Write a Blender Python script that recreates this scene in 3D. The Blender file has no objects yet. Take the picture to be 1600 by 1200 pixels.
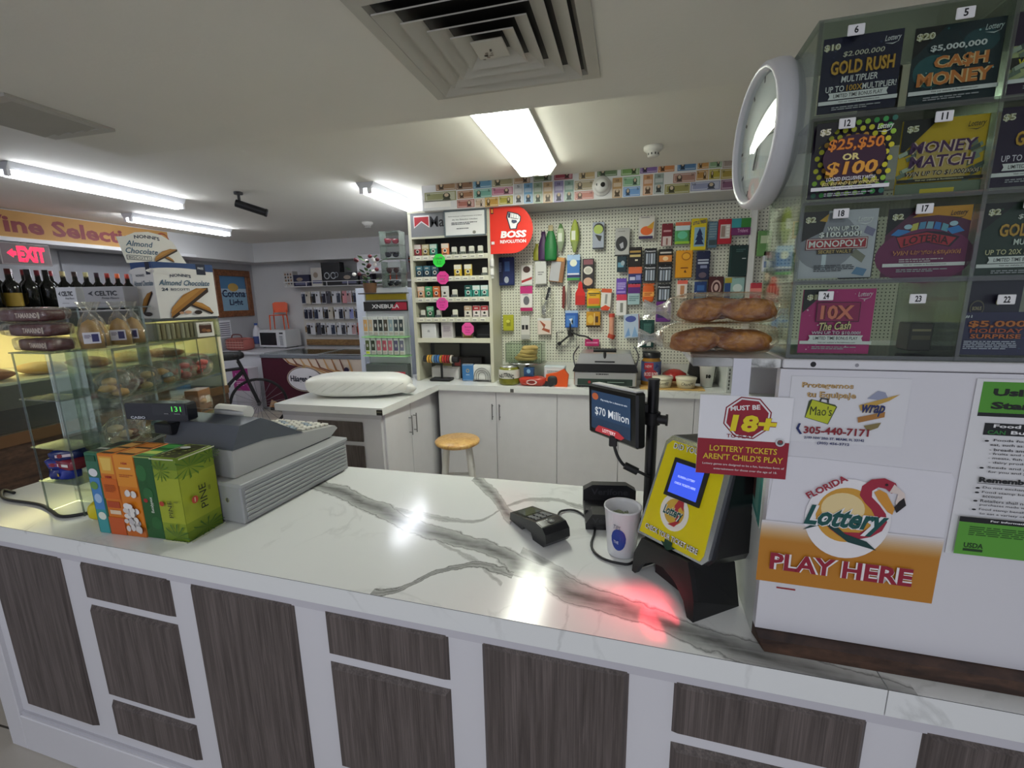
import bpy, math, random
from mathutils import Matrix, Vector
random.seed(7)
PI = math.pi
SC = bpy.context.scene
COL = SC.collection

# ---------------------------------------------------------------- camera
CAM_H = 1.67
FPX, YAW, PITCH, ROLL = 691.87, 0.24071, 0.193619, -0.0177822
_cy, _sy, _cp, _sp = math.cos(YAW), math.sin(YAW), math.cos(PITCH), math.sin(PITCH)
FWD = Vector((-_sy*_cp, _cy*_cp, -_sp)); _r = Vector((_cy, _sy, 0)); _u = _r.cross(FWD)
RGT = math.cos(ROLL)*_r + math.sin(ROLL)*_u
UPV = -math.sin(ROLL)*_r + math.cos(ROLL)*_u
EYE = Vector((0, 0, CAM_H))
cd = bpy.data.cameras.new('camera'); co = bpy.data.objects.new('camera', cd); COL.objects.link(co)
cd.sensor_fit = 'HORIZONTAL'; cd.sensor_width = 36; cd.lens = 36*FPX/1600; cd.clip_start = .02; cd.clip_end = 60
m = Matrix.Identity(4)
for i in range(3):
    m[i][0] = RGT[i]; m[i][1] = UPV[i]; m[i][2] = -FWD[i]; m[i][3] = EYE[i]
co.matrix_world = m; SC.camera = co

# measuring helpers: the sight line through a photo pixel met with a real plane of the room
def ray(x, y): return ((x-800)*RGT-(y-600)*UPV+FPX*FWD).normalized()
def Zp(x, y, z): d = ray(x, y); return EYE+d*((z-CAM_H)/d.z)
def Yp(x, y, Y): d = ray(x, y); return EYE+d*(Y/d.y)
def Xp(x, y, X): d = ray(x, y); return EYE+d*(X/d.x)

# ---------------------------------------------------------------- world, exposure, lamps
SC.view_settings.view_transform = 'Standard'; SC.view_settings.look = 'None'
SC.view_settings.gamma = 1; SC.view_settings.use_curve_mapping = False
SC.view_settings.exposure = 0.42
SC.cycles.transparent_max_bounces = 24
SC.cycles.max_bounces = 8
W = bpy.data.worlds.new('world'); SC.world = W; W.use_nodes = True
bg = W.node_tree.nodes['Background']; bg.inputs[0].default_value = (.70, .74, .88, 1); bg.inputs[1].default_value = .57
def area(name, loc, size, power, col=(1, 1, 1), rot=(0, 0, 0)):
    l = bpy.data.lights.new(name, 'AREA'); l.shape = 'RECTANGLE'; l.size, l.size_y = size; l.energy = power; l.color = col
    o = bpy.data.objects.new(name, l); COL.objects.link(o); o.location = loc; o.rotation_euler = rot; return o
# unseen lamps added behind the camera to brighten the counter front
area('front_fill_lamp', (-1.6, -1.5, 2.44), (.3, 1.2), 13, (.93, .96, 1))
area('front_fill_lamp.001', (.25, -1.5, 2.44), (.3, 1.2), 13, (.93, .96, 1))

# ---------------------------------------------------------------- materials
MATS = {}
def lin(h):
    h = h.lstrip('#'); o = []
    for i in (0, 2, 4):
        c = int(h[i:i+2], 16)/255; o.append(c/12.92 if c <= .04045 else ((c+.055)/1.055)**2.4)
    return (*o, 1)
def nodes(name):
    mt = bpy.data.materials.new(name); mt.use_nodes = True
    return mt, mt.node_tree, mt.node_tree.nodes['Principled BSDF']
def N(nt, typ, **kw):
    n = nt.nodes.new('ShaderNode'+typ)
    for k, v in kw.items():
        if k[0] == '_': n.inputs[int(k[1:])].default_value = v
        else: setattr(n, k, v)
    return n
def L(nt, a, b): nt.links.new(a, b)
def M(spec):
    """'rrggbb[:r rough][:m metal][:e emission][:c coat]' or a named material."""
    if spec in MATS: return MATS[spec]
    p = spec.split(':'); mt, nt, b = nodes('paint_'+spec.replace(':', '_'))
    c = lin(p[0]); rough, metal, em = .5, 0, 0
    for q in p[1:]:
        if q[0] == 'r': rough = float(q[1:])
        if q[0] == 'm': metal = float(q[1:])
        if q[0] == 'e': em = float(q[1:])
        if q[0] == 'c': b.inputs['Coat Weight'].default_value = float(q[1:])
    tc = N(nt, 'TexCoord'); nz = N(nt, 'TexNoise'); nz.inputs['Scale'].default_value = 9; nz.inputs['Detail'].default_value = 3
    mx = N(nt, 'MixRGB', blend_type='MULTIPLY'); mx.inputs[0].default_value = .10; mx.inputs[1].default_value = c
    L(nt, tc.outputs['Object'], nz.inputs['Vector']); L(nt, nz.outputs['Fac'], mx.inputs[2]); L(nt, mx.outputs[0], b.inputs['Base Color'])
    b.inputs['Roughness'].default_value = rough; b.inputs['Metallic'].default_value = metal
    if em: b.inputs['Emission Color'].default_value = c; b.inputs['Emission Strength'].default_value = em
    MATS[spec] = mt; return mt
def clear(name, tint='e8eeea', gloss=.10, rough=.04, white=0.0, bump=0, scale=30, gcol=1.0):
    """thin clear sheet: mostly see-through with a surface sheen (and a little milk)."""
    mt, nt, b = nodes(name); nt.nodes.remove(b); out = nt.nodes['Material Output']
    tr = N(nt, 'BsdfTransparent'); tr.inputs[0].default_value = lin(tint)
    gl = N(nt, 'BsdfGlossy'); gl.inputs['Roughness'].default_value = rough; gl.inputs[0].default_value = (gcol, gcol, gcol, 1)
    lw = N(nt, 'LayerWeight'); lw.inputs[0].default_value = .25
    ma = N(nt, 'Math', operation='MULTIPLY_ADD'); ma.inputs[1].default_value = .5; ma.inputs[2].default_value = gloss
    mx = N(nt, 'MixShader'); L(nt, lw.outputs['Fresnel'], ma.inputs[0]); L(nt, ma.outputs[0], mx.inputs[0])
    L(nt, tr.outputs[0], mx.inputs[1]); L(nt, gl.outputs[0], mx.inputs[2]); last = mx
    if white:
        df = N(nt, 'BsdfDiffuse'); df.inputs[0].default_value = (.9, .9, .88, 1); m2 = N(nt, 'MixShader'); m2.inputs[0].default_value = white
        L(nt, mx.outputs[0], m2.inputs[1]); L(nt, df.outputs[0], m2.inputs[2]); last = m2
    if bump:
        tc = N(nt, 'TexCoord'); nz = N(nt, 'TexNoise'); nz.inputs['Scale'].default_value = scale; nz.inputs['Detail'].default_value = 4
        bp = N(nt, 'Bump'); bp.inputs['Strength'].default_value = bump; bp.inputs['Distance'].default_value = .02
        L(nt, tc.outputs['Object'], nz.inputs['Vector']); L(nt, nz.outputs['Fac'], bp.inputs['Height']); L(nt, bp.outputs[0], gl.inputs['Normal'])
    L(nt, last.outputs[0], out.inputs[0]); MATS[name] = mt; return mt
clear('acrylic', 'f2f6f2', .0, .03)
clear('acrylic_smoke', '8f918b', .0, .06)
clear('acrylic_edge', 'c6cec8', .05, .1, .04)
clear('glass', 'f0f6f4', .05, .02)
clear('film', 'f6f6f2', .06, .14, .035, 1.0, 26)
clear('bread_film', 'f8f4ec', .05, .12, .012, 1.0, 45)
clear('film_milky', 'f2f2ee', .12, .2, .18, 1.0, 18)

def wood_mat(name, dark, light, sx, sz, rough=.55, contrast=(.35, .7)):
    mt, nt, b = nodes(name); tc = N(nt, 'TexCoord'); mp = N(nt, 'Mapping'); mp.inputs['Scale'].default_value = (sx, sx, sz)
    nz = N(nt, 'TexNoise'); nz.inputs['Scale'].default_value = 1; nz.inputs['Detail'].default_value = 7; nz.inputs['Roughness'].default_value = .65; nz.inputs['Distortion'].default_value = .6
    rp = N(nt, 'ValToRGB'); rp.color_ramp.elements[0].position = contrast[0]; rp.color_ramp.elements[1].position = contrast[1]
    rp.color_ramp.elements[0].color = lin(dark); rp.color_ramp.elements[1].color = lin(light)
    mp2 = N(nt, 'Mapping'); mp2.inputs['Scale'].default_value = (sx*6, sx*6, sz*1.6)
    n2 = N(nt, 'TexNoise'); n2.inputs['Scale'].default_value = 1; n2.inputs['Detail'].default_value = 3; n2.inputs['Distortion'].default_value = .3
    mx = N(nt, 'MixRGB', blend_type='OVERLAY'); mx.inputs[0].default_value = .75
    L(nt, tc.outputs['Object'], mp.inputs[0]); L(nt, mp.outputs[0], nz.inputs['Vector']); L(nt, nz.outputs['Fac'], rp.inputs[0])
    L(nt, tc.outputs['Object'], mp2.inputs[0]); L(nt, mp2.outputs[0], n2.inputs['Vector']); L(nt, rp.outputs[0], mx.inputs[1]); L(nt, n2.outputs['Fac'], mx.inputs[2])
    L(nt, mx.outputs[0], b.inputs['Base Color']); b.inputs['Roughness'].default_value = rough
    bp = N(nt, 'Bump'); bp.inputs['Strength'].default_value = .25; bp.inputs['Distance'].default_value = .002
    L(nt, n2.outputs['Fac'], bp.inputs['Height']); L(nt, bp.outputs[0], b.inputs['Normal']); MATS[name] = mt
wood_mat('dark_oak', '463e3b', '6f6562', 55, 2.6, .55, (.3, .75))
wood_mat('brown_board', '33221a', '5a4030', 6, 40)
wood_mat('stool_wood', 'c99a55', 'e6bd7c', 8, 8, .3)
wood_mat('slat_wood', '7a5a38', 'b08d5a', 3, 40)
wood_mat('crate_wood', '7a4f2c', 'a8743f', 4, 60)
wood_mat('frame_wood', '6b3f24', '8f5a35', 20, 20, .35)

def marble():
    """white laminate with grey veins; the broad vein follows its own curve across the top (object space)."""
    mt, nt, b = nodes('marble'); tc = N(nt, 'TexCoord'); O = tc.outputs['Object']
    def noise(scale, detail=5, dist=0, vec=O):
        n = N(nt, 'TexNoise'); n.inputs['Scale'].default_value = scale; n.inputs['Detail'].default_value = detail; n.inputs['Distortion'].default_value = dist
        L(nt, vec, n.inputs['Vector']); return n.outputs['Fac']
    def mth(op, a, c=None, d=None, clamp=False):
        n = N(nt, 'Math', operation=op, use_clamp=clamp)
        for i, x in enumerate((a, c, d)):
            if x is None: continue
            if hasattr(x, 'links'): L(nt, x, n.inputs[i])
            else: n.inputs[i].default_value = x
        return n.outputs[0]
    sp = N(nt, 'SeparateXYZ'); L(nt, O, sp.inputs[0]); U, V = sp.outputs[0], sp.outputs[1]
    wob = mth('MULTIPLY', mth('SUBTRACT', noise(9, 6), .5), .055)
    fine = mth('MULTIPLY', mth('SUBTRACT', noise(40, 4), .5), .02)
    tot = None
    def vein(pts, u0, u1, width, strength, edge):
        nonlocal tot
        t = mth('DIVIDE', mth('SUBTRACT', U, u0), u1-u0)
        fc = N(nt, 'FloatCurve'); c = fc.mapping.curves[0]
        fc.mapping.use_clip = False
        while len(c.points) > 2: c.points.remove(c.points[1])
        c.points[0].location = ((pts[0][0]-u0)/(u1-u0), pts[0][1]/2); c.points[-1].location = ((pts[-1][0]-u0)/(u1-u0), pts[-1][1]/2)
        for p in pts[1:-1]: c.points.new((p[0]-u0)/(u1-u0), p[1]/2)
        fc.mapping.update(); L(nt, t, fc.inputs['Value'])
        d = mth('ABSOLUTE', mth('ADD', mth('ADD', mth('SUBTRACT', V, mth('MULTIPLY', fc.outputs[0], 2.0)), wob), fine))
        inr = mth('MULTIPLY', mth('GREATER_THAN', t, 0), mth('LESS_THAN', t, 1))
        wv = mth('MULTIPLY', mth('ADD', noise(3.1, 2), .15), width*1.9)
        band = mth('SUBTRACT', 1, mth('DIVIDE', d, wv), clamp=True)
        band = mth('POWER', band, .55)
        mp = N(nt, 'Mapping'); mp.inputs['Scale'].default_value = (5, 60, 5); mp.inputs['Rotation'].default_value = (0, 0, .5); L(nt, O, mp.inputs[0])
        streak = mth('ADD', mth('MULTIPLY', noise(1, 5, .4, mp.outputs[0]), .75), .42, clamp=True)
        rim = mth('SUBTRACT', 1, mth('MULTIPLY', mth('ABSOLUTE', mth('SUBTRACT', d, mth('MULTIPLY', wv, .8))), 1/.006), clamp=True)
        f = mth('MULTIPLY', mth('MAXIMUM', mth('MULTIPLY', mth('MULTIPLY', band, streak), strength), mth('MULTIPLY', rim, edge)), inr)
        tot = f if tot is None else mth('MAXIMUM', tot, f)
    for a in VEINS: vein(*a)
    tot = mth('MULTIPLY', tot, mth('GREATER_THAN', sp.outputs[2], .9695))       # the broad veins are printed on the top sheet only
    # thin wandering hairlines
    n1 = noise(2.3, 8, .8)
    h = mth('SUBTRACT', 1, mth('MULTIPLY', mth('ABSOLUTE', mth('SUBTRACT', n1, .5)), 70), clamp=True)
    h = mth('MULTIPLY', h, mth('MULTIPLY', mth('SUBTRACT', noise(1.7, 2), .50), 4.0, clamp=True))
    tot = mth('MAXIMUM', tot, mth('MULTIPLY', h, .4))
    mx = N(nt, 'MixRGB'); mx.inputs[1].default_value = lin('e9ebea'); mx.inputs[2].default_value = lin('4c4d48'); L(nt, tot, mx.inputs[0])
    L(nt, mx.outputs[0], b.inputs['Base Color']); b.inputs['Roughness'].default_value = .14; b.inputs['Specular IOR Level'].default_value = .3; MATS['marble'] = mt
VEINS = [
  ([(-1.25, 1.36), (-1.138, 1.339), (-.99, 1.291), (-.80, 1.209), (-.687, 1.150), (-.574, 1.127), (-.468, 1.100), (-.355, 1.068), (-.243, 1.010), (-.124, .955), (-.024, .927), (.068, .906), (.151, .877), (.29, .845), (.40, .822), (.5, .80)], -1.25, .5, .036, 1.0, .75),
  ([(-.60, 1.56), (-.577, 1.532), (-.454, 1.39), (-.383, 1.281), (-.36, 1.26)], -.60, -.36, .035, .95, .6),
  ([(-.60, .835), (-.565, .848), (-.535, .870), (-.492, .929), (-.422, .985), (-.367, .998), (-.283, .991)], -.60, -.283, .011, .9, .9),
  ([(-.774, 1.231), (-.62, 1.222), (-.541, 1.213), (-.45, 1.245), (-.397, 1.36), (-.279, 1.43), (-.157, 1.395), (-.05, 1.36)], -.774, -.05, .010, .7, .5),
  ([(-.563, 1.102), (-.47, 1.044), (-.377, .996), (-.3, .94)], -.563, -.3, .006, .6, .4),
  ([(-.29, 1.09), (-.244, 1.068), (-.153, 1.005), (-.043, .935)], -.29, -.043, .018, .7, .5),
]
marble()

def pegboard_mat():
    mt, nt, b = nodes('pegboard'); tc = N(nt, 'TexCoord'); sp = N(nt, 'SeparateXYZ'); L(nt, tc.outputs['Object'], sp.inputs[0])
    ds = []
    for k in (0, 2):
        a = N(nt, 'Math', operation='DIVIDE'); L(nt, sp.outputs[k], a.inputs[0]); a.inputs[1].default_value = .0265
        f = N(nt, 'Math', operation='FRACT'); L(nt, a.outputs[0], f.inputs[0])
        s = N(nt, 'Math', operation='SUBTRACT'); L(nt, f.outputs[0], s.inputs[0]); s.inputs[1].default_value = .5
        q = N(nt, 'Math', operation='POWER'); L(nt, s.outputs[0], q.inputs[0]); q.inputs[1].default_value = 2; ds.append(q)
    ad = N(nt, 'Math', operation='ADD'); L(nt, ds[0].outputs[0], ad.inputs[0]); L(nt, ds[1].outputs[0], ad.inputs[1])
    lt = N(nt, 'Math', operation='LESS_THAN'); L(nt, ad.outputs[0], lt.inputs[0]); lt.inputs[1].default_value = .034
    mx = N(nt, 'MixRGB'); mx.inputs[1].default_value = lin('dcdccc'); mx.inputs[2].default_value = lin('3a3a33'); L(nt, lt.outputs[0], mx.inputs[0])
    L(nt, mx.outputs[0], b.inputs['Base Color']); b.inputs['Roughness'].default_value = .45; MATS['pegboard'] = mt
pegboard_mat()

def plaster(name, col, sc=60, st=.15, rough=.8):
    mt, nt, b = nodes(name); tc = N(nt, 'TexCoord'); nz = N(nt, 'TexNoise'); nz.inputs['Scale'].default_value = sc; nz.inputs['Detail'].default_value = 5
    n2 = N(nt, 'TexNoise'); n2.inputs['Scale'].default_value = 1.3; n2.inputs['Detail'].default_value = 4
    mx = N(nt, 'MixRGB', blend_type='MULTIPLY'); mx.inputs[0].default_value = .12; mx.inputs[1].default_value = lin(col)
    bp = N(nt, 'Bump'); bp.inputs['Strength'].default_value = st; bp.inputs['Distance'].default_value = .004
    for n in (nz, n2): L(nt, tc.outputs['Object'], n.inputs['Vector'])
    L(nt, n2.outputs['Fac'], mx.inputs[2]); L(nt, mx.outputs[0], b.inputs['Base Color']); L(nt, nz.outputs['Fac'], bp.inputs['Height']); L(nt, bp.outputs[0], b.inputs['Normal'])
    b.inputs['Roughness'].default_value = rough; MATS[name] = mt
plaster('ceiling_paint', 'ebe8de'); plaster('wall_paint', 'd8d8d8', 80, .08); plaster('white_laminate', 'e2e1e6', 50, .02, .3)
plaster('grey_paint', 'b4b4b8', 80, .05); plaster('bread', '9c5814', 25, .6, .6); plaster('bread_light', 'd9b070', 25, .5, .6)
plaster('steel', 'd8d8d4', 200, .02, .42); MATS['steel'].node_tree.nodes['Principled BSDF'].inputs['Metallic'].default_value = 1
plaster('deli_lining', 'efe6c8', 80, .03); plaster('money_mix', '8f9a78', 60, .3)

def bread_mat(name, dark, light):
    mt, nt, b = nodes(name); tc = N(nt, 'TexCoord'); nz = N(nt, 'TexNoise'); nz.inputs['Scale'].default_value = 38; nz.inputs['Detail'].default_value = 6; nz.inputs['Distortion'].default_value = .8
    rp = N(nt, 'ValToRGB'); rp.color_ramp.elements[0].position = .34; rp.color_ramp.elements[1].position = .68; rp.color_ramp.elements[0].color = lin(dark); rp.color_ramp.elements[1].color = lin(light)
    bp = N(nt, 'Bump'); bp.inputs['Strength'].default_value = .5; bp.inputs['Distance'].default_value = .004
    L(nt, tc.outputs['Object'], nz.inputs['Vector']); L(nt, nz.outputs['Fac'], rp.inputs[0]); L(nt, rp.outputs[0], b.inputs['Base Color']); L(nt, nz.outputs['Fac'], bp.inputs['Height']); L(nt, bp.outputs[0], b.inputs['Normal'])
    b.inputs['Roughness'].default_value = .6; MATS[name] = mt
bread_mat('bread_crust', '864a14', 'cf9440'); bread_mat('bread_top', 'a8661e', 'e0ae60')
def tile_mat():
    mt, nt, b = nodes('floor_tile'); tc = N(nt, 'TexCoord'); br = N(nt, 'TexBrick'); br.offset = .33
    for k, v in (('Scale', 1), ('Brick Width', .9), ('Row Height', .16), ('Mortar Size', .004)): br.inputs[k].default_value = v
    br.inputs['Color1'].default_value = lin('aaa49a'); br.inputs['Color2'].default_value = lin('bcb6ac'); br.inputs['Mortar'].default_value = lin('45423e')
    L(nt, tc.outputs['Object'], br.inputs[0]); L(nt, br.outputs[0], b.inputs['Base Color']); b.inputs['Roughness'].default_value = .35; MATS['floor_tile'] = mt
tile_mat()

# ---------------------------------------------------------------- mesh builder
TXT = {}
def text_geo(s, bold, shear):
    k = (s, bold, shear)
    if k not in TXT:
        c = bpy.data.curves.new('t', 'FONT'); c.body = s; c.resolution_u = 2; c.offset = bold; c.shear = shear
        o = bpy.data.objects.new('t', c); me = o.to_mesh()
        vs = [(v.co.x, v.co.y) for v in me.vertices]; fs = [tuple(p.vertices) for p in me.polygons]
        o.to_mesh_clear(); bpy.data.objects.remove(o); bpy.data.curves.remove(c)
        x0, x1 = min(v[0] for v in vs), max(v[0] for v in vs); y0, y1 = min(v[1] for v in vs), max(v[1] for v in vs)
        TXT[k] = ([(x-x0, y-y0) for x, y in vs], fs, x1-x0, y1-y0)
    return TXT[k]
def frame(o, U, V, Nn=None):
    U, V = Vector(U), Vector(V); Nn = U.normalized().cross(V.normalized()) if Nn is None else Vector(Nn); m = Matrix.Identity(4)
    for i in range(3): m[i][0] = U[i]; m[i][1] = V[i]; m[i][2] = Nn[i]; m[i][3] = o[i]
    return m
def front(x0, z0, w, h, y):        # picture frame on a face looking to -y: unit square to the face
    return frame((x0, y, z0), (w, 0, 0), (0, 0, h))
class MB:
    def __init__(s): s.v = []; s.f = []; s.mi = []; s.sm = []; s.mats = []; s.k = 0
    def add(s, vs, fs, mat, smooth=False, T=None):
        if mat not in s.mats: s.mats.append(mat)
        i = s.mats.index(mat); b = len(s.v)
        s.v += [tuple(T @ Vector(p)) if T else tuple(p) for p in vs]
        for f in fs: s.f.append(tuple(b+j for j in f)); s.mi.append(i); s.sm.append(smooth)
        return s
    def box(s, lo, hi, mat, bev=0, T=None):
        lo, hi = [min(a, b) for a, b in zip(lo, hi)], [max(a, b) for a, b in zip(lo, hi)]
        if not bev:
            vs = [(x, y, z) for z in (lo[2], hi[2]) for y in (lo[1], hi[1]) for x in (lo[0], hi[0])]
            return s.add(vs, [(0, 2, 3, 1), (4, 5, 7, 6), (0, 1, 5, 4), (2, 6, 7, 3), (0, 4, 6, 2), (1, 3, 7, 5)], mat, False, T)
        b = min(bev, *[(h-l)*.45 for l, h in zip(lo, hi)])
        vs = []; idx = {}
        for sx in (0, 1):
            for sy in (0, 1):
                for sz in (0, 1):
                    sg = (sx, sy, sz); c = [hi[a] if sg[a] else lo[a] for a in range(3)]
                    for ax in range(3):
                        p = list(c)
                        for a in range(3):
                            if a != ax: p[a] += -b if sg[a] else b
                        idx[(sg, ax)] = len(vs); vs.append(p)
        fs = []
        for ax in range(3):
            o = [a for a in range(3) if a != ax]
            for sgn in (0, 1):
                q = []
                for a, c in ((0, 0), (1, 0), (1, 1), (0, 1)):
                    g = [0, 0, 0]; g[ax] = sgn; g[o[0]] = a; g[o[1]] = c; q.append(idx[(tuple(g), ax)])
                fs.append(q if (sgn == 1) ^ (ax == 1) else q[::-1])
            for a in (0, 1):
                for c in (0, 1):
                    g0 = [0, 0, 0]; g1 = [0, 0, 0]; g0[ax] = 0; g1[ax] = 1
                    for g in (g0, g1): g[o[0]] = a; g[o[1]] = c
                    fs.append([idx[(tuple(g0), o[0])], idx[(tuple(g1), o[0])], idx[(tuple(g1), o[1])], idx[(tuple(g0), o[1])]])
        for g in [(x, y, z) for x in (0, 1) for y in (0, 1) for z in (0, 1)]: fs.append([idx[(g, a)] for a in range(3)])
        return s.add(vs, fs, mat, False, T)
    def cyl(s, p0, p1, r0, mat, r1=None, n=16, caps=True, smooth=True, T=None):
        p0, p1 = Vector(p0), Vector(p1); r1 = r0 if r1 is None else r1; d = (p1-p0).normalized()
        a = d.cross(Vector((0, 0, 1)) if abs(d.z) < .9 else Vector((1, 0, 0))).normalized(); b = d.cross(a)
        vs = [p+(a*math.cos(2*PI*i/n)+b*math.sin(2*PI*i/n))*r for p, r in ((p0, r0), (p1, r1)) for i in range(n)]
        s.add(vs, [(i, (i+1) % n, n+(i+1) % n, n+i) for i in range(n)], mat, smooth, T)
        if caps: s.add(vs, [tuple(range(n))[::-1], tuple(range(n, 2*n))], mat, False, T)
        return s
    def tube(s, pts, r, mat, n=8, T=None, sm=1):
        pts = [Vector(p) for p in pts]
        if sm and len(pts) > 2:
            q = []
            for i in range(len(pts)-1):
                a, b, c, d = pts[max(i-1, 0)], pts[i], pts[i+1], pts[min(i+2, len(pts)-1)]
                for k in range(5):
                    t = k/5; q.append(.5*((2*b)+(c-a)*t+(2*a-5*b+4*c-d)*t*t+(3*b-a-3*c+d)*t**3))
            pts = q+[pts[-1]]
        vs = []; up = Vector((0, 0, 1))
        for i, p in enumerate(pts):
            d = (pts[min(i+1, len(pts)-1)]-pts[max(i-1, 0)]).normalized()
            a = d.cross(up)
            if a.length < .05: a = d.cross(Vector((1, .3, 0)))
            a.normalize(); b = d.cross(a)
            vs += [p+(a*math.cos(2*PI*k/n)+b*math.sin(2*PI*k/n))*r for k in range(n)]
        m_ = len(pts); fs = [(i*n+k, i*n+(k+1) % n, (i+1)*n+(k+1) % n, (i+1)*n+k) for i in range(m_-1) for k in range(n)]
        s.add(vs, fs, mat, True, T); return s.add(vs, [tuple(range(n)), tuple(range((m_-1)*n, m_*n))], mat, False, T)
    def lathe(s, prof, mat, n=24, T=None, smooth=True):
        vs = [(r*math.cos(2*PI*i/n), r*math.sin(2*PI*i/n), z) for r, z in prof for i in range(n)]
        fs = [(j*n+i, j*n+(i+1) % n, (j+1)*n+(i+1) % n, (j+1)*n+i) for j in range(len(prof)-1) for i in range(n)]
        return s.add(vs, fs, mat, smooth, T)
    def prism(s, poly, z0, z1, mat, T=None):
        n = len(poly); vs = [(*p, z0) for p in poly]+[(*p, z1) for p in poly]
        return s.add(vs, [tuple(range(n))[::-1], tuple(range(n, 2*n))]+[(i, (i+1) % n, n+(i+1) % n, n+i) for i in range(n)], mat, False, T)
    def blob(s, c, r, mat, e=1.0, e2=1.0, wob=0, nu=20, nv=12, seed=0, T=None, freq=3):
        rnd = random.Random(seed); ph = [rnd.uniform(0, 6.3) for _ in range(6)]
        def pw(x, p): return math.copysign(abs(x)**p, x)
        vs = []
        for j in range(nv+1):
            la = -PI/2+PI*j/nv
            for i in range(nu):
                lo = 2*PI*i/nu
                k = 1+wob*(math.sin(freq*lo+ph[0]+2*la)+.6*math.sin(freq*1.7*lo-3*la+ph[1])+.6*math.sin(freq*la*1.5+ph[2]+lo))
                vs.append((c[0]+r[0]*k*pw(math.cos(la), e)*pw(math.cos(lo), e2), c[1]+r[1]*k*pw(math.cos(la), e)*pw(math.sin(lo), e2), c[2]+r[2]*pw(math.sin(la), e)*(1+wob*math.sin(freq*lo+ph[3]))))
        fs = [(j*nu+i, j*nu+(i+1) % nu, (j+1)*nu+(i+1) % nu, (j+1)*nu+i) for j in range(nv) for i in range(nu)]
        return s.add(vs, fs, mat, True, T)
    def art(s, F, items, d=.0002):
        """print on a face: F maps the unit square (v up) to the face, items are laid in order."""
        su, sv = F.col[0].to_3d().length, F.col[1].to_3d().length; s.k = 0
        for it in items:
            s.k += 1; z = d*s.k; k = it[0]
            if k == 'r': x0, y0, x1, y1 = it[1:5]; s.add([(x0, y0, z), (x1, y0, z), (x1, y1, z), (x0, y1, z)], [(0, 1, 2, 3)], it[5], False, F)
            elif k == 'e':
                cx, cy, rx, ry = it[1:5]; n = it[6] if len(it) > 6 else 20
                s.add([(cx+rx*math.cos(2*PI*i/n+PI/n), cy+ry*math.sin(2*PI*i/n+PI/n), z) for i in range(n)], [tuple(range(n))], it[5], False, F)
            elif k == 'p': s.add([(x, y, z) for x, y in it[1]], [tuple(range(len(it[1])))], it[2], False, F)
            elif k == 't':
                tx, cx, cy, w, h, c = it[1:7]; op = it[7] if len(it) > 7 else {}
                vs, fs, tw, th = text_geo(tx, op.get('b', .012), op.get('s', 0)); a = op.get('a', 0)
                if w is None: w = h*sv/su*tw/th
                cu, sn = math.cos(a), math.sin(a); q = []
                for x, y in vs:
                    X, Y = (x/tw-.5)*w*su, (y/th-.5)*h*sv; arc = op.get('arc', 0)
                    if arc: Y -= arc*sv*(X/(w*su/2))**2
                    q.append((cx+(X*cu-Y*sn)/su, cy+(X*sn+Y*cu)/sv, z))
                s.add(q, fs, c, False, F)
            elif k == 'l':          # lines of print too small to read
                x0, y0, x1, n, h, c = it[1:7]; rn = random.Random(int(x0*999+y0*77))
                for i in range(n):
                    yy = y0-i*h*1.9; x = x0
                    while x < x1-.04:
                        w = rn.uniform(.03, .13)*(x1-x0)*1.2; xe = min(x+w, x1)
                        s.add([(x, yy-h/2, z), (xe, yy-h/2, z), (xe, yy+h/2, z), (x, yy+h/2, z)], [(0, 1, 2, 3)], c, False, F); x = xe+.018*(x1-x0)
                        if i == n-1 and x > x0+.7*(x1-x0): break
        return s
    def build(s, name, parent=None, loc=(0, 0, 0), rz=0, label=None, cat=None, group=None, kind=None):
        me = bpy.data.meshes.new(name); me.from_pydata(s.v, [], s.f)
        for x in s.mats: me.materials.append(M(x))
        me.polygons.foreach_set('material_index', s.mi); me.polygons.foreach_set('use_smooth', s.sm); me.update()
        o = bpy.data.objects.new(name, me); COL.objects.link(o); o.location = loc; o.rotation_euler[2] = rz
        if parent: o.parent = parent
        return tag(o, label, cat, group, kind)
def tag(o, label=None, cat=None, group=None, kind=None):
    for k, v in (('label', label), ('category', cat), ('group', group), ('kind', kind)):
        if v: o[k] = v
    return o
def thing(name, label, cat, loc=(0, 0, 0), rz=0, group=None):
    o = bpy.data.objects.new(name, None); COL.objects.link(o); o.empty_display_size = .05
    o.location = loc; o.rotation_euler[2] = rz; return tag(o, label, cat, group)
def part(name, parent, mb, label=None): return mb.build(name, parent, label=label)
def struct(name, mb, loc=(0, 0, 0), rz=0, parent=None): return mb.build(name, parent, loc, rz, kind=None if parent else 'structure')
def dup(o, loc=None, rz=None, label=None, parent=None):
    c = o.copy(); COL.objects.link(c)
    if parent: c.parent = parent
    if loc is not None: c.location = loc
    if rz is not None: c.rotation_euler[2] = rz
    if label: c['label'] = label
    for ch in [x for x in ALLCH(o)]: dup(ch, parent=c)
    return c
def ALLCH(o): return [x for x in COL.objects if x.parent == o]

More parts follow.
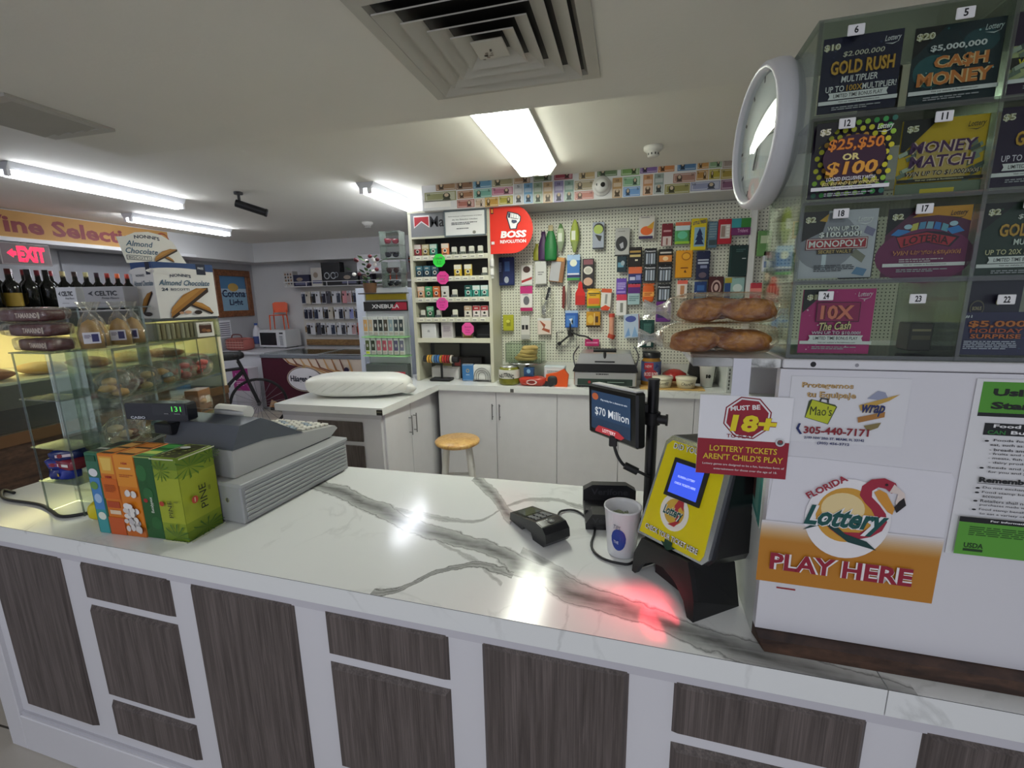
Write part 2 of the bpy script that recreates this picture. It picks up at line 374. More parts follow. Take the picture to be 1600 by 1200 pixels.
# ================================================================ the room
RZ = math.radians(-1.97)                         # the sales counter stands slightly askew to the back wall
def slab(name, pts, z0, z1, mat): return struct(name, MB().prism(pts, z0, z1, mat))
slab('floor', [(-7, -3), (4, -3), (4, 8), (-7, 8)], -.1, 0, 'floor_tile')
slab('ceiling', [(-6.6, -3.4), (4, -3.4), (4, 8), (-6.6, 8)], 2.6, 2.7, 'ceiling_paint')
slab('ceiling.001', [(-2.62, -3.4), (4, -3.4), (4, 2.02), (-2.62, 2.02)], 2.45, 2.599, 'ceiling_paint')
struct('wall_back', MB().box((-1.86, 4.07, 0), (3.2, 4.17, 2.6), 'wall_paint'))
struct('wall_right', MB().box((3.2, -.5, 0), (3.3, 4.17, 2.6), 'wall_paint'))
struct('wall_partition', MB().box((-1.94, 4.07, 0), (-1.86, 6.7, 2.6), 'wall_paint'))
struct('wall_far', MB().box((-6.4, 6.7, 0), (-1.86, 6.8, 2.6), 'wall_paint'))
struct('wall_left', MB().box((-6.4, -1, 0), (-6.3, 6.7, 2.6), 'grey_paint'))
struct('trim_1', MB().box((-1.66, 3.69, 2.4), (3.2, 4.07, 2.6), 'wall_paint'))              # soffit over the pegboard
struct('trim_2', MB().box((-6.4, 6.3, 2.30), (-1.94, 6.7, 2.6), 'wall_paint'))              # beam on the far wall
struct('trim_3', MB().box((-6.3, -1, 2.30), (-5.85, 6.3, 2.6), 'wall_paint'))               # bulkhead over the wine
struct('trim_4', MB().box((-6.3, 3.9, 0), (-6.27, 5.5, 2.28), '8f9095').box((-6.28, 4.68, 0), (-6.265, 4.7, 2.28), '55565a'))
def Lc(u, v, z=0):   # counter frame to room
    return Vector((u*math.cos(RZ)-v*math.sin(RZ), u*math.sin(RZ)+v*math.cos(RZ), z))

# ================================================================ sales counter
CT = .97
t = thing('service_counter', 'long white sales counter faced with raised dark grey oak panels', 'counter', (0, 0, 0), RZ)
b = MB()
b.box((-2.19, .855, .16), (1.6, .88, CT-.055), 'white_laminate')                # face
b.box((-2.28, .84, 0), (-2.19, 1.5, CT-.055), 'white_laminate', .003)           # end post
b.box((-2.19, .84, 0), (1.6, .9, .155), 'white_laminate', .003)                 # base rail
b.box((-2.19, .848, .155), (1.6, .86, .17), 'c9c8cf')
b.box((-2.19, 1.46, 0), (1.6, 1.48, CT-.055), 'white_laminate')
b.box((-2.2, .85, CT-.10), (1.6, 1.44, CT-.056), 'cfcdd4')                       # grey band, coloured as the shade under the overhanging top
part('carcass', t, b)
def wpanel(u0, u1, z0, z1):
    bm_ = MB(); T = Matrix.Translation((u0, .842, z0)); w, h = u1-u0, z1-z0
    bv = .012; vs = [(0, .014, 0), (w, .014, 0), (w, .014, h), (0, .014, h), (bv, 0, bv), (w-bv, 0, bv), (w-bv, 0, h-bv), (bv, 0, h-bv)]
    bm_.add(vs, [(4, 5, 6, 7), (0, 1, 5, 4), (1, 2, 6, 5), (2, 3, 7, 6), (3, 0, 4, 7), (3, 2, 1, 0)], 'dark_oak')
    o = bm_.build('wood_panel', t, (u0, .842, z0)); return o
TALL = [(-2.13, -1.77), (-1.22, -.86), (-.327, .012), (.535, .88), (1.4, 1.59)]
STK = [(-1.672, -1.303), (-.764, -.412), (.102, .449), (.97, 1.31)]
for a, c in TALL: wpanel(a, c, .215, .878)
for a, c in STK:
    for z0, z1 in ((.742, .878), (.377, .717), (.215, .352)): wpanel(a, c, z0, z1)
b = MB()
top = [(-2.31, .824), (.4555, .824), (.4555, 1.585), (-1.55, 1.525), (-2.31, 1.50)]
b.prism(top, CT-.055, CT, 'marble')
b.prism([(.4575, .824), (1.62, .824), (1.62, 1.62), (.4575, 1.585)], CT-.055, CT, 'marble')
b.add([(-2.31, .8237, CT-.0012), (1.62, .8237, CT-.0012), (1.62, .8237, CT), (-2.31, .8237, CT)], [(0, 1, 2, 3)], '4a4a48')
b.build('countertop', None, (0, 0, 0), RZ, 'white marble-look countertop with broad grey veins on the sales counter', 'countertop')

# ---------------------------------------------------------------- white upstand cabinet with the lottery notices
BX, BY = .2545, .894
bx = thing('counter_cabinet', 'white boxed cabinet standing on the counter, brown board along its foot', 'cabinet', (0, 0, 0), RZ)
b = MB(); b.box((BX, BY, CT+.03), (1.5, BY+.02, 1.534), 'white_laminate')
b.box((BX, BY+.02, CT), (BX+.016, BY+.36, 1.42), 'd8dcd4'); b.box((1.48, BY+.02, CT), (1.5, BY+.36, 1.534), 'white_laminate')
b.box((BX+.016, BY+.34, CT), (1.48, BY+.36, 1.534), 'white_laminate')
part('body', bx, b)
b = MB(); b.box((BX+.002, BY-.004, 1.536), (1.5, BY+.38, 1.552), 'e4e4e8', .002)
b.art(front(BX, 1.536, 1, .016, BY-.004), [('e', .049, .5, .0045, .3, '15151a'), ('e', .115, .5, .003, .2, '9a9aa0')])
part('top_board', bx, b)
b = MB(); b.box((BX-.15, BY+.0, 1.535), (BX, BY+.30, 1.552), 'marble', .002); part('side_ledge', bx, b, 'marble-look ledge jutting out from the top of the cabinet')
b = MB(); b.box((BX+.016, BY+.06, 1.40), (BX+.4, BY+.34, 1.418), 'd8dcd4'); part('shelf', bx, b)
b = MB(); bv = .04
b.add([(BX+.012, BY-.03, CT+.001), (1.5, BY-.03, CT+.001), (1.5, BY-.03, CT+.029), (BX+.0, BY-.03, CT+.029), (BX+.0, BY+.02, CT+.001), (1.5, BY+.02, CT+.001), (1.5, BY+.02, CT+.029), (BX+.0, BY+.02, CT+.029)],
      [(0, 1, 2, 3), (3, 2, 6, 7), (0, 3, 7, 4), (1, 5, 6, 2), (4, 7, 6, 5), (0, 4, 5, 1)], 'brown_board'); part('foot_board', bx, b, 'dark brown wooden foot board')
b = MB(); b.box((BX+.06, BY+.10, 1.419), (BX+.15, BY+.2, 1.52), 'crate_wood', .003)
for i in range(5): b.box((BX+.06+.018*i, BY+.098, 1.425), (BX+.072+.018*i, BY+.1, 1.515), '5b3a1e')
b.build('wooden_crate', None, (0, 0, 0), RZ, 'small brown slatted wooden box on the shelf inside the white cabinet', 'box')

def sheet(name, u0, z0, w, h, y, mat, items, label, cat, thick=.0012, parent=None, poly=None, d=.0002, loc=(0, 0, 0), rz=RZ):
    bm_ = MB()
    if poly: bm_.prism([(p[0]*w, p[1]*h) for p in poly], 0, thick, mat, frame((u0, y, z0), (1, 0, 0), (0, 0, 1)))
    else: bm_.box((u0, y-thick, z0), (u0+w, y, z0+h), mat)
    bm_.art(front(u0, z0, w, h, y-thick), items, d)
    return bm_.build(name, parent, loc, rz, label, cat)
YB = BY-.0005
def flamingo(cx, cy, s, asp):
    """head and neck of a pink wading bird in a round emblem (unit square pieces)."""
    X = lambda x, y: (cx+x*s, cy+y*s*asp)
    neck = [(.10, .28), (.0, .42), (.02, .60), (.16, .74), (.36, .78), (.54, .70), (.60, .56), (.50, .50), (.40, .58), (.28, .60), (.19, .52), (.20, .40), (.34, .26), (.46, .10), (.50, -.06), (.44, -.24), (.28, -.38), (.06, -.46), (-.25, -.42), (-.45, -.28), (-.20, -.34), (.08, -.32), (.26, -.18), (.30, .02), (.22, .16)]
    return [('p', [X(*p) for p in neck], 'a8283f'), ('p', [X(.52, .68), X(.70, .52), X(.74, .34), X(.62, .22), X(.58, .34), X(.60, .50), X(.46, .52)], 'e8d8d0'),
            ('p', [X(.70, .44), X(.75, .30), X(.62, .14), X(.57, .24), X(.63, .36)], '1a1416'), ('p', [X(.22, .50), X(.30, .56), X(.42, .50), X(.58, .22), X(.56, .10), X(.48, .14), (X(.30, .36))], 'dd9a3a'),
            ('e', *X(.40, .66), .025*s, .025*s*asp, '30101a')]
p = [('r', 0, 0, 1, .34, 'c58328')]+[('r', 0, .34+.0133*i, 1, .34+.0133*(i+1), '%02x%02x%02x' % tuple(int(a_+(b_-a_)*(i+.5)/12) for a_, b_ in ((0xc5, 0xe9), (0x83, 0xe8), (0x28, 0xee)))) for i in range(12)]+[ ('e', .48, .57, .235, .30, 'f4f2f4', 40), ('e', .47, .60, .165, .205, 'd9a13c', 36), ('e', .45, .645, .12, .12, 'f0d9a0', 24)]
p += flamingo(.53, .60, .33, 1.15)
p += [('t', 'FLORIDA', .345, .80, .25, .05, 'a32a3c', {'b': .03, 'a': .62}), ('p', [(.24, .46), (.36, .52), (.50, .40), (.66, .36), (.60, .42), (.48, .46), (.36, .58)], '12403f'),
      ('t', 'Lottery', .47, .56, .46, .20, 'f4f2f4', {'b': .09, 's': .35}), ('t', 'Lottery', .47, .56, .46, .20, '0f5450', {'b': .035, 's': .35}),
      ('t', 'PLAY HERE', .47, .185, .80, .135, 'f6f2f2', {'b': .075}), ('t', 'PLAY HERE', .47, .185, .80, .135, '9c2038', {'b': .03})]
sheet('lottery_poster', .247, 1.108, .289, .262, YB, 'e9e8ee', p, 'square lottery poster with a flamingo emblem and PLAY HERE on gold', 'poster', poly=[(.0, .09), (.9, .03), (1, 0), (1, .92), (.98, .96), (.25, 1.0), (.12, 1.0), (.05, .94)])
p = [('t', 'Protegemos', .32, .86, .44, .10, '8a6a3a', {'b': .04}), ('t', 'Protegemos', .315, .865, .44, .10, 'cfae78', {'b': .01}), ('t', 'tu Equipaje', .36, .72, .42, .115, '8a6a3a', {'b': .04}), ('t', 'tu Equipaje', .355, .725, .42, .115, 'cfae78', {'b': .01}),
     ('p', [(.15, .38), (.36, .29), (.42, .56), (.40, .59), (.19, .66), (.17, .63)], '3d4a1e'), ('p', [(.155, .385), (.355, .30), (.41, .56), (.20, .65)], 'c3cc2a'), ('p', [(.26, .63), (.27, .69), (.34, .68), (.345, .61), (.33, .62), (.325, .66), (.28, .67), (.275, .63)], '30302a'),
     ('t', "Mao's", .285, .49, .19, .14, '2c3312', {'b': 0}), ('p', [(.66, .70), (.74, .82), (.80, .80), (.84, .68)], '9aa0b8'), ('p', [(.60, .60), (.92, .78), (.84, .68), (.62, .52)], 'c9a24a'), ('p', [(.60, .42), (.82, .52), (.82, .44), (.61, .34)], 'b07a3a'), ('p', [(.66, .30), (.80, .36), (.78, .28), (.70, .22)], '8a7a4a'),
     ('t', 'wrap', .72, .53, .19, .17, 'c9b070', {'b': .06, 's': .3}), ('t', 'wrap', .72, .53, .19, .17, '1f2d66', {'b': .03, 's': .3}), ('p', [(.08, .21), (.10, .29), (.12, .29), (.105, .21), (.13, .15), (.14, .13), (.12, .12)], '1f2d66'),
     ('t', '305-440-7171', .43, .195, .56, .115, '8c1f2c', {'b': .03}), ('t', '2199 NW 20th ST. MIAMI, FL 33142', .42, .075, .52, .045, '1f2d66', {'b': .03}), ('t', '(305) 456-3712', .42, .0, .28, .05, '1f2d66', {'b': .03})]
sheet('luggage_wrap_notice', .273, 1.40, .18, .122, YB, 'e6e6ea', [(*i[:1], *i[1:]) for i in p], 'white notice about protecting luggage with a red phone number', 'notice')
p = [('r', .05, .82, 1, .985, '55a030'), ('r', .05, .80, 1, .82, '15171a'), ('t', 'Using', .34, .925, .40, .05, '12160e', {'b': .05}), ('t', 'Stamps', .42, .855, .56, .05, '12160e', {'b': .05}),
     ('r', .12, .70, 1, .765, '121416'), ('t', 'Food Stamp', .44, .748, .50, .024, 'f2f2f2', {'b': .03}), ('t', 'CAN', .22, .716, .14, .022, '2f7a3a', {'b': .03}), ('t', 'Buy:', .42, .716, .18, .024, 'f2f2f2', {'b': .03}),
     ('t', 'Foods for you and your', .52, .672, .62, .016, '26262a'), ('t', 'eat, such as:', .32, .648, .26, .016, '26262a'), ('t', '- breads and cereals', .42, .622, .46, .015, '26262a'), ('t', '- fruits and vegetables', .44, .598, .50, .015, '26262a'), ('t', '- meats, fish and poultry', .46, .574, .54, .015, '26262a'), ('t', '- dairy products', .38, .550, .36, .015, '26262a'),
     ('t', 'Seeds and plants which', .50, .522, .60, .016, '26262a'), ('t', 'for you and your household', .52, .498, .62, .016, '26262a'), ('t', 'Remember:', .38, .452, .46, .030, '121416', {'b': .05}), ('r', .14, .43, 1, .433, '121416'),
     ('t', 'Do not exchange food stamps', .52, .408, .66, .016, '26262a'), ('t', 'Food stamp benefits may not', .52, .382, .66, .016, '26262a'), ('t', 'account', .28, .36, .16, .014, '26262a'), ('t', 'Retailers shall not collect sales', .52, .334, .66, .016, '26262a'), ('t', 'purchases made with food stamps', .52, .31, .66, .016, '26262a'), ('t', 'Food stamp benefits expand your', .52, .284, .66, .016, '26262a'), ('t', 'to eat a variety of foods', .44, .26, .48, .016, '26262a'),
     ('r', .05, .205, 1, .235, '121416'), ('t', 'For information on applying', .58, .22, .56, .014, 'f2f2f2', {'b': .03}), ('r', .05, 0.012, 1, .205, '5fa83a'), ('l', .14, .18, .95, 5, .006, '2c5a1c'), ('t', 'USDA', .2, .07, .16, .03, '1d3f18', {'b': .03}), ('r', .12, .035, .28, .05, '1d3f18')]
p += [('e', .14, y, .018, .005, '121416') for y in (.672, .522, .408, .382, .334, .284)]
sheet('food_stamp_notice', .541, 1.212, .17, .314, YB-.001, 'e8e8ea', p, 'tall notice on using food stamps with green bands at its top and foot', 'notice')
b = MB(); b.box((.285, YB-.0008, 1.095), (.318, YB, 1.098), '9c2a30'); b.build('tape_scrap', None, (0, 0, 0), RZ, 'tiny red scrap of tape on the white cabinet front', 'tape')
# side notice, sign hung by tape
F = frame((BX-.0012, BY+.16, 1.15), (0, -.1, 0), (0, 0, .24))
b = MB(); b.box((BX-.001, BY+.035, 1.20), (BX, BY+.26, 1.34), 'dfe4da')
b.art(frame((BX-.001, BY+.26, 1.20), (0, -.225, 0), (0, 0, .14)), [('p', [(.0, .55), (1, .0), (1, 1), (0, 1)], '4f9a8c'), ('p', [(.2, .55), (.92, .15), (.92, .95), (.2, .95)], '7db5a2'), ('p', [(.45, .5), (.8, .3), (.8, .9), (.45, .9)], '5b3a32'), ('p', [(.05, .52), (.9, .04), (.92, .08), (.08, .56)], 'cfe8dc')])
b.build('side_leaflet', None, (0, 0, 0), RZ, 'teal picture leaflet stuck on the side of the white cabinet', 'leaflet')
p = [('r', 0, 0, 1, .455, '9c1a2e')]
oc = lambda cx, cy, r, a=0: [(cx+r*math.cos(PI/8+i*PI/4+a), cy+r*math.sin(PI/8+i*PI/4+a)) for i in range(8)]
p += [('p', oc(.53, .735, .27, -.08), '8f1528'), ('p', oc(.53, .735, .255, -.08), 'f2f2f4'), ('p', oc(.53, .735, .235, -.08), '9c1a2e'), ('t', 'MUST BE', .50, .86, .32, .06, 'f6f2f2', {'b': .03, 'a': .1}),
      ('t', '18+', .60, .668, .50, .21, '8f1528', {'b': .09, 's': .1}), ('t', '18+', .60, .668, .50, .21, 'f0dc1e', {'b': .045, 's': .1}), ('t', 'TO PLAY', .47, .505, .30, .045, '8f1528', {'b': .01}),
      ('t', 'LOTTERY TICKETS', .51, .34, .74, .075, 'e8c23a', {'b': .02}), ('t', "AREN'T CHILD'S PLAY", .51, .235, .88, .075, 'e8c23a', {'b': .02}), ('t', 'Lottery games are designed to be a fun, harmless form of', .52, .135, .90, .034, 'f0dede'), ('t', 'entertainment for those over the age of 18.', .55, .075, .70, .034, 'f0dede'),
      ('e', .9, .46, .05, .05, 'd8d8da'), ('e', .9, .46, .032, .032, '4a5a58'), ('t', '18', .9, .47, .04, .035, 'b01a2a', {'b': .02})]
SGN = thing('age_limit_sign', 'square sign saying must be 18 to play, hung from the ledge', 'sign', (0, 0, 0), RZ)
b = MB(); b.box((.122, BY-.0052, 1.325), (.279, BY-.003, 1.482), 'f2f2f6'); b.art(front(.122, 1.325, .157, .157, BY-.0052), p); part('board', SGN, b)
b = MB(); b.box((.175, BY-.003, 1.47), (.205, BY-.001, 1.552), 'dfe0ea'); part('tape_strip', SGN, b)

# ---------------------------------------------------------------- clear ticket dispenser and its tickets
DU, DV, DZ = .2625, .905, 1.5535
dp = thing('ticket_dispenser', 'tall clear acrylic scratch-ticket dispenser on the white cabinet', 'dispenser', (0, 0, 0), RZ)
DW, DD, DH = .76, .20, .535
b = MB(); b.box((DU, DV, DZ), (DU+DW, DV+.003, DZ+DH), 'acrylic'); part('front_panel', dp, b)
b = MB(); b.box((DU, DV+.003, DZ), (DU+.004, DV+DD, DZ+DH), 'acrylic'); part('side_panel', dp, b)
b = MB(); b.box((DU+DW-.004, DV+.003, DZ), (DU+DW, DV+DD, DZ+DH), 'acrylic'); part('side_panel', dp, b)
b = MB(); b.box((DU, DV, DZ+DH), (DU+DW, DV+DD, DZ+DH+.004), 'acrylic_edge'); part('top_panel', dp, b)
b = MB(); b.box((DU, DV+DD-.003, DZ), (DU+DW, DV+DD, DZ+DH), 'acrylic'); part('back_panel', dp, b)
for k in range(3):
    b = MB(); u = DU+.250*(k+1)-.002; b.box((u, DV-.004, DZ), (u+.006, DV+DD-.004, DZ+DH), 'acrylic_edge'); part('divider', dp, b)
for u in (DU, DU+DW-.006):
    b = MB(); b.box((u, DV-.003, DZ), (u+.006, DV, DZ+DH), 'acrylic_edge'); part('edge_strip', dp, b)
for k in range(4):
    z = DZ+.131*k
    b = MB(); b.box((DU+.006, DV+.003, z), (DU+DW-.006, DV+DD-.004, z+.004), 'acrylic_smoke'); part('shelf', dp, b)
    b = MB(); b.box((DU+.006, DV-.003, z-.002), (DU+DW-.006, DV, z+.006), 'acrylic_edge'); part('rail', dp, b)
def sticker(n, u, z):
    b_ = MB(); b_.box((u, DV-.0055, z), (u+.023, DV-.003, z+.0155), 'f2f2f2', .001); b_.art(front(u, z, .023, .0155, DV-.0055), [('t', n, .5, .5, .13*len(n)+.12 if n != '11' else .36, .66, '111114', {'b': .03})])
    part('number_sticker', dp, b_, f'white sticker with the number {n}')
for n, u, z in (('6', .302, 2.062), ('5', .440, 2.0625), ('12', .3045, 1.9285), ('11', .4335, 1.924), ('18', .311, 1.79), ('17', .4265, 1.79), ('24', .303, 1.655), ('23', .436, 1.648), ('22', .553, 1.645), ('10', .56, 1.925), ('16', .563, 1.79), ('4', .575, 2.06)): sticker(n, u, z)
LOGO = lambda c, cx=.86, cy=.88: [('t', 'Lottery', cx, cy, .20, .09, c, {'s': .3, 'b': .012, 'a': .05}), ('p', [(cx-.10, cy-.05), (cx, cy-.075), (cx+.08, cy-.04), (cx, cy-.06)], c)]
def price(p_, edge='f0e8a8'): return [('t', p_, .12, .875, .07*len(p_), .095, edge, {'b': .07}), ('t', p_, .12, .875, .07*len(p_), .095, '2a2410', {'b': .04}), ('t', p_, .12, .875, .07*len(p_), .095, 'f6f2d8', {'b': .012})]
CORN = ('p', [(0, 1), (.36, 1), (0, .62)], '0c0c0e')
def foot(c='f0f0f2', y=.15, ink='2a2a30'): return [('r', 0, y, 1, y+.05, c), ('t', 'Visit our website at floridalottery.com', .52, y+.025, .52, .026, ink), ('l', .18, y-.045, .80, 2, .014, 'b0b0b8')]
def banner(y, s='LIMITED TIME BONUS PLAY'): return [('p', [(.12, y-.045), (.88, y-.045), (.86, y), (.88, y+.045), (.12, y+.045), (.14, y)], 'f2f2f4'), ('t', s, .5, y, .62, .05, '1c1c24', {'b': .01})]
GOLD, GOLD2 = 'd8a63a', '7a5214'
def big(tx, x, y, w, h, c, e, b1=.06, b2=.02, **k): return [("t", tx, x, y, w, h, e, dict(b=b1, **k)), ("t", tx, x, y, w, h, c, dict(b=b2, **k))]
def stars(n, cols, seed, r=(.006, .014)):
    rn = random.Random(seed); return [('e', rn.uniform(.04, .96), rn.uniform(.04, .96), *(2*[rn.uniform(*r)]), rn.choice(cols), 8) for _ in range(n)]
T_ = {}
T_['6'] = ('16183a', price('$10')[0:3]+stars(14, ['2a3058', '39406a'], 1)+[('t', '$2.000.000', .52, .76, .52, .075, 'd8d4c0', {'s': .15})]+big('GOLD RUSH', .52, .595, .80, .18, GOLD, GOLD2)+[('t', 'MULTIPLIER', .50, .435, .46, .085, 'f0f0f2', {'s': .1}), ('t', 'UP TO', .20, .315, .24, .08, 'f0f0f2'), ('t', '100X', .45, .315, .20, .08, GOLD), ('t', 'MULTIPLIER!', .76, .315, .42, .08, 'f0f0f2')]+banner(.22)+foot(y=.11)+LOGO('e8e8ee'))
T_['5'] = ('102a33', [('e', .75, .75, .2, .15, '1f4a52'), ('e', .25, .45, .22, .2, '1c5a60'), CORN]+stars(16, ['2f6a70', '1d464e', '86b8bc'], 2)+price('$20')+[('t', '$5,000,000', .50, .715, .62, .085, 'e6eaec', {'b': .03})]+big('CA$H', .55, .535, .60, .17, 'd9813a', 'f0cf98', .07, .03)+big('MONEY', .50, .345, .84, .17, 'd9813a', 'f0cf98', .07, .03)+foot(y=.16)+LOGO('c8d8d8'))
rn = random.Random(5)
dots = [('e', .08+.105*i+.05*(j % 2), .05+.085*j, .036, .036, ['c84a2a', 'd89a2a', 'd8d02a', '9ac83a', '3a9a4a', '2a6a5a'][min(5, int(abs(((i-4)**2+(j-5.5)**2)**.5-2.2)*1.1))], 8) for i in range(9) for j in range(12)]
T_['12'] = ('2a1438', dots+[('e', .52, .52, .40, .30, '3a1430', 28), CORN]+price('$5')+big('$25,$50', .52, .69, .70, .17, 'e88a2a', '5a1a10', .07, .02, s=.1)+[('t', 'OR', .48, .53, .22, .09, 'f0e090', {'b': .04})]+big('$100', .50, .37, .66, .20, 'eda83a', '5a1a10', .07, .03, s=.1)+[('t', 'LOADED EXCLUSIVELY WITH', .5, .24, .62, .05, 'f2f0f0', {'b': .02, 's': .2}), ('t', '$25, $50 AND $100 WINNERS!', .5, .175, .72, .05, 'f0e090', {'b': .02, 's': .2})]+foot(y=.09)+LOGO('e8f0e0'))
bills = [('p', [(x, y), (x+.10, y+.05), (x+.08, y+.10), (x-.02, y+.05)], c) for x, y, c in [(rn.uniform(0, .2) if i % 2 else rn.uniform(.78, .92), rn.uniform(.12, .6), rn.choice(['8fa08a', '6f7f70', 'b0bda8', '4a5850'])) for i in range(26)]]
T_['11'] = ('d8b41c', bills+[('r', .2, .18, .8, .62, 'c8ac60'), ('r', 0, 0, 1, .14, '6f7d68'), ('r', .3, 0, .7, .06, 'd8c030'), ('p', [(0, 1), (.42, 1), (.05, .58), (0, .58)], '0c0c0e')]+price('$5')+big('MONEY', .50, .62, .78, .16, '4a1c58', 'ecd0b8', .075, .02, s=.1)+big('MATCH', .50, .43, .76, .16, '4a1c58', 'ecd0b8', .075, .02, s=.1)+big('WIN UP TO $1,000,000!', .52, .265, .86, .075, '2a1024', 'e8d8b0', .08, .02, s=.15)+[('r', 0, .155, 1, .20, '15120a'), ('t', 'Visit our website at floridalottery.com', .5, .178, .56, .028, 'e8e0b0')]+LOGO('4a3f10', .84, .87))
T_['18'] = ('c9c9d4', [('e', .35, .55, .42, .42, '9a9aa6', 28), ('p', [(0, 1), (.36, 1), (.3, .7), (.0, .55)], '2a2424'), ('p', [(.24, .86), (.36, .96), (.34, .84)], 'd8a83a'), ('p', [(.84, .66), (.96, .60), (.99, .70), (.87, .76)], '8a86a8'), ('p', [(.70, .34), (.86, .22), (.90, .32), (.76, .43)], '8a8878'), ('p', [(.74, .06), (.90, .02), (.94, .12), (.80, .16)], '6a90b8'), ('p', [(.46, .93), (.52, .86), (.60, .97)], '8a8a78'), ('r', .32, .12, .38, .36, 'd8e2ee')]+price('$2')+big('WIN UP TO', .56, .735, .42, .065, 'f2f2f2', '33302c', .09, .03)+big('$100,000!', .53, .645, .56, .09, 'f2f2f2', '33302c', .09, .03)+[('r', .08, .43, .90, .60, '7a1a24'), ('r', .09, .44, .89, .59, 'f0e8e8'), ('r', .10, .45, .88, .58, 'b02434'), ('t', 'MONOPOLY', .49, .515, .74, .10, 'f6f2f2', {'b': .02}), ('r', .24, .365, .72, .43, '3a2c1a'), ('t', 'SECRET VAULT', .48, .398, .44, .05, 'd8b870', {'b': .01}), ('l', .22, .19, .76, 4, .014, '4a4a52')]+LOGO('f4f4f6', .84, .85))
T_['17'] = ('5c1840', [('e', .5, .3, .6, .4, '7a2258', 28), ('p', [(.30, .86), (.50, 1.0), (1, 1), (1, .78), (.85, .84), (.6, .88)], 'dd9a20'), CORN, ('p', [(.12, .60), (.30, .62), (.5, .66), (.7, .64), (.90, .56), (.80, .42), (.5, .50), (.2, .42)], '2a1030'), ('p', [(.14, .58), (.5, .64), (.86, .55), (.78, .44), (.5, .51), (.21, .43)], 'c23040')]
    +[('p', [(.30+.09*i, .66+.035*(1-((i-2)/2.2)**2)), (.38+.09*i, .66+.035*(1-((i-1.1)/2.2)**2)), (.385+.09*i, .76+.035*(1-((i-1.1)/2.2)**2)), (.315+.09*i, .76+.035*(1-((i-2)/2.2)**2))], c) for i, c in enumerate(['d8d060', '5a9ac8', '88b8d0', '3a80d0', '70b0c8'])]
    +[('p', [(.06, .62), (.14, .70), (.26, .68), (.30, .66), (.16, .60)], '3a88d8'), ('p', [(.72, .68), (.86, .72), (.94, .64), (.80, .60)], '3a88d8'), ('e', .26, .73, .05, .035, 'b8d8ee'), ('e', .80, .75, .05, .035, 'b8d8ee'), ('t', 'LOTERIA', .50, .555, .54, .11, '3a0c18', {'b': .01, 'arc': .05})]+price('$2')+big('WIN UP TO $50,000!', .52, .345, .84, .085, '7a1a50', 'eda050', .075, .02, s=.1)+[('l', .20, .255, .76, 2, .016, 'd8c0cc')]+foot(y=.15)+LOGO('3a2a10', .84, .89))
T_['24'] = ('c01a78', stars(34, ['e878b8', 'f0c0dc', 'd84a98'], 4, (.005, .016))+[('p', [(0, 1), (.34, 1), (0, .64)], '0c0c0e')]+price('$1')+[('r', .20, .50, .80, .80, '2a0c18'), ('r', .208, .508, .792, .792, 'a01a5c')]+big('10X', .49, .645, .46, .22, 'f08870', '7a1024', .09, .03)+big('The Cash', .48, .435, .44, .125, 'f0dca0', '2c2412', .09, .015, s=.3, a=.06)+big('WIN UP TO $10,000!', .50, .325, .68, .055, 'f0d0e4', '33184a', .08, .02)+banner(.245)+foot(y=.15)+LOGO('e8c8dc', .84, .91))
T_['10'] = ('26123a', price('$5')+stars(10, ['3a2050'], 8)+big('GOLD RUSH', .62, .60, .80, .18, GOLD, GOLD2)+[('t', 'UP TO 50X MULTIPLIER!', .52, .36, .84, .08, 'e8e0f0')]+banner(.25)+foot(y=.13))
T_['16'] = ('12301e', [CORN]+price('$2')+stars(10, ['1f5030'], 9)+[('t', '$100,000', .60, .80, .44, .07, 'e8e8e0', {'s': .1})]+big('GOLD RUSH', .60, .63, .80, .17, GOLD, GOLD2)+[('t', 'MULTIPLIER', .60, .47, .44, .08, 'e8f0e8'), ('t', 'UP TO 20X MULTIPLIER!', .52, .34, .88, .07, 'd8d0a0')]+banner(.235)+foot(y=.13))
T_['4'] = ('2a1238', [('r', 0, .2, 1, .6, 'b8c08a'), ('r', 0, .32, .9, .46, '141410'), ('t', 'WIN UP TO $500', .5, .39, .8, .10, 'e8d830', {'b': .03})]+bills+foot(y=.14))
T_['22'] = ('1c1030', stars(12, ['382058', '4a3468'], 6)+[('e', .25, .62, .13, .11, '6a6250', 20), ('e', .25, .62, .11, .09, '1c1030', 20), ('t', 'BONUS', .25, .62, .16, .05, 'b8a880'), ('e', .6, .7, .04, .04, 'b0a860'), ('t', 'LOADED WITH $50', .52, .42, .74, .07, 'd8c0a0', {'b': .02, 's': .1}), ('t', 'AND $25 PRIZES!', .50, .33, .74, .07, 'd8c0a0', {'b': .02, 's': .1})])
T_['22b'] = ('241c50', stars(14, ['3a3478', '5a5490', '2f6080'], 7)+[('t', '#1', .06, .90, .06, .07, 'e8e8f0')]+big('$5,000', .32, .72, .50, .17, 'd87a2a', '5a1010', .08, .02)+big('HOLIDAY', .32, .57, .46, .10, 'c8582a', '3a1010', .06, .02)+big('SURPRISE', .32, .44, .44, .10, 'd87030', '3a1010', .06, .02)+[('l', .05, .32, .55, 5, .022, 'c8c8e0'), ('e', .76, .56, .10, .12, 'c8b050', 20), ('t', 'BONUS', .76, .56, .13, .06, '3a2c10'), ('t', 'LOADED', .8, .36, .26, .07, 'e8d0b0', {'b': .02}), ('t', 'AND $25', .8, .26, .26, .07, 'e8d0b0', {'b': .02}), ('r', .62, .10, 1, .18, 'f0f0f4'), ('t', 'EXCLUSIVELY', .8, .14, .3, .045, '1c1c24')])
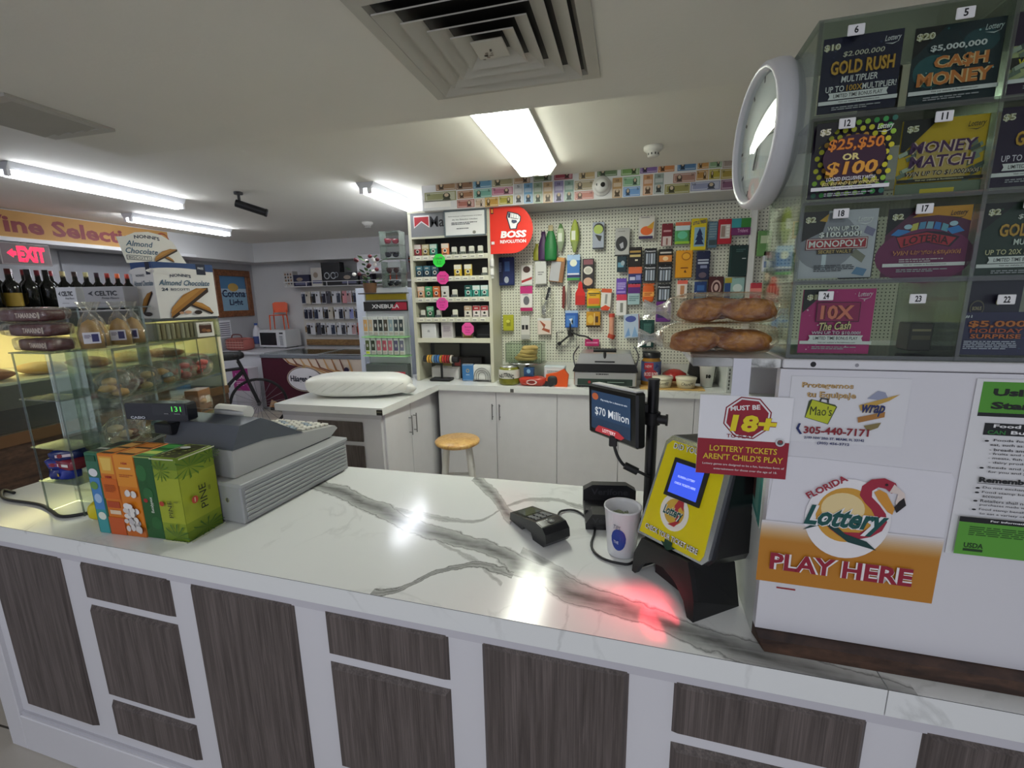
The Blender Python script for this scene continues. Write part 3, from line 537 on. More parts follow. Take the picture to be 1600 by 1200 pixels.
TL = {'6': 'navy gold-lettered scratch ticket under sticker 6', '5': 'dark teal cash scratch ticket in the compartment with sticker 5', '12': 'scratch ticket with a ring of rainbow dots under sticker 12', '11': 'yellow scratch ticket with purple lettering under sticker 11', '18': 'silver scratch ticket with a red title bar under sticker 18', '17': 'maroon card-game scratch ticket with blue ribbons under sticker 17', '24': 'hot pink scratch ticket by sticker 24 in the lowest row',
      '10': 'purple scratch ticket beside the yellow one, cut by the picture edge', '16': 'green gold-lettered scratch ticket beside the maroon one', '4': 'banknote-patterned scratch ticket beside the dark teal one', '22': 'dark purple scratch ticket standing behind a wider one by sticker 22', '22b': 'wide violet holiday scratch ticket leaning low in front of another'}
for k, (u, z, w, h) in {'6': (.2755, 1.958, .109, .111), '5': (.399, 1.951, .113, .114), '12': (.2745, 1.825, .111, .115), '11': (.399, 1.823, .113, .111), '18': (.2705, 1.693, .112, .112), '17': (.3965, 1.692, .113, .110), '24': (.2845, 1.561, .110, .113), '10': (.522, 1.825, .112, .114), '16': (.525, 1.688, .113, .114), '4': (.522, 1.955, .113, .112), '22': (.518, 1.563, .062, .122), '22b': (.517, 1.5625, .15, .07)}.items():
    yy = DV+.012 if k != '22b' else DV+.0085
    if k == '22': w = .075
    sheet('scratch_ticket', u, max(z, 1.5578), w, h, yy, T_[k][0]+':r.3', T_[k][1], TL[k], 'lottery ticket', .0008, d=.00012)
# ticket books stood behind the front rows, seen through the panels
for i, (u, z, w, h, c, wd) in enumerate(((.365, 1.962, .045, .075, '2c2a1e', 'upper'), (.365, 1.693, .04, .10, '3a4048', 'third'), (.475, 1.562, .035, .05, '4a4640', 'lowest'), (.62, 1.70, .05, .09, '4a3a5a', 'outer'))):
    b = MB(); b.box((u, DV+.06, max(z, DZ+.0045)), (u+w, DV+.10, z+h), c, .002); b.art(front(u, z, w, h, DV+.06), [('r', .1, .7, .9, .78, '9a9070'), ('r', .1, .4, .9, .55, '6a6450')])
    b.build('ticket_book', None, (0, 0, 0), RZ, f'dark ticket book behind the scratch tickets on the {wd} dispenser shelf', 'ticket book', 'ticket books behind the tickets')

# ---------------------------------------------------------------- clock on the side of the dispenser
ck = thing('wall_clock', 'round white wall clock fixed to the side of the ticket dispenser', 'clock')
T = Matrix.Translation((.279, 1.10, 1.985)) @ Matrix.Rotation(math.radians(4), 4, 'Z') @ Matrix.Rotation(-PI/2, 4, 'Y')   # local z looks along -x
R0 = .139
b = MB(); b.lathe([(0, -.022), (R0*.96, -.022), (R0, -.012), (R0, .002), (R0*.97, .018), (R0*.90, .024), (R0*.86, .018), (R0*.84, .006)], 'd9dade:r.35', 48, T); part('case', ck, b)
b = MB(); b.lathe([(R0*.84, .006), (0, .006)], 'eeeeea', 48, T)
for i in range(12):
    a = i*PI/6; b.add([(.105*math.cos(a)-.003*math.sin(a), .105*math.sin(a)+.003*math.cos(a), .0065), (.125*math.cos(a)-.003*math.sin(a), .125*math.sin(a)+.003*math.cos(a), .0065), (.125*math.cos(a)+.003*math.sin(a), .125*math.sin(a)-.003*math.cos(a), .0065), (.105*math.cos(a)+.003*math.sin(a), .105*math.sin(a)-.003*math.cos(a), .0065)], [(0, 1, 2, 3)], '33343a', False, T)
part('dial', ck, b)
for nm, a, l in (('hour_hand', 2.75, .06), ('minute_hand', 4.6, .10)):
    b = MB(); b.box((-.003, -.012, .008), (.003, l, .0095), '33343a', 0, T @ Matrix.Rotation(a-PI/2, 4, 'Z')); part(nm, ck, b)
b = MB(); b.lathe([(R0*.85, .014), (R0*.5, .018), (0, .0195)], 'glass', 40, T); part('glass_cover', ck, b)

# ================================================================ ceiling things
def batten(loc, rz, label, n=2, ln=1.22, w=.16):
    """tube light hung under the ceiling: white channel, two tubes, lamp holders at the ends."""
    t = thing('fluorescent_light', label, 'ceiling light', loc, rz, 'fluorescent tube lights')
    b = MB(); b.prism([(-w*.5, 0), (w*.5, 0), (w*.32, -.045), (-w*.32, -.045)], 0, ln, 'd6d8dc:r.4', frame((0, 0, 0), (1, 0, 0), (0, 0, 1), (0, 1, 0))); part('housing', t, b)
    for i in range(n):
        x = (i-(n-1)/2)*.07
        b = MB(); b.cyl((x, .02, -.068), (x, ln-.02, -.068), .0145, 'f4f8ff:e26', n=12); part('tube', t, b)
        for y in (0, ln-.02):
            b = MB(); b.box((x-.017, y, -.086), (x+.017, y+.02, -.045), 'e8e8ea'); part('lamp_holder', t, b)
    return t
batten((-3.98, 2.25, 2.598), math.radians(-1), 'bare tube light over the glass bakery case, nearest the wine sign lettering')
batten((-5.02, 3.78, 2.598), math.radians(-1), 'bare tube light in front of the wine sign, farthest along the ceiling')
batten((-2.03, 3.42, 2.598), 0, 'bare tube light half hidden behind the grey cigarette shelf top')
t = thing('wraparound_light', 'wide prismatic ceiling light glowing above the space behind the counter', 'ceiling light', (-.62, 2.10, 2.599))
b = MB(); b.box((-.15, 0, -.02), (.15, 1.25, 0), 'e8e8e4'); part('housing', t, b)
b = MB(); b.prism([(-.148, -.021), (-.105, -.075), (-.08, -.082), (-.035, -.082), (0, -.074), (.035, -.082), (.08, -.082), (.105, -.075), (.148, -.021)], .012, 1.238, 'fbfff0:e8', frame((0, 0, 0), (1, 0, 0), (0, 0, 1), (0, 1, 0))); 
for x in (-.062, .062): b.add([(x-.022, .03, -.0835 if 0 else -.0825), (x+.022, .03, -.0825), (x+.022, 1.22, -.0825), (x-.022, 1.22, -.0825)], [(0, 1, 2, 3)], 'fbfff0:e42')
part('lens', t, b)
for y in (0, 1.238):
    b = MB(); b.prism([(-.15, -.02), (-.107, -.079), (.107, -.079), (.15, -.02)], y, y+.012, 'e4e8d8', frame((0, 0, 0), (1, 0, 0), (0, 0, 1), (0, 1, 0))); part('end_cap', t, b)
for x in (-.035, .035):
    b = MB(); b.cyl((x, .02, -.045), (x, 1.22, -.045), .0145, 'fbfff0:e20', n=10); part('tube', t, b)

vt = thing('air_vent', 'square white ceiling air vent with nested louvres, sooty at the middle', 'air vent', (-.415, 1.49, 2.4495), math.radians(-1))
b = MB()
def ringf(b, r0, z0, r1, z1, mat):
    q = [(1, 1), (-1, 1), (-1, -1), (1, -1)]; vs = [(a*r0, c*r0, z0) for a, c in q]+[(a*r1, c*r1, z1) for a, c in q]
    b.add(vs, [(i, (i+1) % 4, 4+(i+1) % 4, 4+i) for i in range(4)], mat)
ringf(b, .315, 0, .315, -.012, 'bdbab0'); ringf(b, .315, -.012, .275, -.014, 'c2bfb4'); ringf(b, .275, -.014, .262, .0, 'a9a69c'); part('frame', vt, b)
for i, r in enumerate((.262, .205, .150, .100)):
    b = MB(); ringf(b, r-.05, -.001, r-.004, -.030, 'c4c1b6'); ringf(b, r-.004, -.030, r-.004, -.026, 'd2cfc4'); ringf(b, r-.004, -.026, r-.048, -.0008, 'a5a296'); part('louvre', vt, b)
b = MB(); b.box((-.05, -.05, -.026), (.05, .05, -.02), 'c4c1b6', .002); b.box((-.003, -.003, -.03), (.003, .003, -.026), '55524a'); part('core', vt, b)
b = MB(); b.add([(-.27, -.27, -.0005), (.27, -.27, -.0005), (.27, .27, -.0005), (-.27, .27, -.0005)], [(3, 2, 1, 0)], '1b1a18'); part('duct', vt, b)
b = MB(); rn = random.Random(3)
for i in range(10):
    a = rn.uniform(0, 6.3); r = abs(rn.gauss(0, .02)); x, y = -.02+r*math.cos(a)*1.2, .03+r*math.sin(a)*.5; s = rn.uniform(.003, .007)
    b.add([(x-s, y-s*.5, -.0268), (x+s, y-s*.7, -.0268), (x+s*.7, y+s, -.0268), (x-s, y+s*.6, -.0268)], [(3, 2, 1, 0)], '8a8276')
part('soot', vt, b)
v2 = thing('air_vent', 'long slotted ceiling air vent at the outer edge of the dropped ceiling', 'air vent', (-2.25, 1.52, 2.4495))
b = MB(); b.box((-.37, -.19, -.012), (0, -.15, 0), 'c0bdb2'); b.box((-.37, .15, -.012), (0, .19, 0), 'c0bdb2'); b.box((-.035, -.15, -.012), (0, .15, 0), 'c0bdb2'); part('frame', v2, b)
for i in range(4):
    b = MB(); x = -.034-.085*i; b.add([(x, -.15, -.002), (x-.082, -.15, -.014), (x-.082, .15, -.014), (x, .15, -.002)], [(0, 1, 2, 3)], 'b0ada3'); part('louvre', v2, b)
b = MB(); b.add([(-.37, -.15, -.0004), (0, -.15, -.0004), (0, .15, -.0004), (-.37, .15, -.0004)], [(3, 2, 1, 0)], '2a2622'); part('duct', v2, b)

def detector(loc, r, label, T=None):
    t = thing('smoke_detector', label, 'smoke detector', loc)
    b = MB(); b.lathe([(0, 0), (r, 0), (r, -r*.3), (r*.85, -r*.45)], 'e4e2da:r.4', 28); part('base', t, b)
    b = MB(); b.lathe([(r*.85, -r*.45), (r*.62, -r*.62), (r*.6, -r*.95), (r*.4, -r*1.05), (0, -r*1.05)], 'dedcd4:r.4', 28)
    for i in range(10):
        a = i*PI/5; b.box((r*.5, -.004, -r*.9), (r*.63, .004, -r*.7), '55554f', 0, Matrix.Rotation(a, 4, 'Z'))
    part('cover', t, b); return t
p = Zp(1021, 229, 2.6); detector((p.x, p.y, 2.6), .06, 'white round smoke detector on the ceiling above the row of banknotes')
p = Zp(574, 347, 2.6); detector((p.x, p.y, 2.6), .065, 'small white smoke detector on the ceiling beyond the half-hidden tube light')
t = thing('dome_camera', 'white dome camera with dark lens stuck among the banknotes', 'camera')
p = Yp(940, 291, 3.69); T = Matrix.Translation(p) @ Matrix.Rotation(PI/2, 4, 'X')
b = MB(); b.lathe([(0, 0), (.072, 0), (.072, .012), (.060, .022), (.056, .03)], 'e8e8e4:r.3', 32, T); part('base', t, b)
b = MB(); b.lathe([(.056, .03), (.05, .05), (.03, .066), (0, .07)], 'dcdcd8:r.3', 32, T); part('dome', t, b)
b = MB(); b.cyl((.012, -.004, .06), (.012, -.004, .074), .017, '101014:r.2', n=18, T=T); b.cyl((-.03, 0, .055), (-.03, 0, .066), .009, '202024:r.2', n=12, T=T); part('lens', t, b)
t = thing('security_camera', 'black bullet security camera hanging from the ceiling', 'camera')
p = Zp(372, 300, 2.6)
b = MB(); b.cyl((p.x, p.y, 2.599), (p.x, p.y, 2.58), .035, '18181a', n=16); b.cyl((p.x, p.y, 2.58), (p.x, p.y, 2.51), .012, '18181a', n=10); b.blob((p.x, p.y, 2.51), (.022, .022, .022), '18181a', nu=12, nv=8); part('bracket', t, b)
q = Vector((p.x, p.y, 2.50)); d = Vector((.80, .5, -.30)).normalized()
b = MB(); b.cyl(q-d*.03, q+d*.20, .032, '1c1c1f:r.35', n=18); b.cyl(q+d*.20, q+d*.215, .034, '0c0c0e', n=18); part('body', t, b)
b = MB(); b.cyl(q+d*.212, q+d*.218, .02, '2a3038:r.1', n=16); part('lens', t, b)

# ================================================================ wine wall, far end
t = thing('wine_sign', 'tan board lettered Wine Selection in dark red above the bottles', 'sign')
b = MB(); b.box((-5.85, 2.2, 2.33), (-5.82, 4.86, 2.588), 'b88a4a:r.6', .004)
F = frame((-5.82, 2.2, 2.33), (0, 2.66, 0), (0, 0, .258))
b.art(F, [('r', 0, 0, 1, .04, 'd8b070'), ('t', 'Wine Selection', .58, .5, .62, .62, '7a1c26', {'b': .035}), ('e', .97, .5, .035, .42, '9a4a30', 24), ('e', .972, .5, .028, .34, 'c79a58', 24)], .0006)
part('board', t, b)
b = MB(); b.box((-5.84, 2.2, 2.292), (-5.78, 5.2, 2.33), 'e4e4e6'); part('ledge', t, b, 'white ledge under the lettered board')
t = thing('exit_sign', 'red glowing EXIT sign with an arrow above the bottles', 'sign', (-5.835, 3.33, 2.07))
b = MB(); b.box((0, -.20, 0), (.04, .20, .21), '9a9290', .004); part('housing', t, b)
b = MB(); b.box((.04, -.19, .01), (.043, .19, .20), '6d5f60')
F = frame((.043, -.19, .01), (0, .38, 0), (0, 0, .19)); b.art(F, [('t', 'EXIT', .60, .5, .58, .78, 'ff1838:e2.2', {'b': .05}), ('p', [(.10, .52), (.22, .74), (.22, .62), (.28, .62), (.28, .42), (.22, .42), (.22, .30)], 'ff1838:e2.2')], .001); part('face', t, b)
b = MB(); b.cyl((.02, 0, .21), (.02, 0, .23), .02, '9a9290'); part('mount', t, b)

# wine shelf and bottles
def bottle(loc, h, r, glass, foil, lab, label, group, cat='bottle', lc='e8e4d8'):
    t = thing('wine_bottle', label, cat, loc, 0, group)
    b = MB(); b.lathe([(0, 0), (r, .004), (r, h*.60), (r*.85, h*.67), (r*.4, h*.76), (r*.36, h*.97), (0, h*.97)], glass, 18); part('body', t, b)
    b = MB(); b.lathe([(r*.38, h*.80), (r*.38, h), (r*.3, h), (0, h)], foil, 14); part('foil_cap', t, b)
    if lab:
        b = MB(); b.lathe([(r*1.01, h*.16), (r*1.01, h*.46)], lc, 18); part('label', t, b)
    return t
DK = '121410:r.12'
cols = [('2b2a2c', 'black'), ('6d1a2a', 'wine-red'), ('8a2a30', 'brick-red'), ('7a1c2c', 'dark red'), ('a03038', 'crimson'), ('d8cc98', 'cream'), ('4a3a38', 'brown'), ('d0c890', 'pale gold'), ('3a2030', 'plum'), ('a8281e', 'scarlet'), ('d8602a', 'orange'), ('b83a28', 'rust')]
for i, (c, nm) in enumerate(cols):
    y = 3.62+.125*i; bottle((-3.66, 1.93+.068*i, 1.631), .262, .036, DK, c+':r.35', True, f'dark wine bottle with {nm} foil cap in the rear row on the bakery case', 'wine bottles in the rear row')
tagk = ['beside the loaf bag', 'second from the loaf bag', 'third from the loaf bag, gold label', 'fourth from the loaf bag', 'nearest the small wine bottles']

# ---------------------------------------------------------------- bakery display case
t = thing('bakery_case', 'long glass bakery case with warm lit shelf and brown wood body', 'display case', (-3.0, .9, 0))
b = MB(); b.box((-.8, 0, 0), (0, 1.9, 1.02), 'brown_board'); b.box((-.01, .0, .97), (.01, 1.9, 1.03), '6a4a2c'); part('cabinet', t, b)
b = MB(); b.box((-.8, 0, 1.02), (-.78, 1.9, 1.55), 'deli_lining'); b.box((-.8, 0, 1.02), (0, .02, 1.55), 'deli_lining'); b.box((-.8, 1.88, 1.02), (0, 1.9, 1.55), 'deli_lining'); part('lining', t, b)
b = MB(); b.box((-.78, .02, 1.27), (-.04, 1.88, 1.285), 'd8d4c0'); part('shelf', t, b)
b = MB(); b.box((-.02, .02, 1.03), (-.012, 1.88, 1.55), 'glass'); part('glass_front', t, b)
b = MB(); b.box((-.8, 0, 1.55), (.0, 1.9, 1.63), '4a4b50:r.3', .004)
b.art(frame((0, 0, 1.55), (0, 1.9, 0), (0, 0, .08)), [('e', .3, .35, .004, .09, 'd8d8d8', 10), ('e', .34, .7, .004, .09, 'd8d8d8', 10)]); part('canopy', t, b)
b = MB(); b.box((-.5, .1, 1.535), (-.44, 1.8, 1.55), 'ffe9a8:e14'); part('lamp_strip', t, b)
for i in range(7):
    y = .2+.24*i; b = MB(); b.blob((0, 0, .03), (.14, .09, .035), 'bread_light' if i % 2 else 'bread', wob=.06, seed=i)
    b.build('pastry', None, (-2.99-.25, .9+y, 1.286), 0, ['golden flat pastry', 'browned flat pastry'][(i+1) % 2]+f' on the lit bakery shelf, place {["one","two","three","four","five","six","seven"][i]} along', 'pastry', 'pastries in the bakery case')
for i in range(5):
    bottle((-3.20+.01*i, 1.58+.075*i, 1.631), .235, .036, DK, ['d8d4c8', 'c9c4b8', '55201e', '26262a', '1a1a1c'][i]+':r.3', i in (0, 2), f'big dark bottle standing on the bakery case, {tagk[i]}', 'big bottles on the bakery case', lc=['d8c090', '', 'b89a3a', '', ''][i] or 'c8b060')
t = thing('bagged_loaf', 'round brown loaf in a clear bag on the bakery case', 'bread', (-3.08, 1.47, 1.632))
b = MB(); b.blob((0, 0, .08), (.08, .10, .08), 'bread', wob=.04); part('loaf', t, b)
b = MB(); b.blob((0, 0, .095), (.10, .12, .10), 'film', wob=.05, seed=3); part('bag', t, b)

# ---------------------------------------------------------------- far corner: picture, microwave, freezer ...
t = thing('framed_picture', 'wood-framed beer picture with sun and blue sky on the wall', 'picture')
F = frame((-6.29, 5.96, 1.50), (0, .56, 0), (0, 0, .62))
b = MB(); b.box((-6.299, 5.90, 1.45), (-6.285, 6.58, 2.17), '6d7f9a'); 
F = frame((-6.285, 5.98, 1.53), (0, .52, 0), (0, 0, .56))
b.art(F, [('r', 0, 0, 1, 1, '4f7fa8'), ('r', 0, .52, 1, .64, 'b8cede'), ('e', .5, .68, .2, .12, 'c8a050', 24), ('r', 0, 0, 1, .5, '8fb4cc'), ('t', 'Corona', .5, .50, .88, .22, '14204a', {'b': .03}), ('t', 'Light', .55, .22, .52, .22, '14204a', {'b': .03})], .001); part('print', t, b)
b = MB()
for lo, hi in (((5.88, 1.43), (6.60, 1.53)), ((5.88, 2.09), (6.60, 2.19)), ((5.88, 1.53), (5.98, 2.09)), ((6.50, 1.53), (6.60, 2.09))): b.box((-6.299, lo[0], lo[1]), (-6.255, hi[0], hi[1]), 'frame_wood', .008)
part('frame', t, b)
t = thing('white_cabinet', 'white waist-high cabinet in the corner under the microwave', 'cabinet', (-5.62, 6.15, 0))
b = MB(); b.box((-.6, -.42, 0), (.26, .45, .86), 'dcdce2', .004); part('body', t, b)
b = MB(); b.box((-.64, -.46, .86), (.28, .50, .90), 'd4d4da', .006); part('top', t, b)
t = thing('microwave', 'white microwave oven with dark window on the corner cabinet', 'microwave', (-5.63, 6.42, .902), math.radians(-2))
b = MB(); b.box((-.27, -.18, .012), (.27, .18, .30), 'e6e6e8:r.35', .008); part('body', t, b)
b = MB(); b.box((-.26, -.192, .02), (.13, -.18, .29), 'dedee2:r.3', .004); b.box((-.23, -.1935, .05), (.10, -.192, .26), '2e3034:r.15', .01); part('door', t, b)
b = MB(); b.box((.14, -.19, .02), (.26, -.18, .29), 'e6e6e8', .003); b.art(front(.14, .02, .12, .27, -.19), [('r', .2, .80, .8, .90, '30343a')]+[('r', .2+.22*i, .12+.1*j, .36+.22*i, .19+.1*j, '9a9aa2') for i in range(3) for j in range(6)], .0008); part('control_panel', t, b)
b = MB()
for x in (-.22, .22):
    for y in (-.13, .13): b.cyl((x, y, 0), (x, y, .013), .02, '303034', n=10)
part('foot', t, b)
t = thing('lunch_bag', 'red plaid zip lunch bag on the corner cabinet', 'bag', (-6.0, 5.95, .902))
b = MB(); b.blob((0, 0, .10), (.19, .12, .10), 'b0645c', .35, .3, .01, 24, 10)
for i in range(7): b.box((-.165+.055*i, -.122, .03), (-.157+.055*i, -.1215, .17), '6a2f30')
for i in range(3): b.box((-.18, -.1225, .05+.04*i), (.18, -.122, .058+.04*i), 'e0b8a8')
part('body', t, b)
b = MB(); b.tube([(-.10, -.05, .20), (-.07, -.05, .25), (.07, -.05, .25), (.10, -.05, .20)], .009, '6a2f30'); part('handle', t, b)
b = MB(); b.box((-.18, -.115, .172), (.18, .115, .18), '5a2a2c', .003); part('zip_band', t, b)
def chair(loc, rz, label, s=1.0):
    t = thing('plastic_chair', label, 'chair', loc, rz); t.scale = (s, s, s); O = 'f05a1e:r.3'
    b = MB(); b.box((-.21, -.21, .43), (.21, .2, .455), O, .012); part('seat', t, b)
    b = MB(); b.prism([(-.21, .52), (.21, .52), (.22, .80), (.15, .84), (-.15, .84), (-.22, .80)], -.015, .015, O, frame((0, .22, 0), (1, 0, 0), (0, .12, 1), (0, 1, -.1))); part('backrest', t, b)
    for x in (-.19, .19):
        for y in (-.19, .2):
            b = MB(); b.cyl((x*1.08, y*1.12, 0), (x, y, .44), .016, O, .02, n=8); part('leg', t, b)
        b = MB(); b.cyl((x, .2, .44), (x*.95, .27, .6), .014, O, n=8); part('post', t, b)
    return t
chair((-5.62, 6.42, 1.203), math.radians(25), 'small orange chair standing on top of the microwave', .54)
t = thing('bleach_bottle', 'white plastic bleach bottle with blue label beside the microwave', 'bottle', (-6.04, 6.36, .902))
b = MB(); b.lathe([(0, 0), (.065, 0), (.065, .22), (.05, .30), (.02, .36), (.02, .38)], 'e4e4ec:r.3', 18); part('body', t, b)
b = MB(); b.cyl((0, 0, .375), (0, 0, .41), .026, '3a5aa8', n=14); part('cap', t, b)
b = MB(); b.lathe([(.066, .06), (.066, .19)], '4a5c9a', 18); part('label', t, b)
p = MB(); p.box((-6.295, 5.86, 1.10), (-6.29, 6.10, 1.38), 'e8e8ec'); p.art(frame((-6.29, 5.86, 1.10), (0, .24, 0), (0, 0, .28)), [('r', .1, .1+.12*i, .9, .15+.12*i, '6a6a78') for i in range(7)], .001)
p.build('wall_notice', None, label='white lined paper notice taped below the beer picture', cat='notice')

FZ = .88
t = thing('ice_cream_freezer', 'low chest freezer with maroon front, cream swirls and sliding glass lids', 'freezer', (-4.36, 5.62, 0))
w2 = .96
b = MB(); b.box((-w2, 0, .06), (w2, .72, FZ-.05), 'dcdce0', .004)
F = front(-w2, .06, 2*w2, FZ-.11, 0)
sw = [(.20, 1), (.26, .88), (.34, .84), (.42, .70), (.52, .66), (.62, .60), (.70, .45), (.72, .30), (.80, .1), (.88, 0), (1, 0), (1, 1)]
p = [('r', 0, 0, 1, 1, '4c1428'), ('p', sw, 'e8d8c6')]
for k in range(9):
    o = .02*k; p.append(('p', [(.22+.07*k, 1), (.25+.07*k, .90-o), (.36+.07*k, .82-o), (.46+.065*k, .72-o*.5), (.47+.065*k, .735-o*.5), (.37+.07*k, .84-o), (.265+.07*k, .92-o), (.23+.07*k, 1)], ['b07a4a', '8a5a48', 'd8a870'][k % 3]))
p += [('p', [(.03, 0), (.06, .16), (.12, .10), (.20, .18), (.28, .12), (.34, 0)], 'd8b088'), ('p', [(.05, 0), (.08, .10), (.14, .05), (.22, .10), (.28, .0)], 'b07a4a'),
      ('e', .80, .50, .075, .17, '3a1a14', 18), ('e', .86, .42, .06, .16, '24100c', 16), ('e', .76, .40, .05, .1, '55281e', 14), ('e', .77, .80, .022, .05, '2a2040', 14), ('e', .79, .74, .012, .03, '2a2040', 12),
      ('e', .40, .60, .165, .25, 'c8b8a8', 36), ('e', .40, .60, .158, .235, '3a1a28', 36), ('e', .40, .60, .152, .225, 'f0eef4', 36), ('p', [(.38, .82), (.40, .88), (.42, .82)], 'b89a6a'), ('t', 'Häagen-Dazs', .405, .59, .27, .15, '1a1838', {'b': .03})]
b.art(F, p, .0015); part('body', t, b)
b = MB(); b.box((-w2-.01, -.015, FZ-.05), (w2+.01, .735, FZ-.0), '9aa0a8:r.3:m.6', .004); part('rim', t, b)
for i in range(2):
    b = MB(); x0 = -w2+.04+i*.92; b.box((x0, .03, FZ+.001+.006*i), (x0+.96, .70, FZ+.006+.006*i), 'glass'); b.box((x0, .03, FZ+.001+.006*i), (x0+.02, .70, FZ+.010+.006*i), 'c8ccd0'); b.box((x0+.02, .03, FZ+.001+.006*i), (x0+.96, .045, FZ+.010+.006*i), 'c8ccd0'); part('glass_lid', t, b)
b = MB(); b.add([(-w2+.03, .03, FZ-.0), (w2-.03, .03, FZ), (w2-.03, .70, FZ), (-w2+.03, .70, FZ)], [(0, 1, 2, 3)], 'eceef2'); part('inside', t, b)
b = MB(); b.box((-w2+.03, .03, 0), (w2-.03, .69, .06), '26262a'); part('plinth', t, b)

# bicycle parked before the corner cabinet
t = thing('bicycle', 'black bicycle with spoked wheel and long padded rack bag by the freezer', 'bicycle', (-5.0, 4.55, 0), math.radians(38))
BK = '17171a:r.4'
for x, r in ((.42, .33), (-.6, .33)):
    b = MB(); n = 40; P_ = [(x+r*math.cos(2*PI*i/n), 0, r+r*math.sin(2*PI*i/n)) for i in range(n+1)]; b.tube(P_, .018, '1a1a1c:r.7', 8, sm=0); w_ = b.build('wheel', t)
    b = MB()
    for i in range(20): a = i*PI/10; b.cyl((x+.03*math.cos(a), 0, r+.03*math.sin(a)), (x+(r-.015)*math.cos(a+.1), 0, r+(r-.015)*math.sin(a+.1)), .0025, '8a8d92:m.8:r.3', n=4)
    b.cyl((x, -.05, r), (x, .05, r), .022, '3a3a3e', n=12); b.build('spokes', w_)
b = MB(); b.tube([(.42, 0, .33), (.28, 0, .80), (.24, 0, .92)], .022, BK, 10); b.tube([(.28, 0, .78), (-.2, 0, .32)], .028, BK, 10); b.tube([(.26, 0, .82), (-.3, 0, .78)], .02, BK, 10); b.tube([(-.3, 0, .9), (-.2, 0, .3)], .02, BK, 10); b.tube([(-.2, 0, .3), (-.6, 0, .33), (-.3, 0, .75)], .014, BK, 8, sm=0); part('frame_bars', t, b)
b = MB(); b.cyl((.13, -.03, .60), (.19, -.03, .67), .008, 'd8d8dc', n=8); b.cyl((-.06, -.03, .42), (.04, -.03, .52), .008, 'd8d8dc', n=8); part('reflective_strip', t, b, 'white reflective strips on the down tube')
b = MB(); b.blob((-.1, 0, .99), (.42, .11, .055), '1b1b1e:r.6', .5, .4); part('rack_bag', t, b)
b = MB(); b.tube([(-.3, 0, .88), (-.3, 0, .95)], .02, BK); part('seat_post', t, b)
b = MB(); b.tube([(.24, -.28, 1.02), (.25, -.1, 1.0), (.25, .1, 1.0), (.24, .28, 1.02)], .014, BK); b.cyl((.24, 0, .92), (.25, 0, 1.0), .016, BK); part('handlebar', t, b)
b = MB(); b.cyl((-.2, -.09, .3), (-.2, .09, .3), .06, '2a2a2d', n=16); b.tube([(-.2, -.1, .3), (-.1, -.1, .18)], .01, BK, sm=0); part('crank', t, b)
t = thing('pink_carton', 'magenta printed carton in front of the white corner cabinet', 'carton', (-5.50, 5.48, 0))
b = MB(); b.box((-.14, -.1, 0), (.14, .1, .70), 'c8c4cc', .004); b.art(front(-.14, .36, .28, .34, -.1), [('r', 0, 0, 1, 1, 'a0307c'), ('t', 'HEAT', .5, .66, .6, .24, 'f0d0e4', {'b': .03}), ('l', .2, .4, .8, 3, .04, 'e0b0d0')], .001); part('box', t, b)

# phone-case wall
t = thing('slatwall', 'slatwall board of brown wood strips holding phone cases', 'display wall', (-4.9, 6.66, 0))
b = MB(); b.box((-.42, 0, .92), (1.5, .038, 1.92), 'd8d4cc'); part('board', t, b)
for z in (.955, 1.175, 1.43, 1.68):
    b = MB(); b.box((-.40, -.012, z-.04), (1.5, 0, z+.06), 'slat_wood', .003); part('slat', t, b)
t = thing('wire_shelf', 'white wire shelf above the phone cases carrying cartons and magazines', 'shelf', (-4.9, 6.66, 1.90))
for y in (-.28, -.2, -.12, -.04):
    b = MB(); b.cyl((-.5, y, 0), (1.5, y, 0), .006, 'e8e8e8', n=6); part('wire', t, b)
b = MB(); b.cyl((-.5, -.29, .07), (1.5, -.29, .07), .006, 'e8e8e8', n=6)
for i in range(6): b.cyl((-.45+.38*i, -.29, 0), (-.45+.38*i, -.29, .07), .005, 'e8e8e8', n=6)
for x in (-.45, .6, 1.45): b.cyl((x, -.29, 0), (x, 0, -.0), .005, 'e8e8e8', n=6)
part('rail', t, b)
def pkg(name, loc, w, d, h, col, items, label, cat, group=None, rz=0, bev=.002, k=.0006):
    b = MB(); b.box((-w/2, 0, 0), (w/2, d, h), col, bev)
    if items: b.art(front(-w/2, 0, w, h, 0), items, k)
    return b.build(name, None, loc, rz, label, cat, group)
for i, (x, w, h, c, lb) in enumerate(((-5.32, .17, .24, 'c8c4c0', 'spotted white picture box'), (-5.08, .30, .18, '2a2c4a', 'navy patterned box'), (-4.78, .22, .28, 'd0ccc4', 'white box with a brown picture'), (-4.52, .34, .36, '14161a', 'black box with pale rings'), (-4.2, .32, .20, '1c1e26', 'low black box'), (-3.9, .22, .2, '2a2436', 'dark violet box'))):
    it = [('r', .1, .12, .9, .3, '6a6a8a'), ('e', .4, .6, .2, .16, 'a09080', 14)]
    if i == 3: it = [('e', .28+.17*j, .42, .15, .15, 'b8bcc0', 18) if not j % 2 else ('e', .28+.17*j, .42, .12, .12, '14161a', 18) for j in (0, 2)]+[('e', .28, .42, .11, .11, '14161a', 18), ('e', .62, .42, .11, .11, '14161a', 18), ('e', .8, .45, .10, .12, '8a9098', 16), ('e', .8, .45, .07, .09, '14161a', 16)]
    if i == 0: it = [('e', .2+.3*(j % 3), .2+.2*(j//3), .1, .08, ['4a4a4c', '8a6a50'][j % 2], 9) for j in range(12)]
    pkg('display_box', (x, 6.40, 1.907), w, .12, h, c, it, f'{lb} on the wire shelf over the phone cases', 'box', 'boxes on the wire shelf')
rn = random.Random(11)
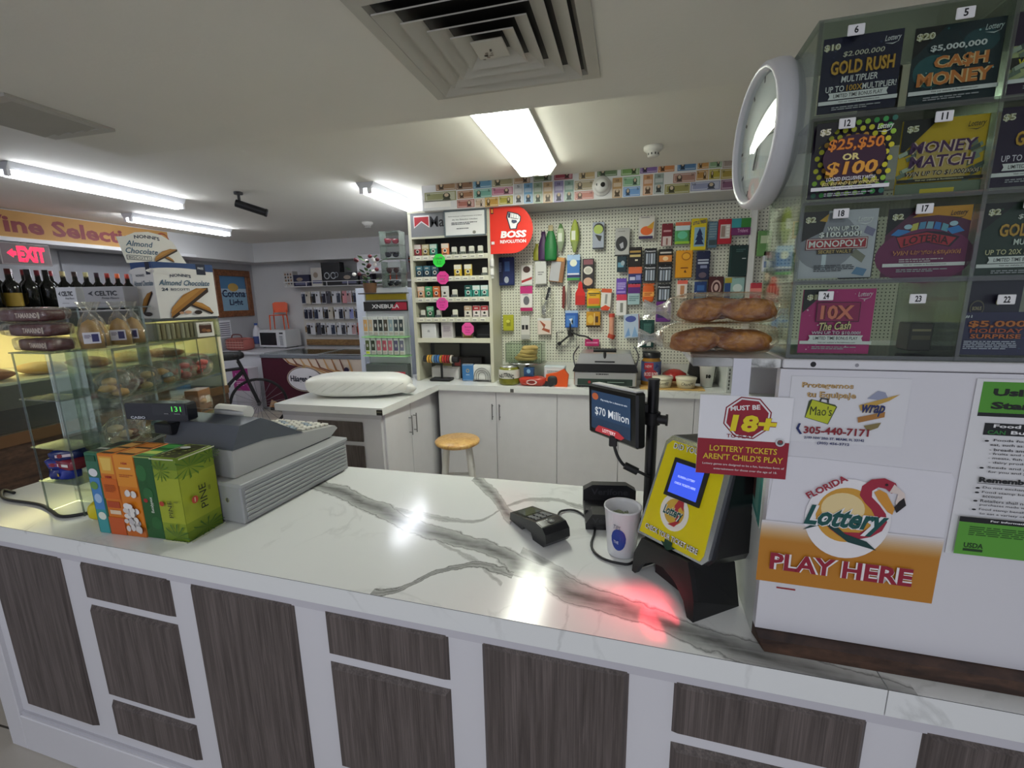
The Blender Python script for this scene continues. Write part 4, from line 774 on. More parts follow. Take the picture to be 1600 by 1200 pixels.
casecol = ['26304a', '1c1c22', 'dcdce0', '30384a', 'e4e4e8', '242438', 'e0989e', '3a3a42', '8a93c8', 'd8d0c0', '1a2038', 'c8a0a0', 'd8442e', '50505a']
cname = {'26304a': 'navy', '1c1c22': 'black', 'dcdce0': 'white', '30384a': 'slate', 'e4e4e8': 'pale', '242438': 'indigo', 'e0989e': 'pink', '3a3a42': 'charcoal', '8a93c8': 'lavender', 'd8d0c0': 'cream', '1a2038': 'midnight', 'c8a0a0': 'dusty rose', 'd8442e': 'red', '50505a': 'grey'}
ordn = ['first', 'second', 'third', 'fourth', 'fifth', 'sixth', 'seventh', 'eighth', 'ninth', 'tenth', 'eleventh', 'twelfth', 'thirteenth', 'fourteenth', 'fifteenth', 'sixteenth', 'seventeenth', 'eighteenth', 'nineteenth', 'twentieth', 'twenty-first', 'twenty-second', 'twenty-third', 'twenty-fourth']
rows = [(1.72, ['26304a', 'd8d0c0', '1c1c22', 'dcdce0', '242438', '50505a', 'e4e4e8', '30384a', 'e0989e', 'c8a0a0', '26304a', 'dcdce0']),
        (1.46, ['1a2038', '242438', '26304a', 'dcdce0', '1c1c22', 'd8d0c0', 'e4e4e8', '1a2038', 'dcdce0', '8a93c8', '26304a', 'dcdce0']),
        (1.20, ['1c1c22', 'dcdce0', '50505a', '1c1c22', 'e4e4e8', '26304a', 'dcdce0', '3a3a42', 'e4e4e8', 'c8a0a0', 'd8442e', '3a3a42'])]
for r, (z, cs) in enumerate(rows):
    for i, c in enumerate(cs):
        x = -5.22+.098*i+.02*r
        dark = c in ('26304a', '1c1c22', '30384a', '242438', '1a2038', '3a3a42')
        b = MB(); b.box((-.042, 0, -.10), (.042, .015, .10), 'e2e2e6' if dark or i % 3 == 0 else c, .004)
        b.art(front(-.042, -.10, .084, .20, 0), [('r', .08, .06, .92, .82, c), ('r', .16, .62, .46, .78, '101014' if not dark else '8a90a0'), ('r', .4, .88, .6, .95, 'b0b0b8')], .001)
        b.build('phone_case', None, (x, 6.585-.02*(i % 2), z), 0, f'{cname[c]} boxed phone case, {ordn[i]} along the {["upper", "middle", "lower"][r]} row on the slatwall', 'phone case', 'phone cases on the slatwall')
b = MB(); b.box((-3.92, 6.2, 2.06), (-3.1, 6.29, 2.34), 'e4e4e8', .01); b.box((-3.9, 6.195, 2.08), (-3.12, 6.2, 2.1), 'b0b0b4'); b.build('wall_air_conditioner', None, label='white wall air conditioner unit under the far beam', cat='air conditioner')
# white upright fridge with a dispenser recess
t = thing('upright_fridge', 'tall white upright fridge with dispenser recess beside the phone cases', 'fridge', (-2.92, 4.62, 0))
b = MB(); b.box((-.03, 0, .05), (.56, .6, 1.80), 'd4dbe8:r.35', .01); part('body', t, b)
b = MB(); b.box((-.03, -.03, .66), (.56, 0, 1.80), 'd6dde9:r.35', .008); b.art(front(-.03, .66, .59, 1.14, -.03), [('r', .1, .36, .56, .44, 'b4bac6'), ('r', .1, .12, .56, .34, '9ca4b2'), ('r', .14, .14, .52, .26, 'c8cfdc'), ('r', .22, .40, .28, .42, '6a7080')], .0012); part('upper_door', t, b)
b = MB(); b.box((-.03, -.03, .06), (.56, 0, .65), 'd2d9e6:r.35', .008); part('lower_door', t, b)
b = MB(); b.box((0, .05, 0), (.52, .55, .05), '3a3a3e'); part('plinth', t, b)

# ================================================================ back run of cabinets and the peninsula
BC = .92                                          # back counter height
def handle(parent, T, ln=.14):
    b = MB(); b.cyl((0, -.028, -ln/2), (0, -.028, ln/2), .005, '8f9094:m.9:r.3', n=8, T=T)
    for z in (-ln/2+.02, ln/2-.02): b.cyl((0, -.028, z), (0, 0, z), .004, '8f9094:m.9:r.3', n=6, T=T)
    return b.build('handle', parent)
def base_cabinet(x0, x1, hx, label):
    t = thing('base_cabinet', label, 'cabinet', (x0, 3.63, 0), 0, 'white base cabinets along the back wall'); w = x1-x0
    b = MB(); b.box((0, .012, .03), (w, .42, BC-.052), 'd2d2d6'); b.box((0, .05, 0), (w, .42, .03), '3a3a3c'); part('carcass', t, b)
    b = MB(); b.box((.002, -.006, .03), (w-.002, .012, BC-.056), 'e4e3e8:r.3', .002); d = part('door', t, b)
    if hx is not None: handle(d, Matrix.Translation((hx if hx > 0 else w+hx, -.006, .69)))
xs = [-1.575, -1.036, -.502, .012, .585, 1.16, 1.75]
for i, hx in enumerate((-.03, .035, None, None, None, None)):
    base_cabinet(xs[i], xs[i+1], hx, 'white base cabinet door '+['in the corner behind the round stool', 'with a bar handle right next to the corner cabinet', 'in the middle under the sandwich grill end', 'behind the black display pole', 'behind the age limit sign', 'at the far end behind the lottery cabinet'][i])
b = MB(); b.prism([(-2.50, 2.71), (-1.605, 2.71), (-1.555, 3.60), (1.8, 3.60), (1.8, 4.06), (-1.85, 4.06), (-2.50, 4.06)], BC-.052, BC, 'marble')
b.box((-.90, 3.598, BC-.05), (-.87, 3.6, BC-.02), '5a5a58'); b.box((-1.65, 2.706, BC-.05), (-1.605, 2.71, BC-.012), '2a2926'); b.box((-1.645, 2.704, BC-.03), (-1.61, 2.706, BC-.024), '8d8a70')
b.build('worktop', None, label='white marble-look worktop running along the back wall and round the peninsula', cat='worktop')
t = thing('peninsula_cabinet', 'white peninsula cabinet with dark oak panels on its end', 'cabinet', (-2.46, 2.74, 0))
b = MB(); b.box((0, 0, .0), (.82, 1.30, BC-.053), 'dedde2'); b.box((0, -.004, BC-.09), (.83, 0, BC-.053), 'c9c8cc'); part('carcass', t, b)
for z0, z1 in ((.655, .805), (.30, .625)):
    b = MB(); b.box((.30, -.012, z0), (.675, .0, z1), 'dark_oak', .006); b.build('wood_panel', t)
for k in range(2):
    y0, y1 = .03+.40*k, .42+.40*k
    b = MB(); b.box((.82, y0, .10), (.838, y1, BC-.06), 'e4e3e8:r.3', .002); d = part('door', t, b)
    handle(d, Matrix.Translation((.838, y1-.035 if k == 0 else y0+.035, .68)) @ Matrix.Rotation(PI/2, 4, 'Z'), .16)
# stool
t = thing('stool', 'round light-wood stool with white legs behind the counter', 'stool', (-1.175, 3.02, 0), .3)
b = MB(); b.lathe([(0, .585), (.15, .585), (.168, .597), (.17, .612), (.16, .622), (0, .624)], 'stool_wood', 36); part('seat', t, b)
for i in range(4):
    a = PI/4+i*PI/2; b = MB(); b.cyl((.19*math.cos(a), .19*math.sin(a), 0), (.115*math.cos(a), .115*math.sin(a), .59), .017, 'e6e5e2', .021, n=12); part('leg', t, b)
for i in range(4):
    a, c = PI/4+i*PI/2, PI/4+(i+1)*PI/2; z = .30+.06*(i % 2); r = .152
    b = MB(); b.cyl((r*math.cos(a), r*math.sin(a), z), (r*math.cos(c), r*math.sin(c), z), .011, 'e6e5e2', n=10); part('stretcher', t, b)

# plastic sleeve of cups on the peninsula
t = thing('plastic_sack', 'large white plastic sack of foam cups lying on the peninsula', 'bag', (-2.03, 3.10, BC+.006), math.radians(10))
b = MB(); b.blob((0, 0, .085), (.40, .17, .085), 'f0f0ec:r.3', .55, .5, .035, 36, 16, 4)
for i in range(9):
    x = -.3+.075*i; b.tube([(x, -.172, .05), (x+.05, -.175, .08), (x+.12, -.165, .12)], .004, 'e2e2de', 6)
part('sack', t, b)
b = MB(); b.blob((.40, -.03, .05), (.07, .05, .035), 'e6e6e2:r.3', .8, .8, .12, 14, 8, 9); part('twist_end', t, b)

# ================================================================ cigarette shelf unit
SX0, SX1, SY, SZ1 = -1.835, -1.083, 3.75, 2.415
t = thing('cigarette_shelf', 'tall cream metal cigarette shelf unit standing on the back worktop', 'shelf unit', (0, 0, 0))
for x in (SX0, SX1-.03):
    b = MB(); b.box((x, SY, BC), (x+.03, 4.05, SZ1), 'cfcdb8:r.4', .002); part('side_panel', t, b)
b = MB(); b.box((SX0+.03, 4.03, BC), (SX1-.03, 4.05, SZ1), '4a4a48'); part('back_panel', t, b)
SHZ = [2.035, 1.852, 1.672, 1.495, 1.31]
for z in SHZ:
    b = MB(); b.box((SX0+.03, SY+.01, z-.012), (SX1-.03, 4.03, z), 'd4d2be:r.4'); b.box((SX0+.03, SY, z-.035), (SX1-.03, SY+.01, z+.008), 'dcdac6:r.4', .002); 
    if z > 1.4: b.art(front(SX0+.03, z-.03, SX1-SX0-.06, .034, SY), [('r', .04+.105*i, .1, .11+.105*i, .9, 'f2f0e2') for i in range(9)]+[('r', .05+.105*i, .35, .10+.105*i, .55, '8a8a80') for i in range(9)], .0008)
    part('shelf', t, b)
b = MB(); b.box((SX0+.03, SY-.002, 2.19), (SX1-.03, SY+.03, SZ1), '8b8b8c'); b.box((SX0, SY-.006, SZ1-.018), (SX1, SY+.3, SZ1), 'cfcdb8'); b.box((SX0+.03, SY-.006, 2.183), (SX1-.03, SY, 2.20), 'cfcdb8')
b.art(front(SX0+.03, 2.20, .70, .20, SY-.002), [('r', .0, .0, .47, 1, '85868a'), ('p', [(.04, .88), (.25, .88), (.25, .36), (.145, .60), (.04, .36)], 'f0e8e8'), ('p', [(.05, .82), (.24, .82), (.24, .42), (.145, .66), (.05, .42)], 'b0202c'), ('t', 'Ma', .352, .60, .185, .44, '1a1a1e', {'b': .012})], .0008)
part('header', t, b, 'grey header with a red chevron and large black letters')
b = MB(); zz = lambda i: SHZ[i]
for r, xs_ in ((0, (-1.43, -1.35, -1.27, -1.19)), (1, (-1.155,)), (2, (-1.44,)), (3, (-1.755, -1.60, -1.445))):
    for x in xs_:
        b = MB(); b.box((x-.022, SY+.03, SHZ[r]+.001), (x+.022, SY+.06, SHZ[r]+.075), 'e8e6da', .006); b.box((x-.026, SY+.012, SHZ[r]+.001), (x+.026, SY+.03, SHZ[r]+.03), 'acrylic_edge'); part('pusher', t, b)
def cig(x, z, col, col2, nm, dy=.028, h=.105, w=.066, dark='30302e'):
    b = MB(); b.box((-w/2, 0, 0), (w/2, .024, h), col, .003)
    b.art(front(-w/2, 0, w, h, 0), [('r', .0, .62, 1, .98, col2), ('e', .5, .42, .26, .16, 'ece8dc', 14), ('e', .5, .42, .17, .10, dark, 12), ('r', .2, .12, .8, .19, dark), ('r', .25, .76, .75, .84, 'ece8dc')], .0008)
    b.build('cigarette_pack', None, (x, SY+dy, z+.001), 0, nm, 'cigarette pack', 'packs on the cigarette shelf')
R_ = [(0, -1.77, 'a8303c', 'e8dcd8', 'crimson cigarette pack at the near end of the top shelf'), (0, -1.695, 'a89458', 'd8cca8', 'gold cigarette pack on the top shelf'), (0, -1.62, '2f8f78', 'c8e0d4', 'sea-green cigarette pack on the top shelf'), (0, -1.51, 'e89058', 'f4e4d0', 'pale orange cigarette pack on the top shelf'),
      (1, -1.765, '28485c', '4a7a88', 'dark teal cigarette pack, first of three on the second shelf'), (1, -1.69, '28485c', '4a7a88', 'dark teal cigarette pack, middle of three on the second shelf'), (1, -1.615, '28485c', '4a7a88', 'dark teal cigarette pack behind the pink octagon on the second shelf'), (1, -1.40, 'd8b83a', 'f0ecd8', 'yellow and white cigarette pack by the pink octagon'), (1, -1.305, 'd8b83a', 'f0ecd8', 'yellow and white cigarette pack farther from the pink octagon'),
      (2, -1.76, 'e8b088', 'f0d8c4', 'peach cigarette pack on the third shelf'), (2, -1.685, '2f8a5a', '58b080', 'bright green cigarette pack on the third shelf'), (2, -1.61, 'd8642a', 'e88a50', 'deep orange cigarette pack on the third shelf'), (2, -1.53, 'e4e2dc', 'f2f0ec', 'white cigarette pack over the pink octagon on the third shelf'), (2, -1.31, '3a9a8c', '24504c', 'teal pack with dark top on the third shelf'), (2, -1.235, '3a9a8c', 'd8e8e4', 'teal pack with white top in mid third shelf'), (2, -1.16, '58a89c', 'e0ece8', 'pale teal pack at the far end of the third shelf'),
      (3, -1.68, '3a7a58', '8ac0a0', 'green cigarette pack on the fourth shelf'), (3, -1.32, 'e4ded0', 'c8a888', 'white and tan cigarette pack on the fourth shelf'), (3, -1.24, 'e8e0dc', 'b03038', 'white pack with red top, nearer the tan pack'), (3, -1.165, 'e8e0dc', 'b03038', 'white pack with red top at the far end of the fourth shelf')]
for r, x, c, c2, nm in R_: cig(x, SHZ[r], c, c2, nm)
pkg('white_carton', (-1.71, SY+.04, SHZ[4]+.001), .14, .08, .135, 'e8e8ea', [('e', .5, .5, .08, .08, 'b8b8bc', 12), ('e', .44, .45, .02, .04, '8a8a90', 8), ('e', .56, .45, .02, .04, '8a8a90', 8)], 'plain white carton on the lowest cigarette shelf', 'carton')
pkg('patterned_carton', (-1.53, SY+.04, SHZ[4]+.001), .11, .07, .15, 'dcd8d8', [('r', .1, .1, .9, .9, 'c8c0c4'), ('l', .2, .7, .8, 6, .03, '8a7a8a')], 'white lace-patterned carton on the lowest cigarette shelf', 'carton')
t = thing('gold_trinket', 'clear bag with gold trinket on the lowest cigarette shelf', 'trinket', (-1.34, SY+.06, SHZ[4]+.001))
b = MB(); b.blob((0, 0, .03), (.045, .03, .03), 'c8a040:r.3:m.6', .7, .7, .08); part('trinket', t, b)
b = MB(); b.lathe([(0, 0), (.06, .002), (.055, .06), (.02, .13), (.0, .14)], 'film', 14); part('bag', t, b)
pkg('dark_carton', (-1.20, SY+.10, SHZ[4]+.001), .14, .08, .12, '1c1c20', [('r', .1, .2, .9, .3, '3a3a44')], 'black carton in the shade of the lowest cigarette shelf', 'carton')
for i, (px, py, c, nm) in enumerate(((686, 407, '38e84a', 'neon green octagon price sign between the first two shelves'), (692, 434, 'f048a0', 'neon pink octagon sign on the second cigarette shelf edge'), (691, 475, 'f04ca8', 'neon pink octagon sign on the third cigarette shelf edge'), (731, 514, 'f458a8', 'neon pink octagon sign hanging from the fourth cigarette shelf'))):
    p = Yp(px, py, SY-.004); b = MB(); r = .06
    b.prism([(r*math.cos(PI/8+k*PI/4), r*math.sin(PI/8+k*PI/4)) for k in range(8)], 0, .0015, c, frame((0, 0, 0), (1, 0, 0), (0, 0, 1)))
    ink = ['1c8a28', 'b82470'][i > 0]
    b.art(frame((-r, -.0015, -r), (2*r, 0, 0), (0, 0, 2*r)), [('t', ['Oferta', 'Special', 'Special', 'Special'][i], .5, .64, .5, .14, ink), ('t', ['2 x', '2 for', '2 for', '3 for'][i], .5, .42, .34, .13, ink), ('r', .3, .24, .7, .27, ink)], .0008)
    b.build('octagon_sign', None, p, 0, nm, 'price sign')
t = thing('framed_notice', 'white framed licence notice leaning on the cigarette shelf header', 'notice', (-1.49, SY-.022, 2.185))
b = MB(); b.box((-.0, .006, 0), (.375, .012, .215), 'f0f0ee'); b.art(front(.0, 0, .375, .215, .006), [('t', 'Advertencia por el Departamento de la Salud', .5, .76, .80, .05, '44444a'), ('t', 'de los Estados Unidos', .5, .64, .60, .05, '44444a'), ('l', .18, .52, .82, 2, .03, '5a5a62'), ('l', .3, .30, .7, 1, .03, '5a5a62'), ('e', .72, .14, .04, .06, '8a8a80', 12)], .0008); part('page', t, b)
b = MB()
for lo, hi in (((0, 0), (.375, .012)), ((0, .203), (.375, .215)), ((0, .012), (.012, .203)), ((.363, .012), (.375, .203))): b.box((lo[0], 0, lo[1]), (hi[0], .014, hi[1]), '6f7a80:r.3', .002)
part('frame', t, b)
t = thing('round_end_sign', 'red rounded sign with a white fist standing out from the shelf unit', 'sign', (-1.083, SY-.008, 2.03))
b = MB(); pts = [(0, 0), (.19, 0)]+[(.19+.175*math.sin(a*PI/16), .19-.19*math.cos(a*PI/16)) for a in range(1, 16)]+[(.19, .38), (0, .38)]
b.prism(pts, 0, .003, 'e83a2c:r.25', frame((0, 0, 0), (1, 0, 0), (0, 0, 1)))
F = front(0, 0, .38, .38, -.003)
b.art(F, [('p', [(.45, .50), (.60, .50), (.63, .60), (.69, .66), (.70, .76), (.64, .82), (.50, .86), (.40, .88), (.37, .76), (.41, .64)], '1c2030'), ('p', [(.47, .52), (.58, .52), (.61, .61), (.67, .67), (.68, .75), (.63, .80), (.50, .84), (.42, .85), (.40, .76), (.43, .65)], 'f2f2f2'),
          ('p', [(.42, .845), (.47, .838), (.455, .74), (.41, .75)], '26304a')]+[('p', [(.49+.055*i, .835-.014*i), (.495+.055*i, .835-.014*i), (.485+.055*i, .745-.012*i), (.48+.055*i, .745-.012*i)], '1c2030') for i in range(4)]+[('p', [(.47, .735), (.64, .70), (.645, .71), (.47, .748)], '1c2030'), ('p', [(.50, .70), (.60, .685), (.62, .64), (.54, .62), (.49, .65)], '46506a'), ('t', 'BOSS', .53, .40, .58, .15, 'f6f2f2', {'b': .05, 's': .12}), ('t', 'REVOLUTION', .52, .25, .58, .07, 'f6f2f2', {'b': .03}), ('r', .03, .84, .09, .96, '2a2420'), ('r', .04, .86, .08, .94, 'e8902a'), ('r', .03, .2, .10, .26, 'e0d8d8')], .0008)
part('board', t, b)
b = MB(); b.box((.0, .001, -.20), (.02, .006, .38), 'd8d6d0'); part('post', t, b)
b = MB(); b.cyl((.01, -.004, -.10), (.01, -.004, -.04), .018, 'e4e2de', n=12); b.cyl((.01, -.004, -.17), (.01, -.004, -.12), .016, 'e4e2de', n=12); part('clamp', t, b)

# small things in the lowest bay
t = thing('bracelet_stand', 'black T-bar stand holding coloured bracelets in the lowest bay', 'display stand', (-1.60, 3.79, BC+.001))
b = MB(); b.box((-.10, -.06, 0), (.10, .06, .022), '161618', .006); part('base', t, b)
b = MB(); b.box((-.008, -.008, .02), (.008, .008, .19), '161618'); part('stem', t, b)
b = MB(); b.cyl((-.17, 0, .20), (.17, 0, .20), .03, '1c1a1c', n=14); part('bar', t, b)
for i, c in enumerate(('e0a83a', 'd8a040', '8aa8b8', '3a6aa8', '4a80c0', 'c89a3a', 'c83a30', 'b83028', '9a2a2a', 'd8d0c0')):
    x = -.12+.025*i; b = MB(); b.cyl((x-.008, 0, .20), (x+.008, 0, .20), .038, c+':r.3', n=16); b.build('bracelet', None, (-1.60, 3.79, BC+.001), 0, f'{["gold","amber","pale grey-blue","deep blue","sky blue","brass","scarlet","brick red","dark red","ivory"][i]} bracelet on the black T-bar stand', 'bracelet', 'bracelets on the stand')
pkg('white_card_box', (-1.60, 3.87, BC+.001), .27, .10, .11, 'e6e4e2', [('r', .02, .9, .98, .98, 'cfcac6')], 'low white box behind the black bracelet stand', 'box')
t = thing('hardback_book', 'blue hardback book with gold emblem standing in the lowest bay', 'book', (-1.345, 3.79, BC+.001))
b = MB(); b.box((-.055, 0, 0), (.055, .03, .155), '3f7cb8', .003); b.art(front(-.055, 0, .11, .155, 0), [('r', .05, .04, .95, .06, 'c8d8e8'), ('r', .05, .94, .95, .96, 'c8d8e8'), ('e', .5, .62, .14, .11, 'c8b060', 16), ('e', .5, .62, .09, .07, '3f7cb8', 16), ('r', .35, .36, .65, .40, 'a8c0d8')], .0008); part('cover', t, b)
b = MB(); b.box((-.05, .004, .003), (.05, .026, .156), 'e8e4d8'); part('pages', t, b)
t = thing('napkin_holder', 'wire-arch napkin holder full of white napkins in the lowest bay', 'napkin holder', (-1.207, 3.78, BC+.001))
b = MB(); b.box((-.085, .01, .012), (.085, .07, .15), 'e8e8e4', .004); part('napkins', t, b)
b = MB()
for r in (.075, .055, .035): b.tube([(-r, 0, .02)]+[(-r*math.cos(k*PI/8), 0, .05+r*math.sin(k*PI/8)) for k in range(9)]+[(r, 0, .02)], .0035, '9a9a96:m.8:r.3', 6, sm=0)
b.box((-.085, -.005, .012), (.085, .08, .018), '9a9a96:m.8:r.3'); part('wire_arch', t, b)
b = MB()
for x in (-.075, .075): b.cyl((x, 0, 0), (x, 0, .014), .01, '9a9a96:m.8:r.3', n=8)
part('foot', t, b)
pkg('brown_carton', (-1.40, 3.92, BC+.001), .30, .08, .20, '2a2524', [('r', .1, .6, .3, .9, '8a3030')], 'dark carton at the back of the lowest bay', 'carton')
pkg('picture_card', (-1.62, 3.99, BC+.001), .26, .01, .32, '5c5c50', [('e', .5, .3, .2, .2, 'a89a60', 14)], 'dull olive card standing behind the bracelets', 'card')

# ================================================================ rack of packets, fridge side
t = thing('packet_rack', 'wire packet rack with black and red header on the peninsula', 'display rack', (-2.39, 3.88, BC+.001))
W_ = .44
for x in (0, W_):
    b = MB(); b.cyl((x, 0, 0), (x, 0, .87), .008, 'd8dce0', n=8); part('upright', t, b)
b = MB(); b.box((0, .015, .05), (W_, .02, .86), 'e8ecf0'); part('back_panel', t, b)
b = MB(); b.box((-.01, -.02, .64), (W_+.01, -.012, .73), '17171a'); b.art(front(-.01, .64, W_+.02, .09, -.02), [('p', [(.62, .1), (.98, .1), (.98, .9), (.75, .9)], 'b82440'), ('t', 'XNEBULA', .5, .5, .62, .42, 'f0f0f2', {'b': .02})], .001); part('header', t, b)
for z in (.40, .22):
    b = MB(); b.box((-.01, -.10, z-.006), (W_+.01, .015, z+.004), 'a8e8a0:r.3'); part('shelf_strip', t, b, 'lime edged shelf strip')
b = MB(); b.box((-.01, -.10, .80), (W_+.01, .02, .81), '4a4a48'); b.box((0, .0, .745), (W_, .015, .80), 'c8b028'); part('upper_tray', t, b)
b = MB(); b.box((0, -.09, 0), (W_, .02, .14), '5a605e:r.2', .01); b.box((.26, -.095, .02), (.42, -.09, .07), 'b83040', .01); part('base_bin', t, b)
rn = random.Random(21)
for r, (z, cols) in enumerate(((.41, ['d8a868', 'c8b090', '2a2e2c', '26302c', '4a4438', '8aa0a8', '38444a', '303c40']), (.23, ['4a5a2a', '26301c', 'b8606c', 'b04858', 'c06070', '504a70', '6a6a80']))):
    for i, c in enumerate(cols):
        b = MB(); b.box((-.024, 0, 0), (.024, .02, .16 if r else .18), 'd8dcd8', .003); b.art(front(-.024, 0, .048, .16 if r else .18, 0), [('r', .08, .25, .92, .85, c), ('r', .1, .05, .9, .2, ['b8b4a8', 'c8d838'][i == 0 and r == 1]), ('e', .5, .55, .2, .1, 'c0c0b8', 10)], .0008)
        b.build('vape_packet', None, (-2.36+.053*i if r == 0 else -2.355+.06*i, 3.80, BC+.001+z), 0, f'{["tan","beige","black","dark green","brown","blue-grey","slate","charcoal"][i] if r==0 else ["olive","forest","rose","deep pink","salmon","violet","grey-violet"][i]} slim packet on the {["upper","lower"][r]} shelf of the wire rack', 'packet', 'packets in the wire rack')
t = thing('potted_plant', 'leafy plant with dark red and white blooms on top of the packet rack', 'plant', (-2.28, 3.80, BC+.813)); t.scale = (1.35, 1.2, 1.25)
b = MB(); b.cyl((0, 0, 0), (0, 0, .07), .04, '6a4a30', .05, n=14); part('pot', t, b)
rn = random.Random(2); b = MB()
for i in range(46):
    a = rn.uniform(0, 6.3); h = rn.uniform(.06, .26); r = rn.uniform(.02, .14); d = Vector((r*math.cos(a), r*math.sin(a)*.6, h)); s = rn.uniform(.015, .03); e = Vector((math.cos(a+1.5), math.sin(a+1.5), .3))*s; f_ = Vector((math.cos(a), math.sin(a), .4))*s*1.8
    b.add([d, d+e*.5+f_*.5, d+f_, d-e*.5+f_*.5], [(0, 1, 2, 3)], rn.choice(['2f5a34', '3f7040', '26482c', '5a7a48']))
part('leaves', t, b)
b = MB()
for i in range(16):
    a = rn.uniform(0, 6.3); r = rn.uniform(.03, .11); b.blob((r*math.cos(a), r*math.sin(a)*.6-.03, rn.uniform(.12, .27)), (.016, .014, .014), rn.choice(['d8d0d0', '6a1c28', 'e4e0dc', '551a24']), nu=8, nv=5)
part('blossom', t, b)
t = thing('sunglasses_tower', 'clear stacked trays of sunglasses beside the cigarette shelf top', 'display rack', (-2.19, 3.93, BC+.86))
for i in range(4):
    z = .12*i+.02*(i > 1)
    b = MB(); b.box((0, -.06, z), (.20, .06, z+.006), 'acrylic_edge'); b.box((0, -.06, z), (.004, .06, z+.12), 'acrylic_edge'); b.box((.196, -.06, z), (.2, .06, z+.12), 'acrylic_edge'); b.box((0, .056, z), (.2, .06, z+.12), 'acrylic'); part('tray', t, b)
b = MB(); b.box((.0, -.06, .50), (.20, .06, .506), 'acrylic_edge'); part('top', t, b)
for i, nm in enumerate(('dark sunglasses in the lowest clear tray', 'brown sunglasses in the second clear tray', 'black sunglasses in the third clear tray', 'maroon sunglasses in the topmost clear tray')):
    z = BC+.86+.12*i+.02*(i > 1)+.008; c = ['202428', '3a2a2a', '1c1c24', '6a2a34'][i]
    t = thing('sunglasses', nm, 'sunglasses', (-2.09, 3.92, z), .2*i-.2, 'sunglasses in the clear trays')
    for x in (-.035, .035):
        b = MB(); b.blob((x, -.02, .03), (.03, .006, .024), c+':r.1', nu=14, nv=8); part('lens', t, b)
        b = MB(); b.tube([(x*1.9, -.018, .04), (x*1.9, .03, .04), (x*1.7, .05, .012)], .004, c, 6); part('temple', t, b)
    b = MB(); b.tube([(-.01, -.022, .036), (0, -.024, .04), (.01, -.022, .036)], .004, c, 6); b.box((-.066, -.02, .045), (.066, -.012, .055), c); part('bridge', t, b)
chair((-3.28, 6.38, 1.96), math.radians(8), 'small orange chair perched high beside the air conditioner', .62)
struct('trim_6', MB().box((-3.6, 6.15, 1.93), (-2.9, 6.69, 1.958), 'd8d8dc'))

# ================================================================ pegboard and what hangs on it
PY = 4.05
pb = thing('pegboard', 'cream perforated pegboard covering the back wall', 'pegboard')
b = MB(); b.box((-1.08, PY, 1.075), (.975, PY+.012, 2.395), 'pegboard'); part('board', pb, b)
b = MB(); b.box((-1.08, PY+.002, BC+.001), (.975, PY+.014, 1.073), 'e2e2da:r.4'); part('splash_board', pb, b)
b = MB(); b.box((.975, PY-.05, BC+.001), (1.02, PY+.012, 2.395), 'e4e4e2'); part('end_post', pb, b)
b = MB(); b.box((1.02, PY, 1.075), (2.4, PY+.012, 2.395), 'pegboard'); part('board', pb, b)
HK = set()
def px2(x0, y0, x1, y1, Y): return Yp((x0+x1)/2, y1, Y), (x1-x0)/1.0, (y1-y0)
def hang(x0, y0, x1, y1, col, items, name, label, cat, d=.02, tilt=0, sh='card', Y=None, hook=True, bev=.004):
    """a product hanging on the board, sized from its outline on the board plane."""
    Y = PY-.055 if Y is None else Y
    A, B_ = Yp(x0, (y0+y1)/2, Y), Yp(x1, (y0+y1)/2, Y); C, D = Yp((x0+x1)/2, y0, Y), Yp((x0+x1)/2, y1, Y)
    w, h = (B_-A).length, C.z-D.z; cx = (A.x+B_.x)/2
    b = MB(); T = Matrix.Rotation(math.radians(tilt), 4, 'Y')
    if sh == 'card': b.box((-w/2, 0, -h), (w/2, d, 0), col, bev, T)
    elif sh == 'bag':
        n = 6; pts = [(-w/2, -h*.97), (w/2, -h*.97), (w/2*1.0, -h*.05), (w*.42, 0), (-w*.42, 0), (-w/2, -h*.05)]
        b.box((-w/2, d*.3, -h*.07), (w/2, d*.4, 0), col, 0, T); b.blob((0, d*.35, -h*.54), (w/2, d*.7, h*.46), col, .35, .5, .02, 18, 10, len(label), T)
    if items:
        F = T @ frame((-w/2, 0 if sh == 'card' else -d*.36, -h), (w, 0, 0), (0, 0, h)); b.art(F, items, .0008)
    o = b.build(name, None, (cx, Y, C.z), 0, label, cat, 'goods on the pegboard')
    if hook:
        hb = MB(); hz = C.z-min(.02, h*.1); hb.cyl((cx, Y-.012, hz+.012), (cx, PY, hz+.012), .0028, '8a8c8c:m.7:r.3', n=6); hb.build('peg_hook', pb)
    return o
def bot(x0, y0, x1, y1, prof, col, name, label, cat, items=(), Y=None, flat=.5):
    """soft rounded goods: outline turned about its own axis and flattened."""
    Y = PY-.06 if Y is None else Y
    A, B_ = Yp(x0, (y0+y1)/2, Y), Yp(x1, (y0+y1)/2, Y); C, D = Yp((x0+x1)/2, y0, Y), Yp((x0+x1)/2, y1, Y); w, h = (B_-A).length, C.z-D.z
    b = MB(); T = Matrix.Diagonal((1, flat, 1, 1))
    if isinstance(col, str): col = [(1, col)]
    k = 0
    for fr, c in col:
        seg = [p for p in prof if k-1e-6 <= p[1] <= fr+1e-6]; b.lathe([(r*w/2, z*h-h) for r, z in seg], c, 18, T); k = fr
    if items: b.art(frame((-w/2, -w*flat*.52, -h), (w, 0, 0), (0, 0, h)), items, .0008)
    hb = MB(); hb.cyl((0, 0, 0), (0, .06, 0.002), .0028, '8a8c8c:m.7', n=6)
    o = b.build(name, None, ((A.x+B_.x)/2, Y, C.z), 0, label, cat, 'goods on the pegboard')
    hb = MB(); hb.cyl(((A.x+B_.x)/2, Y, C.z-.004), ((A.x+B_.x)/2, PY, C.z-.004), .0028, '8a8c8c:m.7:r.3', n=6); hb.build('peg_hook', pb); return o
